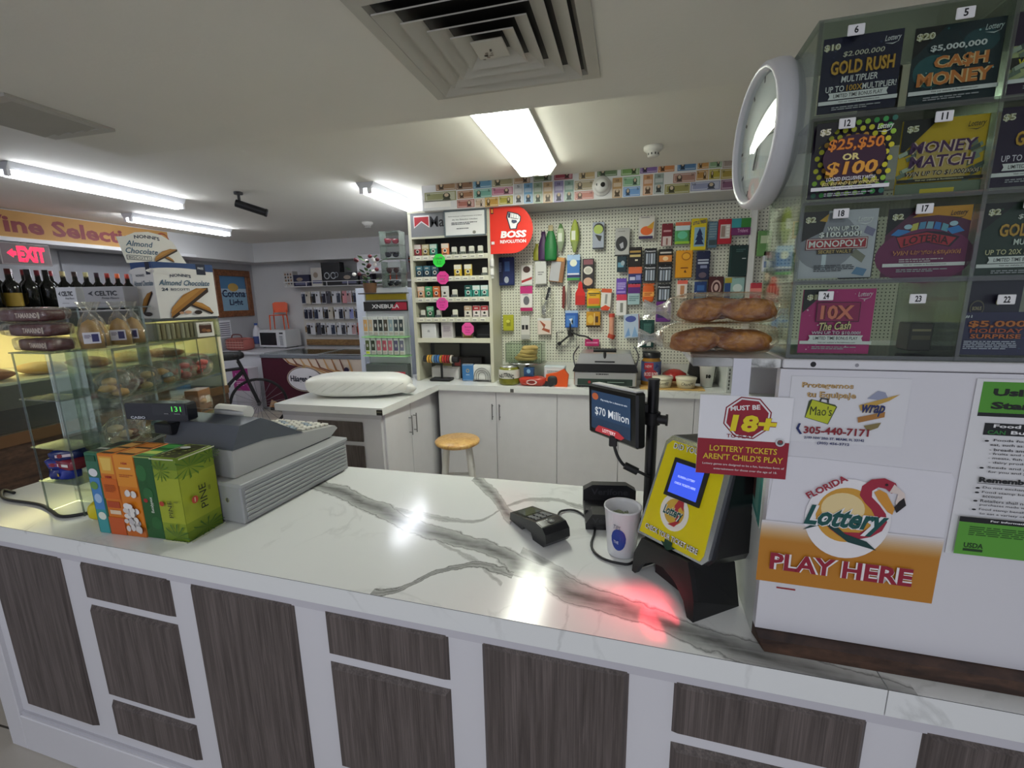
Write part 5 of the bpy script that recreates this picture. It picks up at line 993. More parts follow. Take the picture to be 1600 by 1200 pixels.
BT = [(0, 0), (.9, .0), (1, .06), (1, .45), (.75, .68), (.42, .84), (.40, 1), (0, 1)]
bot(833, 381, 845, 407, BT, '9a9a2c', 'cloth_sleeve', 'mustard cloth bottle sleeve behind the purple one', 'bottle sleeve', Y=PY-.03)
bot(841, 362, 857, 407, BT, '4a2c58', 'cloth_sleeve', 'purple cloth bottle sleeve behind the green one', 'bottle sleeve', Y=PY-.045)
bot(851, 352, 870, 407, BT, [(.84, '1f7a3c'), (1, 'c8b890')], 'cloth_sleeve', 'green cloth bottle sleeve with beige ruffle on the pegboard', 'bottle sleeve', Y=PY-.08)
CORN_ = [(0, 0), (.35, .02), (.6, .18), (.95, .35), (1, .6), (.7, .82), (.35, .95), (.15, 1), (0, 1)]
bot(870, 349, 882, 393, CORN_, [(.35, '9aa88a'), (.82, 'b8c8a0'), (1, '5f8a50')], 'corn_toy', 'pale leafy corn-shaped packet next to the green sleeve', 'packet', [('r', .2, .35, .7, .65, 'e4e8d8')])
bot(891, 343, 905, 395, CORN_, [(.35, '98a860'), (.82, 'a8b848'), (1, 'b0c050')], 'corn_toy', 'yellow-green corn-shaped packet on the pegboard', 'packet', [('r', .15, .38, .6, .66, 'e8ecd8')])
Wt = 'ece8e4'
tx = lambda s, x, y, w, h, c: ('t', s, x, y, w, h, c, {'b': .02})
hang(777, 402, 803, 446, '1c2c6a', [('r', .08, .1, .35, .95, '141e4a'), ('r', .45, .5, .75, .85, '4a70b8'), ('e', .55, .2, .14, .12, 'c8d0e0', 12), ('l', .1, .8, .3, 6, .03, '8a98c8')], 'boxed_gadget', 'dark blue blister box beside the cigarette shelf', 'package', .03)
hang(814, 414, 832, 446, Wt, [('e', .5, .78, .32, .16, '4a2c24', 14), ('p', [(.05, .12), (.95, .3), (.95, .42), (.05, .24)], 'b03030'), ('r', 0, 0, 1, .06, 'c8d0c8')], 'toy_card', 'white card with a brown shape and a red stripe', 'package')
hang(836, 408, 854, 444, 'd6d6d2', [('l', .25, .52, .8, 2, .05, '7a7a7c')], 'white_box', 'plain white box hung under the green sleeve', 'box', .03)
hang(862, 402, 884, 441, '9a6a44', [('r', .03, .04, .72, .82, 'b8b8bc'), ('r', .1, .85, .9, 1, 'd89a50')], 'pumice_block', 'grey slab on a brown card with an orange top', 'package', .03, 8)
hang(886, 398, 906, 438, '3a78c0', [('r', 0, .78, 1, 1, 'a8c8e8'), ('e', .5, .68, .28, .14, 'e8ecd8', 14), ('r', .05, .22, .95, .28, 'e8ecf4'), ('r', 0, 0, 1, .10, '4a9a4a'), ('r', 0, .12, 1, .2, '2a2060')], 'blue_packet', 'bright blue packet with a green foot on the pegboard', 'packet')
hang(910, 404, 928, 450, '2a2226', [('r', .1, .8, .9, .97, '8a5058'), ('e', .5, .60, .40, .14, 'e0dcd0', 18), ('e', .5, .22, .40, .14, 'd0a890', 18), ('e', .5, .60, .28, .09, 'c8c4b8', 14)], 'makeup_card', 'black makeup card with two round pans', 'makeup')
hang(926, 347, 944, 389, 'a8b0c0', [('e', .52, .76, .46, .20, '2a2c2a', 22), ('e', .48, .73, .40, .17, 'b4c860', 20), ('p', [(.2, .55), (.8, .48), (.7, .28), (.5, .32)], '30302e'), ('r', 0, 0, 1, .05, '2a2c38')], 'mirror_card', 'grey card with a black oval and lime label', 'package')
hang(961, 356, 984, 400, 'b8b8b4', [('e', .45, .44, .40, .27, '2c2e32', 22), ('p', [(.3, .42), (.55, .5), (.6, .3), (.42, .26)], 'b0b0b8'), ('r', 0, 0, 1, .05, '2a2a2a'), ('l', .2, .88, .8, 1, .03, '8a8a86')], 'watch_card', 'grey card with a black round gadget', 'package')
hang(964, 400, 979, 425, '16303c', [('r', .1, .3, .7, .6, '6aa0b8'), ('e', .6, .55, .2, .16, 'a8b8c0', 12)], 'charger_card', 'small teal-black card under the round gadget card', 'package')
hang(982, 386, 1003, 417, '1c1410', [('r', .1, .72, .9, .82, 'b8944a'), ('r', .1, .5, .9, .62, 'd0b878'), ('r', .5, .30, .7, .38, 'e8e0c8')], 'battery_card', 'black and gold card beside the batteries', 'package')
hang(982, 417, 1003, 443, '2a3070', [('r', 0, .6, 1, 1, 'd86a40'), ('r', .1, .2, .5, .4, 'c8c8e0'), ('r', .55, .2, .9, .5, '8a90c8')], 'battery_card', 'orange over navy card beside the batteries', 'package')
BA = [('r', .0, .78, 1, 1, '15161a'), ('t', 'Panasonic', .5, .84, .86, .10, 'e8e8ec', {'b': .02})]+[('r', .14+.2*i, .1, .28+.2*i, .7, ['b8c0cc', '8a94a4', 'c8d0dc', '9aa4b0'][i]) for i in range(4)]
for (x0, y0, x1, y1), lb in (((1007, 388, 1026, 415), 'black battery blister pack in the upper row by the gold card'), ((1006, 414, 1025, 441), 'black battery blister pack in the middle row near the navy card'), ((1028, 414, 1050, 441), 'black battery blister pack in the middle row under the orange card'), ((1027, 444, 1048, 471), 'black battery blister pack in the lowest battery row')):
    hang(x0, y0, x1, y1, '30343a', BA, 'battery_pack', lb, 'batteries')
hang(1029, 389, 1051, 414, '1c1814', [('r', .05, .2, .95, .6, 'd88a48'), ('e', .5, .4, .2, .14, 'f0d0a0', 12), ('r', .1, .72, .9, .82, 'd0c8c0')], 'battery_pack', 'black battery card with an orange band', 'batteries')
hang(998, 337, 1023, 373, 'd8d4cc', [('r', .02, .0, .9, .12, '3a2c58'), ('e', .5, .35, .38, .2, 'e86a28', 16), ('p', [(.5, .5), (.95, .75), (.9, .4)], 'd8a02a'), ('l', .15, .92, .85, 1, .03, '6a6a70')], 'party_card', 'white card with an orange bow and violet foot', 'package')
hang(1034, 349, 1051, 384, '7a1c2c', [('r', .1, 0, .9, .42, 'd8c8c4'), ('r', .15, .62, .85, .70, 'd09aa0'), ('r', .42, .04, .58, .34, '9a6a60')], 'red_card', 'wine-red card with a clear pocket', 'package')
hang(1055, 347, 1078, 381, '5aa868', [('r', .0, .84, 1, 1, 'd86848'), ('r', 0, .62, 1, .84, 'c8dce0'), ('r', 0, 0, 1, .12, '9ac83a'), ('e', .5, .4, .34, .18, '6ac8a0', 14)], 'candy_tub', 'green candy packet with orange lid', 'candy', .04, sh='card', bev=.012)
hang(1080, 341, 1104, 391, 'e0c81c', [('r', .2, .12, .9, .72, '8ab0c8'), ('p', [(.55, .70), (.35, .48), (.42, .48), (.28, .32), (.4, .32), (.24, .18), (.86, .18), (.70, .32), (.82, .32), (.68, .48), (.75, .48)], '182c58'), ('t', 'LITTLE TREES', .5, .87, .85, .10, '20306a', {'b': .03, 'a': .15})], 'air_freshener', 'yellow pack with a navy pine-tree air freshener', 'air freshener')
hang(1107, 346, 1121, 387, '5a7a90', [('l', .1, .9, .9, 6, .05, '8aa0a8'), ('r', .1, .1, .9, .3, '3a4a50')], 'slim_packet', 'slim grey-blue packet next to the pine-tree pack', 'packet')
hang(1122, 342, 1144, 381, 'b81c30', [('r', .16, .22, .86, .78, 'd8d0cc'), ('r', .22, .28, .5, .72, 'a08a80')]+[('r', .58, .3+.12*i, .8, .38+.12*i, 'f0ece8') for i in range(4)], 'red_card', 'red card with a clear window of white clips', 'package')
hang(1143, 341, 1173, 367, '5a2a70', [('r', 0, .45, .5, 1, '3aa0a8'), ('r', .5, .45, 1, 1, '3a8a3a'), ('r', .0, .0, 1, .42, '7a2a6a'), ('t', 'Trident', .6, .26, .55, .22, 'e0b0d8')], 'gum_multipack', 'teal green and purple gum multipack by the end post', 'candy')
hang(1056, 391, 1082, 434, 'e8a018', [('e', .6, .78, .28, .15, 'b87010', 18), ('e', .6, .78, .22, .11, 'f0b030', 16), ('r', .3, .34, .75, .38, '8a4a10'), ('p', [(.5, .2), (.58, .3), (.66, .18)], '6a3a10')], 'yellow_pouch', 'orange-yellow pouch with a raised emblem', 'pouch', .04)
hang(1088, 392, 1109, 437, '1c2448', [('r', .1, .55, .9, .62, 'c0c8d8'), ('r', .1, .66, .9, .71, 'c0c8d8'), ('r', .3, .4, .8, .5, '8a90b0'), ('e', .5, .16, .3, .1, '6a5a68', 14)], 'comb_card', 'navy striped packet below the slim grey-blue one', 'packet')
hang(1139, 383, 1168, 432, '12302e', [('r', .08, .02, .1, .98, '2c504c'), ('r', .7, .56, .9, .59, 'c8d0d0'), ('l', .35, .86, .85, 2, .03, '4a6a66')], 'notebook', 'dark teal notebook hung near the end post', 'notebook', .015)
hang(963, 435, 979, 460, '6a48b0', [('l', .1, .7, .9, 4, .06, 'c8b8e8'), ('r', .1, .1, .9, .2, 'a890d8')], 'violet_card', 'violet card above the pink headed packet', 'package')
hang(963, 460, 979, 493, 'e4e2e0', [('r', 0, .72, 1, 1, 'd03858'), ('r', .38, .15, .66, .6, '8a8a84')], 'pink_card', 'white packet with a pink heading under the violet card', 'package')
hang(981, 444, 1000, 476, 'a8c4c8', [('r', 0, .55, 1, .85, '5a2478'), ('r', 0, .85, 1, 1, 'c83a50'), ('l', .1, .4, .9, 3, .05, '6a8a90')], 'purple_card', 'packet with purple band over pale teal', 'package')
hang(1004, 443, 1022, 472, 'd8601c', [('r', 0, .3, 1, .55, 'f0a850'), ('l', .15, .48, .85, 2, .05, 'a83a10')], 'orange_card', 'all-orange packet beside the lowest batteries', 'packet', sh='bag')
hang(1025, 471, 1048, 503, '6a2a80', [('r', .1, .2, .9, .5, '342860'), ('l', .15, .8, .85, 2, .06, 'd8b0e0')], 'purple_packet', 'bright purple packet half behind the bagged bread', 'packet')
hang(1058, 438, 1074, 467, 'e8dcd4', [('r', 0, .8, 1, 1, 'e86a58'), ('r', .3, .1, .7, .72, 'c88a60')], 'pink_card', 'coral-topped white card above the bagged bread', 'package')
hang(1085, 440, 1104, 468, '1c3c78', [('r', .2, .5, .8, .8, '3a68a8'), ('r', .1, .0, .9, .3, '6a8aa0')], 'blue_card', 'dark blue card above the bagged bread', 'package')
hang(1107, 432, 1130, 466, '4a1c1c', [('e', .52, .5, .34, .34, 'c8a8a0', 18), ('e', .52, .5, .25, .25, '4a1c1c', 18), ('e', .52, .5, .14, .16, 'd8b8b0', 14)], 'coffee_bag', 'maroon bag with a round cream emblem', 'bag', sh='card', d=.04)
hang(1132, 434, 1163, 466, '9ac0bc', [('r', 0, .0, .3, .75, '2a4a80'), ('r', 0, .75, .35, 1, 'b8a83a'), ('e', .65, .5, .24, .2, 'd8e4e0', 14)], 'teal_packet', 'pale teal packet with blue edge by the end post', 'packet', sh='card')
hang(813, 447, 832, 486, Wt, [('r', 0, .7, 1, 1, 'c82878'), ('r', 0, 0, 1, .14, 'b81c60'), ('e', .5, .42, .25, .18, '6a6a70', 14), ('l', .15, .66, .85, 1, .04, '9a9aa0')], 'hosiery_card', 'white card with magenta head and foot', 'package')
hang(786, 492, 802, 517, 'b4b42a', [('r', .35, .3, .75, .7, '8a8a1c'), ('e', .5, .6, .2, .1, 'd8d860', 12)], 'lime_box', 'small lime packet low on the board near the shelf unit', 'packet', .03)
hang(814, 494, 828, 530, 'dcdad4', [('r', .1, .42, .8, .62, '1c1c1c'), ('r', .0, .0, 1, .2, 'b8b8b4'), ('r', .4, .42, .5, .62, 'dcdad4')], 'plug_card', 'white packet with two black squares', 'package')
hang(840, 497, 861, 523, 'e8d8cc', [('p', [(.1, .9), (.6, .6), (.3, .3), (.9, .1), (.9, .3), (.5, .4)], 'a8563a'), ('r', 0, .85, 1, 1, 'e4e4e0')], 'lash_card', 'pale card with a rust-brown figure', 'package')
hang(883, 485, 903, 512, '2c62b8', [('r', .1, .1, .8, .7, '4a80c8'), ('p', [(.3, .5), (.6, .55), (.4, .2), (.62, .2)], 'd8e4f0'), ('r', 0, .85, 1, 1, 'a8c0e0')], 'blue_card', 'blue packet hung above the gooseneck holder', 'packet')
hang(917, 451, 939, 481, 'e0b01c', [('r', .1, .2, .9, .5, 'e8702a'), ('r', .1, .72, .9, .78, '4a4a20'), ('r', 0, 0, 1, .1, '4a8a3a'), ('l', .2, .66, .8, 1, .04, '5a5a20')], 'candy_bag', 'yellow candy bag with an orange panel', 'candy', sh='bag', d=.03)
hang(940, 451, 956, 485, 'e4e0d8', [('r', 0, .82, 1, 1, 'd85a30'), ('r', .4, .3, .62, .75, '9a9a94'), ('p', [(0, .1), (.5, .25), (1, .15), (.8, 0), (.2, 0)], 'd84820')], 'glue_card', 'white card with orange head and foot', 'package', tilt=4)
hang(916, 487, 938, 511, 'c8901c', [('e', .3, .5, .22, .28, 'e0b84a', 16), ('r', .55, .1, .6, .9, 'e8d8a0'), ('r', .65, .3, .85, .7, '4a2c10'), ('r', 0, 0, 1, .12, '30200c')], 'amber_card', 'amber packet with a black foot low on the board', 'package')
hang(974, 491, 998, 528, 'b8c8dc', [('e', .45, .8, .35, .13, '4a58a0', 18), ('p', [(.05, .05), (.3, .45), (.4, .1)], '7aa0d0'), ('p', [(.5, .05), (.7, .5), (.9, .05)], '8ab0d8'), ('r', .95, 0, 1, 1, '8a4a50')], 'pen_card', 'pale blue card with a violet oval', 'package', tilt=-3)
hang(1000, 500, 1022, 543, '12403a', [('l', .25, .85, .8, 8, .03, '5a8a80'), ('r', .5, .06, .8, .2, 'd8dcd8')], 'green_wallet', 'dark green notebook hung low beside the bagged bread', 'notebook')
hang(914, 530, 936, 541, 'c01c68', [('r', .1, .4, .9, .6, 'e890b8')], 'magenta_card', 'small magenta card on the lowest hook above the grill', 'package')
# tools and slim goods with their own outlines
t_ = lambda x, y, Y=PY-.05: Yp(x, y, Y)
def tool(name, label, cat, parts_, loc_px):
    o = t_(*loc_px); t = thing(name, label, cat, o, 0, 'goods on the pegboard')
    for nm, b in parts_: part(nm, t, b)
    return t
S = .00545
b1 = MB(); b1.prism([(-.042, -.20), (.042, -.20), (.042, -.10), (.02, -.055), (.018, -.02), (.008, 0), (-.008, 0), (-.018, -.02), (-.02, -.055), (-.042, -.10)], 0, .018, 'd8281c:r.3', frame((0, 0, 0), (1, 0, 0), (0, 0, 1)))
b2 = MB()
for i in range(8): b2.box((-.038+.010*i, -.019, -.205), (-.034+.010*i, -.018, -.12), 'a81c14')
tool('paddle_brush', 'red paddle hair brush hanging head down', 'brush', (('body', b1), ('bristles', b2)), (907, 440))
b1 = MB(); b1.cyl((0, 0, 0), (-.03, 0, -.11), .014, '26282c', n=10); b2 = MB(); b2.cyl((-.03, 0, -.11), (-.045, 0, -.16), .006, 'b8babc:m.9:r.25', n=8); b2.blob((-.055, 0, -.20), (.022, .008, .05), 'b0b2b4:m.9:r.25', nu=14, nv=8)
b3 = MB(); b3.box((-.085, -.012, -.26), (.03, -.010, .01), 'film')
tool('serving_spoon', 'steel spoon with black handle in a clear sleeve', 'utensil', (('handle', b1), ('bowl', b2), ('sleeve', b3)), (859, 449))
b1 = MB(); b1.prism([(-.012, -.19), (.004, -.20), (.014, -.10), (.012, 0), (-.008, 0), (-.014, -.10)], 0, .012, '7a2a22', frame((0, 0, 0), (1, 0, 0), (0, 0, 1))); b2 = MB(); b2.box((-.006, -.002, -.19), (-.002, .0, -.02), 'c8c4c0:m.8:r.3')
tool('pocket_knife', 'slim red-brown knife hanging point down', 'knife', (('handle', b1), ('blade', b2)), (881, 447))
b1 = MB(); b1.tube([(-.006, 0, 0), (-.010, 0, -.12), (-.006, 0, -.22)], .004, 'a8aaa8:m.9:r.3', 6); b2 = MB(); b2.tube([(.006, 0, 0), (.012, 0, -.12), (.004, 0, -.22)], .004, 'a8aaa8:m.9:r.3', 6)
tool('tongs', 'slim steel tongs beside the red-brown knife', 'utensil', (('arm', b1), ('arm', b2)), (889, 443))
b1 = MB(); b1.cyl((0, 0, -.03), (0, 0, -.19), .022, 'd89a80:r.3', n=12); b2 = MB(); b2.cyl((0, 0, 0), (0, 0, -.03), .026, 'c84a3a', n=12); b3 = MB(); b3.cyl((.006, 0, -.18), (-.006, 0, -.215), .032, 'b04028', n=12)
tool('salmon_tube', 'salmon-coloured tube with red ends hung under the white card', 'tube', (('tube', b1), ('cap', b2), ('base', b3)), (956, 490))
# phone holder on a bent arm, with its empty wire frame
t = thing('gooseneck_holder', 'black gooseneck phone holder fixed to the pegboard', 'phone holder')
p = t_(891, 521, PY-.06)
b = MB(); b.box((p.x-.022, p.y, p.z-.03), (p.x+.022, p.y+.06, p.z+.03), '1a1a1c', .008); part('clamp', t, b)
b = MB(); q = t_(874, 537, PY-.07); b.cyl(p+Vector((-.01, 0, -.02)), q, .009, '1c1c1e', n=10); b.cyl(q+Vector((0, -.004, 0)), q+Vector((0, .03, 0)), .018, '1c1c1e', n=12); part('knob_arm', t, b)
b = MB(); b.tube([p+Vector((.01, 0, .01)), t_(905, 524, PY-.08), t_(916, 526, PY-.09), t_(926, 532, PY-.10)], .008, '1c1c1e', 8); part('gooseneck', t, b)
b = MB(); b.cyl(t_(891, 505, PY-.06), t_(891, 519, PY-.06), .007, '1c1c1e', n=8); part('stem', t, b)
t = thing('wire_hanger', 'thin empty black wire frame hooked below the blue packet', 'hanger')
q = [t_(881, 519), t_(870, 519), t_(870, 546)]; b = MB(); b.tube(q, .005, '1c1c1e', 6, sm=0); b.tube([t_(870, 541), t_(901, 541), t_(901, 510)], .003, '2a2a2a', 6, sm=0); part('wire', t, b)
# goods past the end post, seen through the ticket dispenser
for x0, y0, x1, y1, c, it, lb in ((1184, 360, 1205, 400, '6a9a5a', [('r', .2, .5, .8, .8, 'c8d8b0')], 'green packet past the end post, seen through clear panels'), (1192, 392, 1212, 424, 'd0d4dc', [('r', .1, .2, .9, .5, '5a78b8')], 'white and blue tape packet past the end post'), (1172, 442, 1190, 470, 'c83a4a', [('r', 0, .5, 1, .7, 'e88a80')], 'red pouch past the end post'), (1198, 440, 1222, 470, 'b8b4a4', [('r', .1+.2*i, .1, .2+.2*i, .9, '6a665a') for i in range(4)], 'striped grey packet past the end post'),
                                  (1240, 330, 1262, 372, 'd0a030', [('r', .1, .1, .9, .6, '3a7a3a')], 'gold and green packet far behind the dispenser'), (1238, 395, 1258, 425, '3a7a44', [('r', .1, .5, .9, .9, 'e0d8b0')], 'green and cream packet far behind the dispenser'), (1290, 455, 1316, 500, '5a4a38', [('r', .2, .2, .8, .6, 'b8a070')], 'brown packet far behind the pink ticket'), (1420, 470, 1460, 530, '9a9a70', [('r', .1, .2, .9, .7, '6a6a48')], 'olive packet far behind the empty compartment'), (1440, 440, 1500, 470, 'a894b0', [('r', 0, 0, 1, .2, '8a3030')], 'mauve packet far behind the empty compartment')):
    hang(x0, y0, x1, y1, c, it, 'packet', lb, 'packet')

# ---------------------------------------------------------------- foreign banknotes along the soffit
NT = [(120, 158, 212, 200, '9a7a5c', 'tan', 0), (212, 155, 292, 195, '84624a', 'brown', 0), (292, 142, 380, 190, '5f8cab', 'blue', 0), (380, 132, 478, 182, '989070', 'khaki', 0), (480, 122, 558, 168, 'ab8a6c', 'buff', 0), (573, 115, 657, 158, '74845f', 'moss green', 0), (668, 103, 755, 150, 'a04252', 'crimson', 0), (783, 98, 858, 148, 'bba274', 'sand', 0), (868, 92, 962, 135, '647a56', 'dark green', 0), (978, 80, 1065, 130, '769b5a', 'leaf green', 0), (1067, 75, 1148, 120, '8062a0', 'purple', 0), (1150, 65, 1228, 115, 'c68550', 'orange', 0), (1240, 55, 1328, 108, '547fab', 'steel blue', 0), (1333, 55, 1387, 100, 'c69454', 'ochre', 0), (1388, 50, 1448, 95, '86a880', 'mint', 0), (1450, 45, 1535, 95, 'a6958c', 'grey-brown', 0),
      (68, 205, 216, 250, '929268', 'olive', 1), (220, 200, 294, 238, 'a67656', 'rust', 1), (296, 192, 380, 234, '75ac9c', 'teal', 1), (380, 184, 478, 221, 'b6708a', 'mauve pink', 1), (482, 168, 525, 262, 'b8babf', 'silver', 3), (528, 165, 570, 260, '75a4cb', 'pale blue', 3), (573, 162, 615, 260, '99ae95', 'grey-green', 3), (618, 160, 662, 258, 'c6a880', 'beige', 3), (668, 155, 713, 255, '938bb6', 'lilac', 3), (716, 152, 760, 250, '83a296', 'sage', 3), (763, 152, 853, 198, 'aea082', 'stone', 1), (763, 202, 853, 242, 'be8076', 'coral', 2), (938, 140, 985, 235, 'b69060', 'amber', 3), (988, 135, 1068, 180, '85b48c', 'light green', 1), (988, 182, 1068, 228, '75a0d6', 'sky blue', 2), (1080, 125, 1127, 222, 'c69066', 'apricot', 3), (1131, 120, 1177, 215, '95a39e', 'smoke grey', 3), (1220, 118, 1325, 163, 'ab8070', 'clay', 1), (1180, 167, 1298, 215, '959055', 'mossy yellow', 2), (1328, 105, 1384, 152, 'bb8a44', 'honey', 1), (1386, 100, 1439, 148, 'b6a636', 'yellow', 1), (1441, 97, 1535, 145, 'a69040', 'mustard', 1), (1300, 157, 1439, 200, '9095b6', 'blue-grey', 2), (1441, 147, 1535, 195, '805570', 'plum', 2),
      (218, 241, 301, 280, 'ab6b60', 'brick', 2), (303, 237, 344, 278, 'c6ae96', 'cream', 2), (346, 230, 411, 275, 'bb9040', 'golden', 2), (412, 224, 478, 265, 'aba040', 'yellow-olive', 2)]
for x0, y0, x1, y1, c, nm, r in NT:
    cv = lambda x, y: (640+x*.3375, 230+y*.3375)
    Y = 3.686; mx_, my_ = (x0+x1)/2, (y0+y1)/2
    A, B_ = Yp(*cv(x0, my_), Y), Yp(*cv(x1, my_), Y); C, D = Yp(*cv(mx_, y0), Y), Yp(*cv(mx_, y1), Y)
    w, h = B_.x-A.x-.003, C.z-D.z-.003
    rn = random.Random(x0*7+y0)
    cc = [int(c[i:i+2], 16) for i in (0, 2, 4)]; lt = ''.join('%02x' % min(255, int(v*.55+255*.42)) for v in cc); dk = ''.join('%02x' % int(v*.42) for v in cc)
    b = MB(); b.box((-w/2, -.001, -h/2), (w/2, 0, h/2), c)
    if r == 3: it = [('r', .06, .03, .94, .45, lt), ('e', .5, .28, .26, .16, dk, 14), ('e', .5, .36, .15, .09, 'c8b49a', 12), ('p', [(.2, .06), (.8, .06), (.66, .24), (.34, .24)], dk), ('r', .1, .55, .9, .75, lt), ('t', rn.choice(['5', '10', '20', '50']), .5, .86, .3, .12, dk)]
    else:
        s = rn.choice((.28, .70)); it = [('r', .04, .08, .96, .92, lt), ('r', .08, .2, .6 if s > .5 else .95, .8, c), ('e', s, .5, .12, .36, dk, 14), ('e', s, .6, .07, .2, 'c8b49a', 12), ('p', [(s-.14, .1), (s+.14, .1), (s+.06, .36), (s-.06, .36)], dk), ('t', rn.choice(['5', '10', '20', '50', '100']), .12 if s > .5 else .86, .75, .12, .24, dk)]
    b.art(front(-w/2, -h/2, w, h, -.001), it, .0006)
    b.build('banknote', None, ((A.x+B_.x)/2, 3.69, (C.z+D.z)/2), 0, f'{nm} foreign banknote, {["sideways in the top row","sideways in the middle row","sideways in the bottom row","upright with a portrait"][r]} on the soffit', 'banknote', 'banknotes on the soffit')
p = Yp(685, 318, 3.69); b = MB(); b.box((-.13, -.001, -.03), (.11, 0, .03), 'e8e6e0'); b.build('blank_paper', None, (p.x, 3.69, p.z), 0, 'blank white paper strip under the banknotes above the shelf unit', 'paper')

# ================================================================ back worktop goods
t = thing('sandwich_grill', 'steel and black contact sandwich grill on the back worktop', 'grill', (-.365, 3.66, BC+.001))
gw = .505
b = MB(); b.box((0, 0, .015), (gw, .30, .135), 'steel', .008); b.box((.03, -.006, .02), (gw-.03, 0, .075), '2e4038:r.3', .003)
b.art(front(.03, .02, gw-.06, .055, -.006), [('e', .22, .5, .025, .22, 'b83038', 14), ('r', .5, .2, .9, .8, '20302a'), ('r', .55, .5, .85, .6, '9ab0a0')], .001)
b.art(front(0, .015, gw, .12, 0), [('l', .36, .82, .64, 1, .08, '3a3a3c')], .001); part('base', t, b)
b = MB(); b.prism([(-.01, .137), (gw+.01, .137), (gw-.015, .20), (.015, .20)], -.02, .31, '1c1c1e:r.4', frame((0, 0, 0), (1, 0, 0), (0, 0, 1), (0, 1, 0))); part('grill_plates', t, b)
b = MB(); b.prism([(.02, .201), (gw-.02, .201), (gw-.05, .285), (.05, .285)], -.01, .29, 'steel', frame((0, 0, 0), (1, 0, 0), (0, 0, 1), (0, 1, 0))); b.box((.17, -.014, .213), (.33, -.01, .225), '26262a', .002); part('lid', t, b)
b = MB(); b.cyl((.16, -.03, .315), (.34, -.03, .315), .016, '161618', n=14); b.cyl((.25, -.03, .31), (.25, .0, .25), .012, '3a3a3c', n=10); part('handle', t, b)
b = MB(); b.tube([(.015, .02, .15), (-.01, .05, .26), (.02, .2, .32)], .006, '6a6a6c:m.8:r.3'); b.tube([(gw-.015, .02, .15), (gw+.01, .05, .26), (gw-.02, .2, .32)], .006, '6a6a6c:m.8:r.3'); part('hinge_arm', t, b)
b = MB()
for x in (.04, gw-.04):
    for y in (.03, .27): b.cyl((x, y, 0), (x, y, .016), .018, '1a1a1c', n=10)
part('foot', t, b)
t = thing('lidded_jar', 'blue and red labelled jar with black lid beside the grill', 'jar', (.262, 3.86, BC+.001))
b = MB(); b.lathe([(0, 0), (.078, .0), (.08, .01), (.08, .20), (.068, .225), (.068, .24)], 'a87a30:r.15', 26); part('glass', t, b)
b = MB(); b.lathe([(.081, .04), (.081, .205)], '5a6a98', 26)
b.art(frame((-.062, -.083, .045), (.124, 0, 0), (0, 0, .155)), [('r', .02, .62, .6, .98, 'b82a3a'), ('e', .45, .36, .44, .28, 'a8283a', 22), ('t', 'BOSS BOSS', .48, .38, .86, .20, 'f0e8e8', {'b': .012}), ('t', 'NEW', .3, .80, .4, .14, 'f0e0e0', {'b': 0}), ('p', [(.68, .66), (.95, .82), (.8, .95)], '2a3a70')], .001); part('label', t, b)
b = MB(); b.lathe([(.074, .235), (.074, .275), (.066, .28), (0, .28)], '18181a:r.3', 26); part('lid', t, b)
t = thing('red_dish_cover', 'red plastic dome cover behind the two cream tubs', 'cover', (.456, 3.92, BC+.045))
b = MB(); b.lathe([(0, .085), (.045, .08), (.095, .05), (.11, .0), (.106, .0)], 'a8302c:r.25', 26); part('dome', t, b)
b = MB(); b.lathe([(0, -.044), (.10, -.044), (.11, -.002), (0, -.002)], 'c8a070:r.4', 26); part('dish', t, b)
b = MB(); b.box((.17, 3.645, BC+.001), (.66, 3.79, BC+.012), 'd0a860', .003); b.build('wooden_tray', None, label='thin light wooden tray under the cream tubs', cat='tray')
for x, nm, s in ((.345, 'round cream tub lettered for coffee on the wooden tray', 'COFFEE'), (.525, 'round cream tub lettered for creamer on the wooden tray', 'CREAM')):
    t = thing('cream_tub', nm, 'tub', (x, 3.72, BC+.013), 0, 'cream tubs on the wooden tray'); r = .078
    b = MB(); b.lathe([(0, 0), (r*.85, 0), (r, .075), (r*.97, .075)], 'd8cfae:r.3', 26); b.art(frame((-.055, -r*.98, .015), (.11, 0, 0), (0, .010, .05)), [('t', s, .5, .5, .8, .5, '3a3a34', {'s': .3, 'b': 0})], .001); part('bowl', t, b)
    b = MB(); b.lathe([(r*1.03, .07), (r*1.05, .085), (0, .09)], 'e4dcc4:r.25', 26); part('lid', t, b)
t = thing('cutlery_caddy', 'dark slanted caddy of silver forks beside the red cover', 'caddy', (.665, 3.96, BC+.11))
b = MB(); b.prism([(-.10, -.02), (.10, -.08), (.12, .06), (-.08, .12)], 0, .05, '2a2826', frame((0, 0, 0), (1, 0, 0), (0, 0, 1), (0, -1, 0))); b.box((-.08, -.0, -.109), (.10, .05, -.04), '2a2826'); part('caddy', t, b)
for i in range(4):
    b = MB(); b.cyl((-.05+.04*i, -.055, .06-.012*i), (-.075+.04*i, -.06, .13-.012*i), .012, 'c8c8c4:m.8:r.3', n=8); part('fork', t, b)
t = thing('takeaway_cup', 'clear plastic cup with black mark standing by the cabinet end', 'cup', (.70, 3.84, BC+.001))
b = MB(); b.lathe([(0, .002), (.045, .002), (.06, .17), (.063, .175)], 'e4e4dc:r.3', 22); part('cup', t, b)
b = MB(); b.art(frame((-.022, -.0575, .07), (.044, 0, 0), (0, -.004, .05)), [('r', .1, .2, .4, .8, '22221e'), ('e', .68, .5, .25, .32, '22221e', 12)], .001); part('mark', t, b)
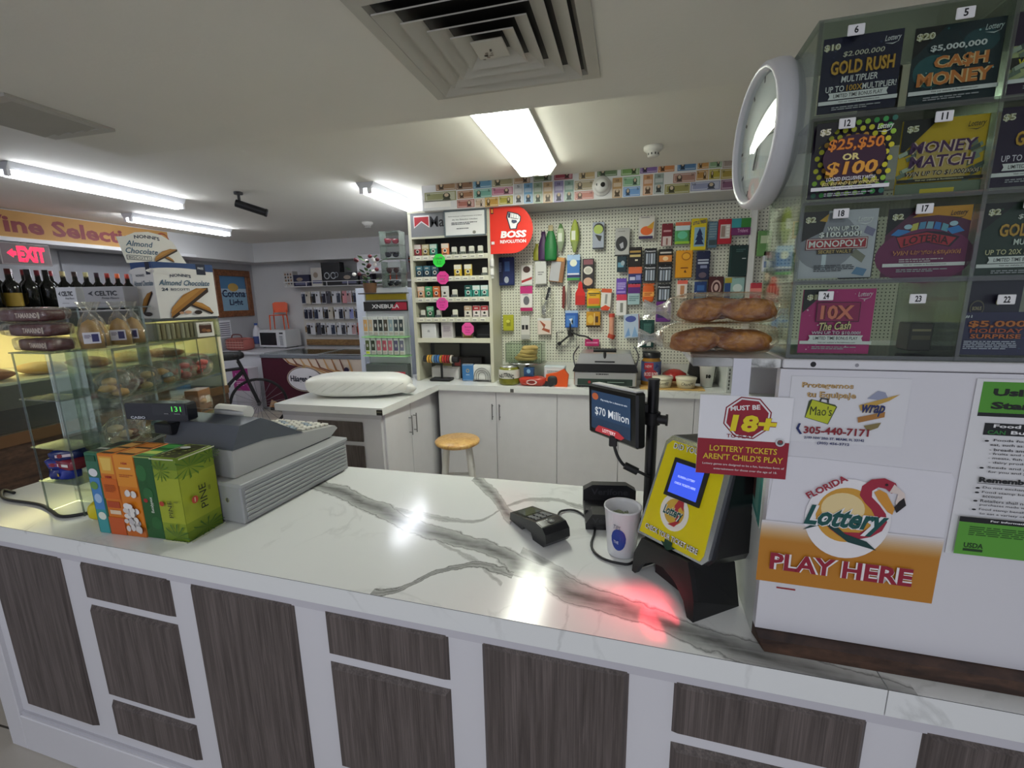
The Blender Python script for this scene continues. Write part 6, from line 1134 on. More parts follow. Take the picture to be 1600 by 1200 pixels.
b = MB(); b.box((.80, 3.62, BC+.001), (.94, 4.03, BC+.24), 'c8ccc8', .004); b.art(front(.80, BC, .14, .24, 3.62), [('r', .2*i+.1, .12*j+.1, .2*i+.18, .12*j+.18, '5a5e58') for i in range(4) for j in range(6)], .001); b.build('vented_box', None, label='pale vented plastic box at the far end of the worktop', cat='box')

t = thing('label_jar', 'squat jar of green olives with white arched label', 'jar', (-.935, 3.72, BC+.001))
b = MB(); b.lathe([(0, 0), (.088, .004), (.092, .02), (.092, .13), (.08, .15), (.07, .155), (0, .155)], '7a7a2a:r.15', 26); part('glass', t, b)
b = MB(); b.lathe([(.093, .06), (.093, .135)], 'e0ded4', 26); b.art(frame((-.075, -.0935, .06), (.15, 0, 0), (0, 0, .075)), [('t', 'NUTRING', .5, .45, .86, .5, '24242a', {'b': .03, 'arc': .25})], .001); part('label', t, b)
b = MB(); b.lathe([(.075, .15), (.075, .165), (0, .166)], 'c8c8c4:m.8:r.3', 24); part('lid', t, b)
t = thing('cake_stand', 'silver pedestal stand carrying the clear tub of flatbread', 'stand', (-.80, 3.85, BC+.001))
b = MB(); b.lathe([(0, 0), (.09, .0), (.085, .012), (.02, .04), (.016, .12), (.03, .155), (.17, .172), (.175, .18), (0, .18)], 'b8b8b4:m.9:r.2', 28); part('pedestal', t, b)
t = thing('clear_tub', 'clear square tub on the silver stand holding folded flatbread', 'tub', (-.815, 3.86, BC+.183))
b = MB()
for lo, hi in (((-.16, -.10, 0), (.16, .10, .003)), ((-.16, -.10, 0), (.16, -.097, .17)), ((-.16, .097, 0), (.16, .10, .17)), ((-.16, -.10, 0), (-.157, .10, .17)), ((.157, -.10, 0), (.16, .10, .17))): b.box(lo, hi, 'acrylic')
part('walls', t, b)
b = MB()
for y in (-.10, .10): b.tube([(-.16, y, .17), (.16, y, .17)], .003, 'acrylic_edge', 6, sm=0)
for x in (-.16, .16): b.tube([(x, -.10, 0), (x, -.10, .17)], .003, 'acrylic_edge', 6, sm=0)
part('rim', t, b)
for i in range(4):
    b = MB(); b.blob((0, 0, 0), (.10-.012*i, .07, .022), 'e0bc78:r.5', .6, .8, .09, 18, 8, i); b.build('flatbread', None, (-.81+.012*i, 3.86, BC+.212+.03*i), .5*i, ['lowest folded flatbread in the clear tub', 'second folded flatbread from below in the clear tub', 'third folded flatbread from below in the clear tub', 'topmost folded flatbread in the clear tub'][i], 'flatbread', 'flatbread in the clear tub')
pkg('tea_box', (-.755, 3.68, BC+.078), .085, .06, .075, '2a5080', [('e', .5, .6, .2, .25, '8ab8d8', 14), ('r', .1, .1, .9, .2, '16304c')], 'small dark blue box resting on the red pouch', 'box')
t = thing('red_pouch', 'glossy red and white snack pouch in front of the silver stand', 'pouch', (-.72, 3.70, BC+.001))
b = MB(); b.blob((0, 0, .037), (.12, .07, .037), 'b83a2a:r.25', .5, .5, .04, 20, 10, 3); b.art(front(-.06, .012, .12, .05, -.071), [('e', .5, .5, .4, .42, 'e8d8d0', 16), ('e', .5, .5, .28, .3, '8a2a20', 16)], .001); part('pouch', t, b)
b = MB(); b.box((-.63, 3.73, BC+.001), (-.45, 3.83, BC+.16), 'c4d0d4', .004); b.art(front(-.63, BC, .18, .16, 3.73), [('r', .05, .5, .95, .9, 'dce4e8'), ('l', .15, .75, .85, 3, .05, '8a98a0')], .001); b.build('pale_box', None, label='pale blue-white box between the dark blue box and the orange tape gun', cat='box')
t = thing('tape_gun', 'orange tape gun with black grip on the worktop by the grill', 'tape gun', (-.50, 3.67, BC+.001))
b = MB(); b.prism([(-.02, .0), (.08, .0), (.09, .10), (.05, .15), (-.01, .12), (-.10, .10), (-.10, .04)], 0, .045, 'e85a20:r.35', frame((0, .03, 0), (1, 0, 0), (0, 0, 1))); part('body', t, b)
b = MB(); b.blob((-.045, .0, .05), (.045, .03, .045), '2a2a2c', .7, .7); part('grip', t, b)
b = MB(); b.cyl((-.10, -.02, .024), (-.10, .02, .024), .024, '1c1c1e', n=14); b.cyl((-.06, -.03, .02), (-.06, .01, .02), .02, '1c1c1e', n=14); part('roller', t, b)

# ================================================================ things on the sales counter: payment and lottery side
t = thing('card_terminal', 'black card payment terminal with contactless mark on the marble counter', 'card terminal', (-.222, 1.215, CT+.001), math.radians(-46))
b = MB(); prof = [(-.105, .004), (-.10, .03), (-.02, .046), (.045, .062), (.078, .060), (.095, .045), (.098, .02), (.085, .004), (.03, .0), (.02, .018), (-.02, .018), (-.03, .004)]
b.prism(prof, -.042, .042, '1b1c20:r.3', frame((0, 0, 0), (1, 0, 0), (0, 0, 1), (0, 1, 0))); part('body', t, b)
b = MB(); F = frame((-.095, -.036, .0315), (.07, 0, .014), (0, .072, 0)); b.art(F, [('r', .0, .05, 1, .95, '2c3038:r.1'), ('r', .08, .12, .92, .88, '484e58:r.08')], .0006); part('screen', t, b)
b = MB(); F = frame((.0785, -.038, .0597), (.0155, 0, -.014), (0, .076, 0)); 
F2 = frame((.0962, -.036, .042), (0, .072, 0), (.002, 0, -.03))
b.art(frame((.046, -.038, .0622), (.030, 0, -.0014), (0, .076, 0)), [('r', .0, .0, 1, 1, '141518:r.15'), ('r', .05, .3, .15, .36, 'c8c8c8'), ('r', .05, .4, .15, .46, 'c8c8c8'), ('e', .55, .5, .32, .14, '3a3e44', 18), ('e', .55, .5, .26, .11, '141518', 18), ('t', ')))', .55, .5, .3, .12, 'b8bcc0', {'a': -1.57})], .0005); part('contactless_pad', t, b)
b = MB()
for i in range(3):
    for j in range(3): b.box((-.018+.018*i, -.03+.021*j, .046+.0045*i), (-.006+.018*i, -.013+.021*j, .0505+.0045*i), '33363c', .001)
part('keypad', t, b)
b = MB(); b.tube([(-.175, 1.285, CT+.02), (-.17, 1.35, CT+.006), (-.12, 1.36, CT+.005), (-.06, 1.27, CT+.005), (-.062, 1.16, CT+.005), (-.03, 1.106, CT+.005), (.03, 1.09, CT+.005), (.052, 1.105, CT+.006)], .0035, '16161a', 8); b.build('power_cable', None, label='thin black cable looping over the marble from the card terminal', cat='cable')
t = thing('reader_cradle', 'black wedge cradle with embossed letters behind the paper cup', 'cradle', (-.085, 1.255, CT+.001), math.radians(8))
b = MB(); b.prism([(0, 0), (.17, 0), (.17, .025), (.16, .05), (.02, .05), (.0, .02)], 0, .055, '1d1d20:r.35', frame((0, .055, 0), (1, 0, 0), (0, 0, 1))); b.box((0, .055, 0), (.17, .16, .035), '1d1d20:r.35', .004)
b.art(front(0, 0, .17, .05, 0), [('t', 'Verifone', .42, .62, .62, .34, '34343a', {'b': .02})], .0008); part('front_block', t, b)
b = MB(); b.prism([(.0, .03), (.0, .07), (.03, .088), (.14, .088), (.17, .07), (.17, .03)], 0, .03, '222226:r.35', frame((0, .16, 0), (1, 0, 0), (0, 0, 1))); b.art(front(0, .03, .17, .058, .13), [('t', 'Verifone', .5, .6, .7, .38, '3c3c42', {'b': .02})], .0008); part('rear_block', t, b)
t = thing('tip_cup', 'white plastic cup with blue oval label holding folded banknotes', 'cup', (.021, 1.155, CT+.001))
b = MB(); b.lathe([(0, 0), (.037, 0), (.0385, .004), (.0485, .132), (.0505, .134), (.0505, .138), (.047, .138), (.0455, .128), (.036, .008), (0, .008)], 'e8e8ec:r.3', 32)
part('cup', t, b)
b = MB(); n = 12
for i in range(n):      # label wrapped on the cup wall
    a0, a1 = -2.25+.075*i, -2.25+.075*(i+1)
    h = lambda a: .032*max(0, 1-((a+1.8)/.46)**2)**.5
    rr = lambda z: .0388+.0102*z/.132+.0006
    z0, z1 = .058-h(a0), .058-h(a1); z2, z3 = .058+h(a1), .058+h(a0)
    b.add([(rr(z0)*math.cos(a0), rr(z0)*math.sin(a0), z0), (rr(z1)*math.cos(a1), rr(z1)*math.sin(a1), z1), (rr(z2)*math.cos(a1), rr(z2)*math.sin(a1), z2), (rr(z3)*math.cos(a0), rr(z3)*math.sin(a0), z3)], [(0, 1, 2, 3)], '1c3c9a:r.3')
b.art(frame((.045*math.cos(-2.12), .045*math.sin(-2.12), .045), (.016, -.011, 0), (0, 0, .016)), [('t', 'THE', .5, .5, .8, .5, 'c8d0e8', {'b': .02})], .0008)
b.art(frame((.0475*math.cos(-2.1), .0475*math.sin(-2.1), .088), (.02, -.014, 0), (0, 0, .018)), [('t', 'TIPS', .5, .5, .9, .7, '2a4a5a', {'s': .3, 'b': 0})], .0008)
part('label', t, b)
for i, (dx, dy, a, nm) in enumerate(((-.010, .008, .4, 'folded green banknote standing in the white cup'), (.010, .0, 1.6, 'curled banknote lying across the white cup'))):
    b = MB(); b.tube([(-.018, 0, .0), (-.01, .008, .006), (.004, .006, .01), (.016, -.004, .004)], .003, '8f9a78', 6)
    pts = [(-.02, 0), (-.012, .008), (0, .004), (.01, -.006), (.02, -.002)]
    b.add([(x, y, z) for x, y in pts for z in (-.03, .012)], [(2*k, 2*k+1, 2*k+3, 2*k+2) for k in range(4)], 'a3a88c')
    b.build('folded_banknote', None, (.021+dx, 1.155+dy, CT+.105), a, nm, 'banknote')

# jackpot screen on its pole
EX, EY = Vector((.603, -.798, 0)), Vector((.798, .603, 0)); RK = math.atan2(-.798, .603)
t = thing('jackpot_display', 'small screen on a black pole showing the lottery jackpot', 'display')
b = MB(); b.cyl((.0955, 1.27, CT+.016), (.0955, 1.27, 1.435), .0155, '17171a:r.35', n=20); b.cyl((.0955, 1.27, 1.435), (.0955, 1.27, 1.44), .0165, '26262a', n=20); part('pole', t, b)
b = MB(); b.box((.088, 1.225, CT+.001), (.18, 1.325, CT+.016), '1a1a1d', .004); part('base_plate', t, b)
Tm = Matrix.Translation((-.020, 1.288, 1.328)) @ Matrix.Rotation(RK, 4, 'Z') @ Matrix.Rotation(math.radians(-3), 4, 'Y')
b = MB(); b.box((-.118, 0, -.078), (.118, .032, .078), '141416:r.3', .006, Tm); b.box((-.10, .004, .078), (.11, .03, .082), 'e4e4e4', 0, Tm); s_ = part('screen_housing', t, b)
b = MB(); F = Tm @ frame((-.098, -.0005, -.058), (.190, 0, 0), (0, 0, .118))
b.art(F, [('r', 0, 0, 1, 1, '2a4566:e.25'), ('r', 0, .0, 1, .3, '243c58:e.25'), ('t', 'Play today for a chance to win', .60, .80, .66, .06, 'c8d0d8:e.5'), ('e', .12, .86, .09, .09, 'b8603a:e.3', 14), ('t', '$70 Million', .55, .48, .86, .24, 'e8ecf0:e.25', {'b': .01}), ('p', [(.12, -.06), (.80, -.06), (.88, .02), (.72, .12), (.22, .12), (.14, .02)], 'b8323a:e.3'), ('t', 'LOTTERY', .5, .03, .34, .09, 'f0e0e0:e.4', {'b': .02})], .0006); b.build('screen', s_)
b = MB(); b.cyl((.0955, 1.27, 1.31), (.0955, 1.27, 1.345), .022, '1d1d20', n=20); b.box((.04, 1.262, 1.33), (.0955, 1.29, 1.37), '1d1d20', .004); b.box((.03, 1.245, 1.325), (.06, 1.30, 1.385), '1d1d20', .004); part('clamp', t, b)
b = MB(); b.cyl((.11, 1.262, 1.327), (.135, 1.255, 1.327), .013, '202024', n=10); b.cyl((.13, 1.256, 1.327), (.136, 1.255, 1.327), .017, '202024', n=8); part('knob', t, b)
b = MB(); q = [Yp(958, 688, 1.27), Yp(962, 705, 1.26), Yp(968, 718, 1.25), Yp(978, 729, 1.25), Yp(1000, 738, 1.25), Yp(1015, 746, 1.25)]; b.tube(q, .0045, '17171a', 8)
m0, m1 = Yp(976, 727, 1.25), Yp(996, 737, 1.25); b.cyl(m0, m1, .011, '1c1c1f', n=12); b.box(q[0]+Vector((-.012, -.008, -.018)), q[0]+Vector((.012, .008, .014)), '1c1c1f', .003); part('lead', t, b)

# ticket checker
t = thing('ticket_checker', 'yellow-faced self-service ticket checker on a black flared foot', 'ticket checker', (.047, 1.072, CT+.001), RK)
b = MB()   # flared foot with an arch in front
front_ = [(0, 0), (.012, .0), (.03, .035), (.065, .06), (.10, .068), (.14, .058), (.172, .03), (.188, .0), (.206, .0), (.200, .045), (.186, .085), (.170, .12), (.02, .10), (-.0, .05)]
b.prism(front_, -.014, .0, '141416:r.3', frame((0, 0, 0), (1, 0, 0), (0, .10, 1), (0, -1, 0)))
b.add([(.206, .0, 0), (.21, .134, 0), (.19, .134, .10), (.170, .022, .12), (.200, .006, .045)], [(0, 1, 2, 3, 4)], '18181b:r.25')
b.add([(.0, .0, 0), (.0, .05, .05), (.02, .02, .10), (.02, .134, .11), (.0, .134, 0)], [(0, 4, 3, 2, 1)], '18181b:r.25')
b.add([(0, .134, 0), (.21, .134, 0), (.19, .134, .10), (.02, .134, .11)], [(0, 1, 2, 3)], '141416'); b.add([(.03, .05, .0), (.18, .05, .0), (.18, .05, .07), (.03, .05, .07)], [(0, 1, 2, 3)], '2a1c1e')
part('foot', t, b)
fT = frame((.0, 0, 0), (1, 0, 0), (0, .25, 1), (0, -1, .25))          # leaning plane: v runs up the face
b = MB(); body = [(-.005, .105), (.205, .125), (.222, .15), (.215, .345), (.195, .365), (.03, .362), (.012, .345)]
b.prism([(x-0*y, y) for x, y in body], -.12, -.006, '17171a:r.25', frame((0, .0, .0), (1, 0, 0), (0, .23, 1), (0, -1, .1))); part('body', t, b)
b = MB(); rim = [(-.008, .10), (.196, .125), (.208, .14), (.210, .33), (.196, .362), (.18, .368), (.034, .362), (.018, .345)]
b.prism(rim, -.006, .004, 'c8ccd0:m.8:r.15', frame((0, 0, 0), (1, 0, 0), (0, .23, 1), (0, -1, .1))); part('chrome_rim', t, b, 'chrome rim')
b = MB(); FF = frame((0, 0, 0), (1, 0, 0), (0, .23, 1), (0, -1, .1)); face = [(.0, .108), (.190, .130), (.196, .145), (.196, .325), (.186, .352), (.172, .358), (.040, .352), (.026, .338)]
b.prism(face, .004, .0055, 'e8d80c:r.3', FF); FACE = b
b = MB(); b.prism([(.052, .225), (.158, .235), (.164, .325), (.062, .318)], .0056, .009, '1a1a1c', FF); fr = part('screen_frame', t, b)
b = MB(); F = FF @ Matrix.Translation((0, 0, .0091)); b.prism([(.064, .236), (.148, .244), (.152, .315), (.071, .309)], 0, .0006, '3450d0:e.7', F)
F3 = FF @ frame((.066, .236, .0098), (.083, .008, 0), (.006, .072, 0)); b.art(F3, [('t', 'FLORIDA LOTTERY', .48, .6, .6, .07, 'b8c4f4:e.8'), ('t', 'CHECK TICKETS HERE', .5, .38, .74, .07, 'b8c4f4:e.8')], .0004); b.build('screen', fr)
b = FACE; F4 = FF @ frame((.0, .10, .0056), (.2, .018, 0), (.0, .26, 0))
b.art(F4, [('t', 'DID YOU WIN?', .55, .915, .62, .055, '1c1c14', {'b': .07}), ('t', 'DID YOU WIN?', .55, .915, .62, .055, 'f2f2ee', {'b': .015}), ('e', .47, .34, .215, .165, 'f2f0e6', 28), ('e', .47, .345, .15, .115, 'd8b040', 24), ('p', [(.46, .40), (.50, .46), (.58, .46), (.60, .38), (.55, .41), (.52, .38), (.58, .28), (.52, .22), (.42, .22), (.52, .27)], 'b83038'), ('t', 'Lottery', .46, .33, .30, .11, 'f2f0e6', {'b': .08, 's': .3}), ('t', 'Lottery', .46, .33, .30, .11, '0f5450', {'b': .03, 's': .3}),
          ('t', 'CHECK YOUR TICKET HERE', .50, .115, .82, .05, '1c1c14', {'b': .07}), ('t', 'CHECK YOUR TICKET HERE', .50, .115, .82, .05, 'f2f2ee', {'b': .015}), ('p', [(.44, .09), (.56, .085), (.56, .05), (.62, .05), (.50, -.005), (.38, .055), (.44, .055)], '0f3f2a')], .0003); part('faceplate', t, FACE)
l = bpy.data.lights.new('scanner_glow', 'SPOT'); l.energy = 1.4; l.color = (1, .06, .10); l.spot_size = math.radians(100); l.spot_blend = .6; l.shadow_soft_size = .05
o = bpy.data.objects.new('scanner_glow', l); COL.objects.link(o); Pn = Vector((.059, 1.072, CT))+EX*.09-EY*.002+Vector((0, 0, .075)); o.location = Pn; o.rotation_euler = (Vector((-.62, -.55, -.5))).to_track_quat('-Z', 'Y').to_euler()

# bread on the ledge
def breadbag(loc, rz, rolls, rx, ry, rzv, lab, seed):
    for i, (x, y, z, l_, a) in enumerate(rolls):
        b = MB(); b.blob((0, 0, 0), (l_, .030, .0215), 'bread_crust', .8, .95, .06, 28, 14, seed+i); b.blob((.004, -.002, .004), (l_*.86, .0255, .0185), 'bread_crust', .8, .9, .05, 22, 10, seed+i+4); b.blob((-.006, .0, .0085), (l_*.5, .012, .0145), 'bread_top', .9, .9, .06, 16, 8, seed+i+7)
        b.build('bread_roll', None, Vector(loc)+Vector((x, y, z)), rz+a, f'{["long golden roll at the open end","long golden roll in the middle","long golden roll at the dispenser end"][i]} of the {lab} bread bag', 'bread roll', 'rolls in the bread bags')
    t = thing('bread_bag', f'clear crinkled plastic bag of long bread rolls, {lab} of the two on the ledge', 'bag', loc, rz)
    b = MB(); b.blob((0, 0, rzv), (rx, ry, rzv), 'bread_film', .55, .45, .045, 48, 18, seed, freq=5); part('film', t, b)
    b = MB(); b.lathe([(rzv*.9, .0), (rzv*.55, .012), (rzv*.35, .024), (rzv*.8, .044), (rzv*.9, .05)], 'film_milky', 14, Matrix.Translation((-rx*.95, -.005, rzv*.9)) @ Matrix.Rotation(-PI/2, 4, 'Y') @ Matrix.Diagonal((.8, 1.6, 1, 1))); part('gathered_end', t, b)
breadbag((.190, .99, 1.5535), math.radians(-2), [(-.045, -.030, .023, .050, .30), (.0, .030, .024, .07, -.05), (.047, -.026, .023, .052, -.22)], .108, .078, .029, 'lower', 3)
breadbag((.196, .985, 1.612), math.radians(1), [(-.040, -.024, .025, .046, .35), (-.01, .026, .027, .068, .05), (.046, -.024, .025, .048, -.12)], .104, .074, .030, 'upper', 8)
for i, (x, z, lab) in enumerate(((.185, 1.578, 'lower'), (.19, 1.622, 'upper'))): pass

# ================================================================ counter: register and displays at the far end
t = thing('cash_register', 'grey cash register on a ribbed drawer with a black customer display', 'cash register', (-1.142, 1.057, CT+.001), math.radians(-5.3))
G = 'a7a9ab:r.4'
b = MB(); b.box((-.40, 0, .004), (0, .495, .138), G, .004)
for i in range(8): b.box((-.0005, .012, .014+.0145*i), (.004, .483, .0255+.0145*i), 'a2a4a6:r.4', .0018)
b.box((-.402, -.002, .126), (.006, .497, .139), 'b0b2b4:r.4', .002); d_ = part('drawer', t, b)
b = MB(); b.cyl((-.06, -.001, .08), (-.06, .002, .08), .008, 'd8d8d8:m.8:r.2', n=12); b.box((-.061, -.003, .074), (-.059, 0, .086), '3a3a3c'); b.build('lock', d_)
X4 = lambda: frame((0, 0, 0), (0, 1, 0), (0, 0, 1), (1, 0, 0))
b = MB(); b.prism([(.03, .141), (.035, .232), (.16, .232), (.33, .205), (.50, .185), (.515, .17), (.47, .145)], -.365, -.055, 'b6b7b6:r.4', X4()); b.box((-.36, .04, .139), (-.06, .47, .146), '4a4a4c'); part('body', t, b)
b = MB(); b.prism([(.035, .233), (.07, .305), (.15, .312), (.20, .285), (.30, .222), (.33, .206), (.16, .233)], -.367, -.053, '5b6068:r.4', X4()); part('printer_cover', t, b, 'dark slate printer cover')
b = MB(); b.cyl((-.29, .19, .315), (-.15, .19, .315), .022, 'ecebe6', n=16); b.add([(-.29, .17, .32), (-.15, .17, .32), (-.14, .11, .345), (-.30, .11, .34)], [(0, 1, 2, 3)], 'f0efea'); part('receipt_roll', t, b, 'white receipt paper roll')
b = MB()
for i in range(7):
    for j in range(6):
        y = .345+.025*j; z = .2055-.0012*(y-.345)/.01*1.0
        b.box((-.345+.04*i, y, z-.003), (-.315+.04*i, y+.018, z+.006), ['d8d6cc', 'c8c6be', '8a9aa8'][(i*j+i) % 3], .002)
kp = part('keys', t, b)
b = MB(); b.cyl((-.35, .07, .30), (-.35, .07, .325), .022, '1a1c22', n=14); b.box((-.40, .03, .262), (-.32, .09, .30), '1c1e24', .004); part('display_post', t, b)
Td = Matrix.Translation((-.372, .045, .338)) @ Matrix.Rotation(math.radians(12), 4, 'Z')
b = MB(); b.prism([(-.115, -.022), (.108, -.028), (.117, -.022), (.117, .028), (.11, .034), (-.108, .034), (-.115, .028)], -.02, .02, '15171f:r.25', Td @ frame((0, 0, 0), (1, 0, 0), (0, 0, 1))); b.art(Td @ front(-.115, -.028, .232, .062, -.0205), [('r', .45, .35, .98, .95, '0e1016:r.1'), ('t', 'CASIO', .20, .20, .24, .15, 'c8ccd4', {'b': .04}), ('t', '131', .84, .70, .15, .28, '58d858:e.7', {'b': 0}), ('r', .64, .42, .71, .46, '8a8c90'), ('r', .80, .42, .90, .46, '8a8c90')], .0006); part('customer_display', t, b)

# incense cartons
HZ = 0.262; x = -1.566
def incense(w, dep, col, sidecol, label, art_front, art_side, top):
    global x
    y0 = .930+.03*(x+1.566)
    b = MB(); b.box((0, 0, 0), (w-.002, dep, HZ), col+':r.3', .002)
    b.art(front(0, 0, w-.002, HZ, 0), art_front, .00025)
    if art_side: b.art(frame((w-.002, 0, 0), (0, dep, 0), (0, 0, HZ)), art_side, .00025)
    b.art(frame((0, 0, HZ), (w-.002, 0, 0), (0, dep, 0)), top, .00025)
    b.build('incense_carton', None, (x, y0, CT+.001), math.radians(1.5), label, 'carton'); x += w
def fronds(cx, cy, s, c, asp, n=11):
    o = []
    for i in range(n):
        a = -2.6+i*.5; o.append(('p', [(cx, cy), (cx+s*math.cos(a+.12), cy+s*asp*math.sin(a+.12)), (cx+1.15*s*math.cos(a), cy+1.15*s*asp*math.sin(a))], c))
    return o
incense(.05, .115, '2f6f52', '', 'teal carton with blue and white flowers, first of the incense cartons', [('r', .1, .0, .9, .30, '3a9a9c'), ('r', .1, .3, .9, .7, '4a8ac8'), ('e', .5, .76, .36, .05, 'e8e8ea', 14), ('e', .5, .44, .3, .06, 'a8c8e8', 14), ('e', .55, .22, .32, .05, 'e0e8d8', 14), ('e', .4, .60, .3, .05, '6a9a4a', 14), ('r', .1, .9, .9, .97, '1c5a3a')], None, [('r', .1, .1, .9, .9, '2a2a2a'), ('r', .1, .3, .9, .4, 'c8c8c0')])
incense(.062, .115, 'dc7a1c', '', 'orange carton with a yellow glass at its top', [('r', .08, .76, .92, .97, 'e8a83a'), ('p', [(.15, .95), (.85, .95), (.75, .80), (.25, .80)], 'f0c860'), ('r', 0, .45, 1, .70, 'd86a14'), ('t', 'HEM', .5, .72, .4, .03, 'a81c1c', {'b': .03}), ('r', .1, .34, .9, .42, 'b8481c'), ('r', .2, .26, .9, .31, 'e8d0b0'), ('r', 0, .0, 1, .22, 'c8581c'), ('l', .15, .62, .85, 5, .01, 'a84a10')], None, [('r', .1, .05, .9, .95, '3a2a1a'), ('r', .15, .15, .85, .45, 'd88a3a'), ('r', .15, .55, .85, .85, 'e8b060')])
rn = random.Random(4)
incense(.075, .115, 'e08420', '', 'orange carton printed with white resin stones', [('r', 0, .62, 1, 1, 'e89428'), ('t', 'HEM', .5, .90, .3, .025, 'a81c1c', {'b': .03}), ('r', .2, .83, .8, .85, 'f0d8a8'), ('l', .15, .76, .85, 2, .01, 'b8581c'), ('r', 0, 0, 1, .12, 'c86a20')]+[('e', rn.uniform(.2, .85), rn.uniform(.08, .56), rn.uniform(.1, .18), rn.uniform(.025, .045), rn.choice(['e8e4de', 'd8d4d0', 'c8c4c4', 'f0eeea', 'a8a4a4']), 9) for _ in range(34)], None, [('r', .05, .05, .95, .95, '3a2a1a'), ('r', .1, .15, .9, .5, 'e09a48'), ('r', .1, .6, .9, .9, 'c87828')])
incense(.066, .115, '1d5a26', '', 'dark green eucalyptus carton next to the pine carton', [('e', .3, .8, .3, .1, '2c7034', 10), ('e', .7, .2, .3, .08, '24662c', 10), ('e', .5, .55, .3, .08, '2a6a34', 10), ('t', 'Eucalyptus', .62, .42, .86*.9, .05, 'e0e8d8', {'a': PI/2, 'b': .015}), ('e', .3, .47, .12, .025, 'a82a28', 12), ('r', 0, .985, 1, 1, '9ab060')], None, [('r', .08, .08, .92, .92, '4a9a4a'), ('r', .1, .2, .9, .4, 'c8d86a'), ('r', .1, .5, .9, .65, '1d5a26')])
GR = [('r', 0, 0, 1, 1, '6f8a1e'), ('r', 0, .12, 1, .86, '8a9e22'), ('r', 0, .22, 1, .76, 'a4b02a')]
incense(.088, .12, '7f961e', '', 'lime green pine carton with palm fronds beside the register drawer', GR+fronds(.3, .84, .34, '4f7a1c', .33)+fronds(.6, .06, .5, '41691a', .30)+[('t', 'PINE', .52, .40, .62, .055, '1c2410', {'a': PI/2, 'b': .0}), ('e', .2, .46, .1, .03, 'b8402a', 12), ('l', .72, .5, .95, 2, .006, '5a6420'), ('r', 0, .985, 1, 1, 'd0d4b0'), ('r', 0, 0, 1, .015, 'd0d4b0')],
        GR+fronds(.3, .86, .42, '4f7a1c', .3)+fronds(.85, .9, .3, '41691a', .25)+fronds(.5, .08, .46, '41691a', .24)+[('t', 'PINE', .50, .47, .62, .09, '1c2410', {'a': PI/2, 'b': .0}), ('e', .26, .47, .09, .045, 'b8402a', 14), ('t', 'HEM', .26, .47, .07*1.6, .016, 'f0e0c0', {'a': PI/2, 'b': .03}), ('l', .66, .56, .76, 6, .005, '4a5418'), ('r', 0, .985, 1, 1, 'd0d4b0'), ('r', 0, 0, 1, .015, 'd0d4b0')],
        [('r', .05, .05, .95, .95, '3a3a1c')]+[('e', rn.uniform(.15, .85), rn.uniform(.1, .9), .06, .03, rn.choice(['8a9a3a', '5a6a24', 'a8a860']), 7) for _ in range(26)]+[('e', .5, .6, .2, .08, 'c8ccc8', 12)])

# ---------------------------------------------------------------- small clear tower with sweets
t = thing('acrylic_tower', 'slim clear acrylic tower of shelves at the near end of the pastry rack', 'display rack', (-1.905, 1.0, CT+.001))
tw, td, th = .17, .085, .553
for lo, hi in (((0, td-.003, 0), (tw, td, th)), ((0, 0, 0), (.003, td, th)), ((tw-.003, 0, 0), (tw, td, th))):
    b = MB(); b.box(lo, hi, 'acrylic'); part('panel', t, b)
for x_ in (0, tw-.004):
    b = MB(); b.box((x_, -.002, 0), (x_+.004, .002, th), 'acrylic_edge'); part('edge_strip', t, b)
for z in (.115, .235, .40, th):
    b = MB(); b.box((-.004, -.006, z-.004), (tw+.004, td, z), 'acrylic_edge'); part('shelf', t, b)
rn = random.Random(9)
for i in range(5):
    b = MB(); c = ['24307a', '2a3a9a', '8a2a3a', '303a8a', '1c2c6a'][i]; b.blob((0, 0, .02), (.045, .03, .02), c+':r.25', .5, .5, .08, 16, 8, i)
    b.art(front(-.03, .008, .06, .024, -.031), [('r', .1, .3, .9, .7, ['e0d8c8', 'd8c040', 'e8e4e0', 'c83a48', 'e0d0d8'][i]), ('e', .3, .5, .12, .3, '8a2030', 10)], .0006)
    b.build('sweet_bag', None, (-1.865+.03*(i % 3)+.02*(i//3), 1.04, CT+.117+.034*(i//2)), .3*i-.6, f'{["navy","blue","maroon","indigo","dark blue"][i]} bag of sweets, {["lowest at the outer side","lowest at the inner side","in the middle of the heap","second from the top","topmost"][i]} in the clear tower', 'sweets', 'bags of sweets in the clear tower')
for i in range(3):
    t = thing('tamarind_bar', f'dark red wrapped tamarind bar, {["bottom","middle","top"][i]} of the three stacked on the clear tower', 'sweet bar', (-1.83+[.012, -.004, -.024][i], 1.045, CT+.556+.047*i), .1*(i-1), 'tamarind bars on the clear tower')
    b = MB(); b.blob((0, 0, .02), (.092, .035, .02), '5a141c:r.3', .35, .3, .0, 24, 10); b.art(front(-.02, .007, .10, .025, -.0352), [('t', 'TAMARIND', .46, .5, .82, .62, 'e8d4c8', {'b': .03}), ('r', .90, .1, .97, .9, 'c8b8a8')], .0006); part('bar', t, b)
    b = MB(); b.blob((-.01, 0, .0225), (.115, .042, .0225), 'film', .4, .35, .04, 26, 10, i); part('wrapper', t, b)
b = MB(); q = [Zp(22, 770, CT+.006), Zp(6, 766, CT+.006), Zp(3, 775, CT+.006), Zp(14, 781, CT+.006), Zp(60, 788, CT+.006), Zp(80, 798, CT+.006), Zp(92, 806, CT+.006), Zp(112, 806, CT+.006), Zp(150, 799, CT+.006), Zp(170, 795, CT+.006)]
b.tube(q, .0055, '16161a', 10); b.build('bent_rod', None, label='bent black rod lying on the marble before the clear tower', cat='rod')

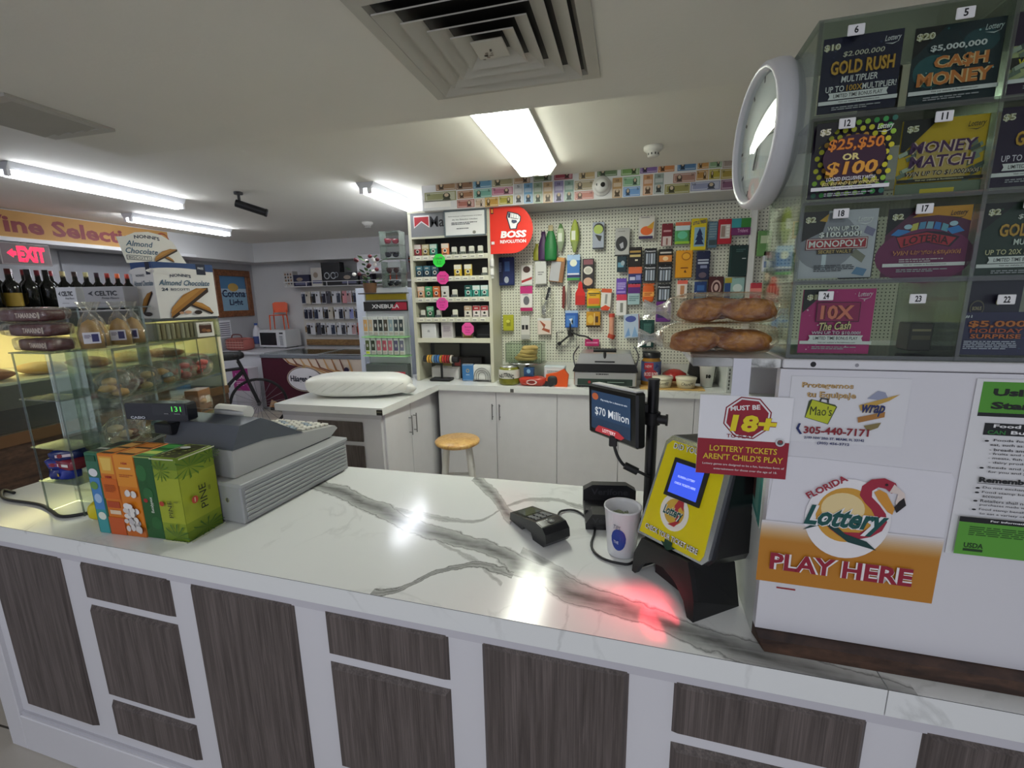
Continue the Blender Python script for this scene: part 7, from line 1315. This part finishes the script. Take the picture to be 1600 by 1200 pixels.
# ---------------------------------------------------------------- pastry rack
RA = math.atan2(.954, -.30)      # run of the rack, away from the camera
t = thing('pastry_rack', 'clear acrylic pastry rack with bins behind the register', 'display rack', (-1.663, 1.125, CT+.001), RA)
rl, rd = .60, .15                # local x along the run, local +y into the rack (away from the register)
for z in (.55, .37, .20):
    b = MB(); b.box((0, 0, z-.005), (rl, rd, z), 'acrylic'); b.box((0, -.003, z-.007), (rl, 0, z+.003), 'acrylic_edge'); part('shelf', t, b)
b = MB(); b.box((0, rd-.003, 0), (rl, rd, .55), 'acrylic'); part('back_panel', t, b)
for x_ in (0, rl-.004):
    b = MB(); b.box((x_, 0, 0), (x_+.004, rd, .55), 'acrylic'); b.box((x_, -.003, 0), (x_+.005, .002, .55), 'acrylic_edge'); part('end_panel', t, b)
for x_ in (.16, .31, .45):
    b = MB(); b.box((x_, 0, .375), (x_+.003, rd-.005, .545), 'acrylic'); b.box((x_, -.002, .375), (x_+.004, .001, .545), 'acrylic_edge'); part('bin_divider', t, b)
RT = Matrix.Translation((-1.663, 1.125, CT+.001)) @ Matrix.Rotation(RA, 4, 'Z')
def rp(x_, y_, z_): return RT @ Vector((x_, y_, z_))
rn = random.Random(6)
k = 0
for r, z in enumerate((.372, .202)):
    for i in range(5 if r == 0 else 4):
        xx = .07+(.115 if r == 0 else .14)*i; c = [['bread_light', 'b8a070', 'a8884a', 'b83a30', 'd8483a'], ['c8b08a', 'b89868', 'd8c8a8', 'c8a070']][r][i]
        nm = [['beige', 'straw', 'tan', 'red', 'scarlet'], ['cream', 'buff', 'ivory', 'caramel']][r][i]
        tt = thing('pastry_bag', f'clear bag of {nm} biscuits in the {["upper","lower"][r]} bins of the clear rack', 'pastry bag', rp(xx, .06, z), RA, 'bagged pastries in the clear rack')
        b = MB()
        for j in range(5): b.blob((rn.uniform(-.03, .03), rn.uniform(-.025, .025), .018+.02*(j//2)), (.026, .022, .013), c if j % 3 else ['8a6030', '6a4028', '7a9aa0', '8a2a24', 'a83028'][(i+r) % 5], 1, 1, .12, 12, 7, j+i)
        part('biscuits', tt, b)
        b = MB(); b.blob((0, 0, .048), (.058, .048, .048), 'film', .7, .7, .10, 22, 10, i+5*r, freq=5); part('bag', tt, b)
for i in range(4):
    xx = [-.005, .055, .115, .18][i]
    tt = thing('biscuit_bag', f'cone-shaped clear bag of brown biscuits with a white label, {["nearest the tamarind","second from the tamarind","third from the tamarind","next to the biscotti box"][i]}', 'biscuit bag', rp(xx, .05+.03*(i == 1), .552), math.radians(58-6*i), 'cone bags on the clear rack')
    b = MB(); b.lathe([(0, .004), (.030, .006), (.031, .05), (.018, .088), (.0, .100)], 'b08a48:r.6', 14); part('biscuits', tt, b)
    b = MB(); b.lathe([(0, .001), (.034, .002), (.036, .05), (.023, .100), (.008, .122), (.020, .145), (.026, .156)], 'film', 18); part('bag', tt, b)
    b = MB(); F = frame((-.021, -.0365, .022), (.042, 0, 0), (0, .0, .036)); b.art(F, [('r', 0, 0, 1, 1, 'e4e4ee'), ('r', .5, .15, .9, .85, '3a3a70'), ('l', .08, .75, .45, 3, .06, '7a6a8a')], .0006)
    o = part('label', tt, b); o.rotation_euler[2] = 0
# tray of biscuits with the biscotti display carton on it
NR = math.radians(82); NT_ = Matrix.Translation((-1.84, 1.45, CT)) @ Matrix.Rotation(NR, 4, 'Z')
NL = (-1.735, 1.365)
t = thing('biscuit_tray', 'clear tray of wrapped biscuits under the biscotti carton', 'tray', (*NL, CT+.553), NR)
b = MB()
for lo, hi in (((-.02, 0, 0), (.23, .13, .003)), ((-.02, 0, 0), (.23, .003, .075)), ((-.02, .127, 0), (.23, .13, .085)), ((-.02, 0, 0), (-.017, .13, .085)), ((.227, 0, 0), (.23, .13, .085)), ((-.02, 0, .085), (.23, .13, .088))): b.box(lo, hi, 'acrylic')
part('box', t, b)
b = MB()
for i in range(13): b.box((-.012+.018*i, .01, .005), (.001+.018*i, .115, .068), ['d8c8a8', 'c8b490', 'e0d4bc'][i % 3], .004)
part('wafers', t, b)
b = MB(); b.box((.13, -.004, .006), (.20, -.001, .066), 'ece8dc'); b.art(front(.13, .006, .07, .06, -.004), [('r', .12, .25, .88, .8, '4a2c20'), ('t', 'BISCOTTI', .5, .82, .7, .14, '4a2c20', {'b': .03}), ('e', .4, .45, .16, .12, '8a5a38', 10), ('e', .65, .4, .14, .1, 'a8744a', 10)], .0005); part('label', t, b)
t = thing('biscotti_carton', 'white and blue biscotti display carton with a tall header card', 'carton', (NL[0], NL[1], CT+.642), NR)
def biscotti(cx, cy, s, a, asp):
    P_ = lambda pts: [(cx+s*(x_*math.cos(a)-y_*math.sin(a)), cy+s*asp*(x_*math.sin(a)+y_*math.cos(a))) for x_, y_ in pts]
    return [('p', P_([(-1, -.22), (-.8, -.26), (.9, -.2), (1, -.05), (.6, .18), (0, .26), (-.7, .1)]), '2e1c14'), ('p', P_([(-1, -.16), (.95, -.06), (.6, .2), (0, .28), (-.7, .12)]), 'a8722e'), ('p', P_([(-.9, -.02), (.8, .06), (.4, .2), (-.2, .22), (-.7, .1)]), 'c08a40')]
b = MB(); cw, cdp, ch = .235, .13, .215
b.box((0, 0, 0), (cw, cdp, ch), 'eceae6', .001)
art_ = [('r', 0, .86, 1, 1, '2a4a80'), ('e', .4, .84, .5, .07, 'eceae6', 24), ('r', .70, .80, .86, 1, '16203a'), ('t', 'FREE', .78, .92, .1, .04, 'e8e8f0'), ('t', "NONNI'S", .42, .78, .34, .055, '20304a', {'b': .02, 'arc': .02}), ('t', 'Almond Chocolate', .48, .64, .84, .10, '2a5a78', {'s': .35}), ('t', '24', .14, .52, .10, .055, '20304a', {'b': .03}), ('t', 'BISCOTTI', .38, .52, .30, .04, '20304a')]+biscotti(.68, .20, .26, -.5, 1)+biscotti(.48, .32, .44, .62, 1)+[('e', .45, .10, .06, .03, 'd8a888', 10), ('e', .62, .09, .07, .04, '24140e', 10), ('e', .34, .09, .04, .025, 'c89878', 10)]
b.art(front(0, 0, cw, ch, 0), art_, .0003)
b.art(frame((0, cdp, 0), (0, -cdp, 0), (0, 0, ch)), [('r', 0, .86, 1, 1, '2a4a80'), ('e', .5, .84, .6, .07, 'eceae6', 20), ('r', .7, .78, .9, 1, '16203a'), ('t', "NONNI'S", .4, .77, .4, .045, '20304a'), ('t', 'Almond Chocolate', .5, .63, .9, .09, '2a5a78', {'s': .3})]+biscotti(.5, .3, .5, .9, .5)+[('e', .5, .08, .2, .04, '24140e', 10)], .0003)
part('box', t, b)
b = MB(); hc = [(-.01, 0), (cw*.80+.03, 0), (cw*.80, .06), (cw*.72, .095), (cw*.55, .118), (cw*.35, .125), (cw*.15, .118), (.0, .10), (-.03, .095)]
b.prism(hc, 0, .003, 'eceae4', frame((-.0, cdp, ch), (1, 0, 0), (0, 0, 1)))
b.art(frame((-.03, cdp-.003, ch), (cw*.80+.03, 0, 0), (0, 0, .125)), [('t', "NONNI'S", .48, .84, .42, .11, '20304a', {'b': .03, 'arc': .04}), ('t', 'Almond', .34, .60, .44, .17, '2a5a78', {'s': .3}), ('t', 'Chocolate', .36, .38, .52, .17, '2a5a78', {'s': .3}), ('r', .10, .10, .50, .24, '20304a'), ('r', .11, .115, .49, .225, 'eceae4'), ('t', 'BISCOTTI', .30, .17, .34, .08, '20304a')]+biscotti(.78, .22, .14, -.6, 1.35)+biscotti(.74, .34, .27, .6, 1.35), .0003); part('header_card', t, b)
# two printed salt cartons behind the bags
for (px, pw, s, nm) in ((92, .085, 'e4e6ec', 'white salt carton with a small leaf mark, nearer the big bottles'), (135, .165, 'b8b8bc', 'grey salt carton with large lettering beside the biscotti carton')):
    p = Yp(px, 480, 1.28)
    b = MB(); b.box((0, 0, -.30 if 0 else 0), (pw, .06, .075), s, .001); b.art(front(0, 0, pw, .075, 0), [('p', [(.10, .66), (.24, .80), (.20, .66), (.24, .54)], '3a3c42'), ('t', 'CELTIC', .56, .67, .56, .24, '2a2c32', {'b': .03}), ('t', 'Pretty Flavors', .66, .42, .44, .13, '5a5c62', {'s': .3}), ('r', .25, .18, .6, .20, '8a8c92')], .0005)
    b.build('salt_carton', None, p, math.radians(8), nm, 'carton', 'salt cartons')
b = MB(); p = Yp(90, 480, 1.28); b.box((p.x-.02, 1.28, p.z-.006), (p.x+.36, 1.36, p.z-.001), 'acrylic_edge')
for x_ in (p.x, p.x+.33): b.box((x_, 1.30, CT+.001), (x_+.012, 1.34, p.z-.006), 'acrylic_edge')
b.build('clear_riser', None, label='clear riser shelf carrying the two salt cartons', cat='riser')

# cartons standing in the far end of the pastry rack, a pouch behind the teal carton
for (x_, z_, w_, h_, c_, nm) in ((.50, .202, .09, .11, '8a6038', 'brown card carton in the lower bins at the far end of the clear rack'), (.36, .002, .09, .12, '6a3a80', 'purple carton on the bottom of the clear rack'), (.48, .002, .10, .13, '7d5632', 'brown carton on the bottom of the clear rack')):
    b = MB(); b.box((-w_/2, 0, 0), (w_/2, .06, h_), c_, .002); b.art(front(-w_/2, 0, w_, h_, 0), [('r', .55, .4, .9, .7, 'd8d0c0'), ('r', .1, .1, .9, .16, '4a3420')], .0004)
    b.build('pastry_carton', None, rp(x_, .03, z_), RA, nm, 'carton', 'cartons in the clear rack')
b = MB(); b.blob((0, 0, .03), (.03, .02, .03), 'd8c81c:r.3', .6, .6, .06, 16, 10, 5); b.build('sweet_pouch', None, (-1.66, 1.0, CT+.001), .4, 'small yellow sweet pouch behind the teal incense carton', 'pouch')
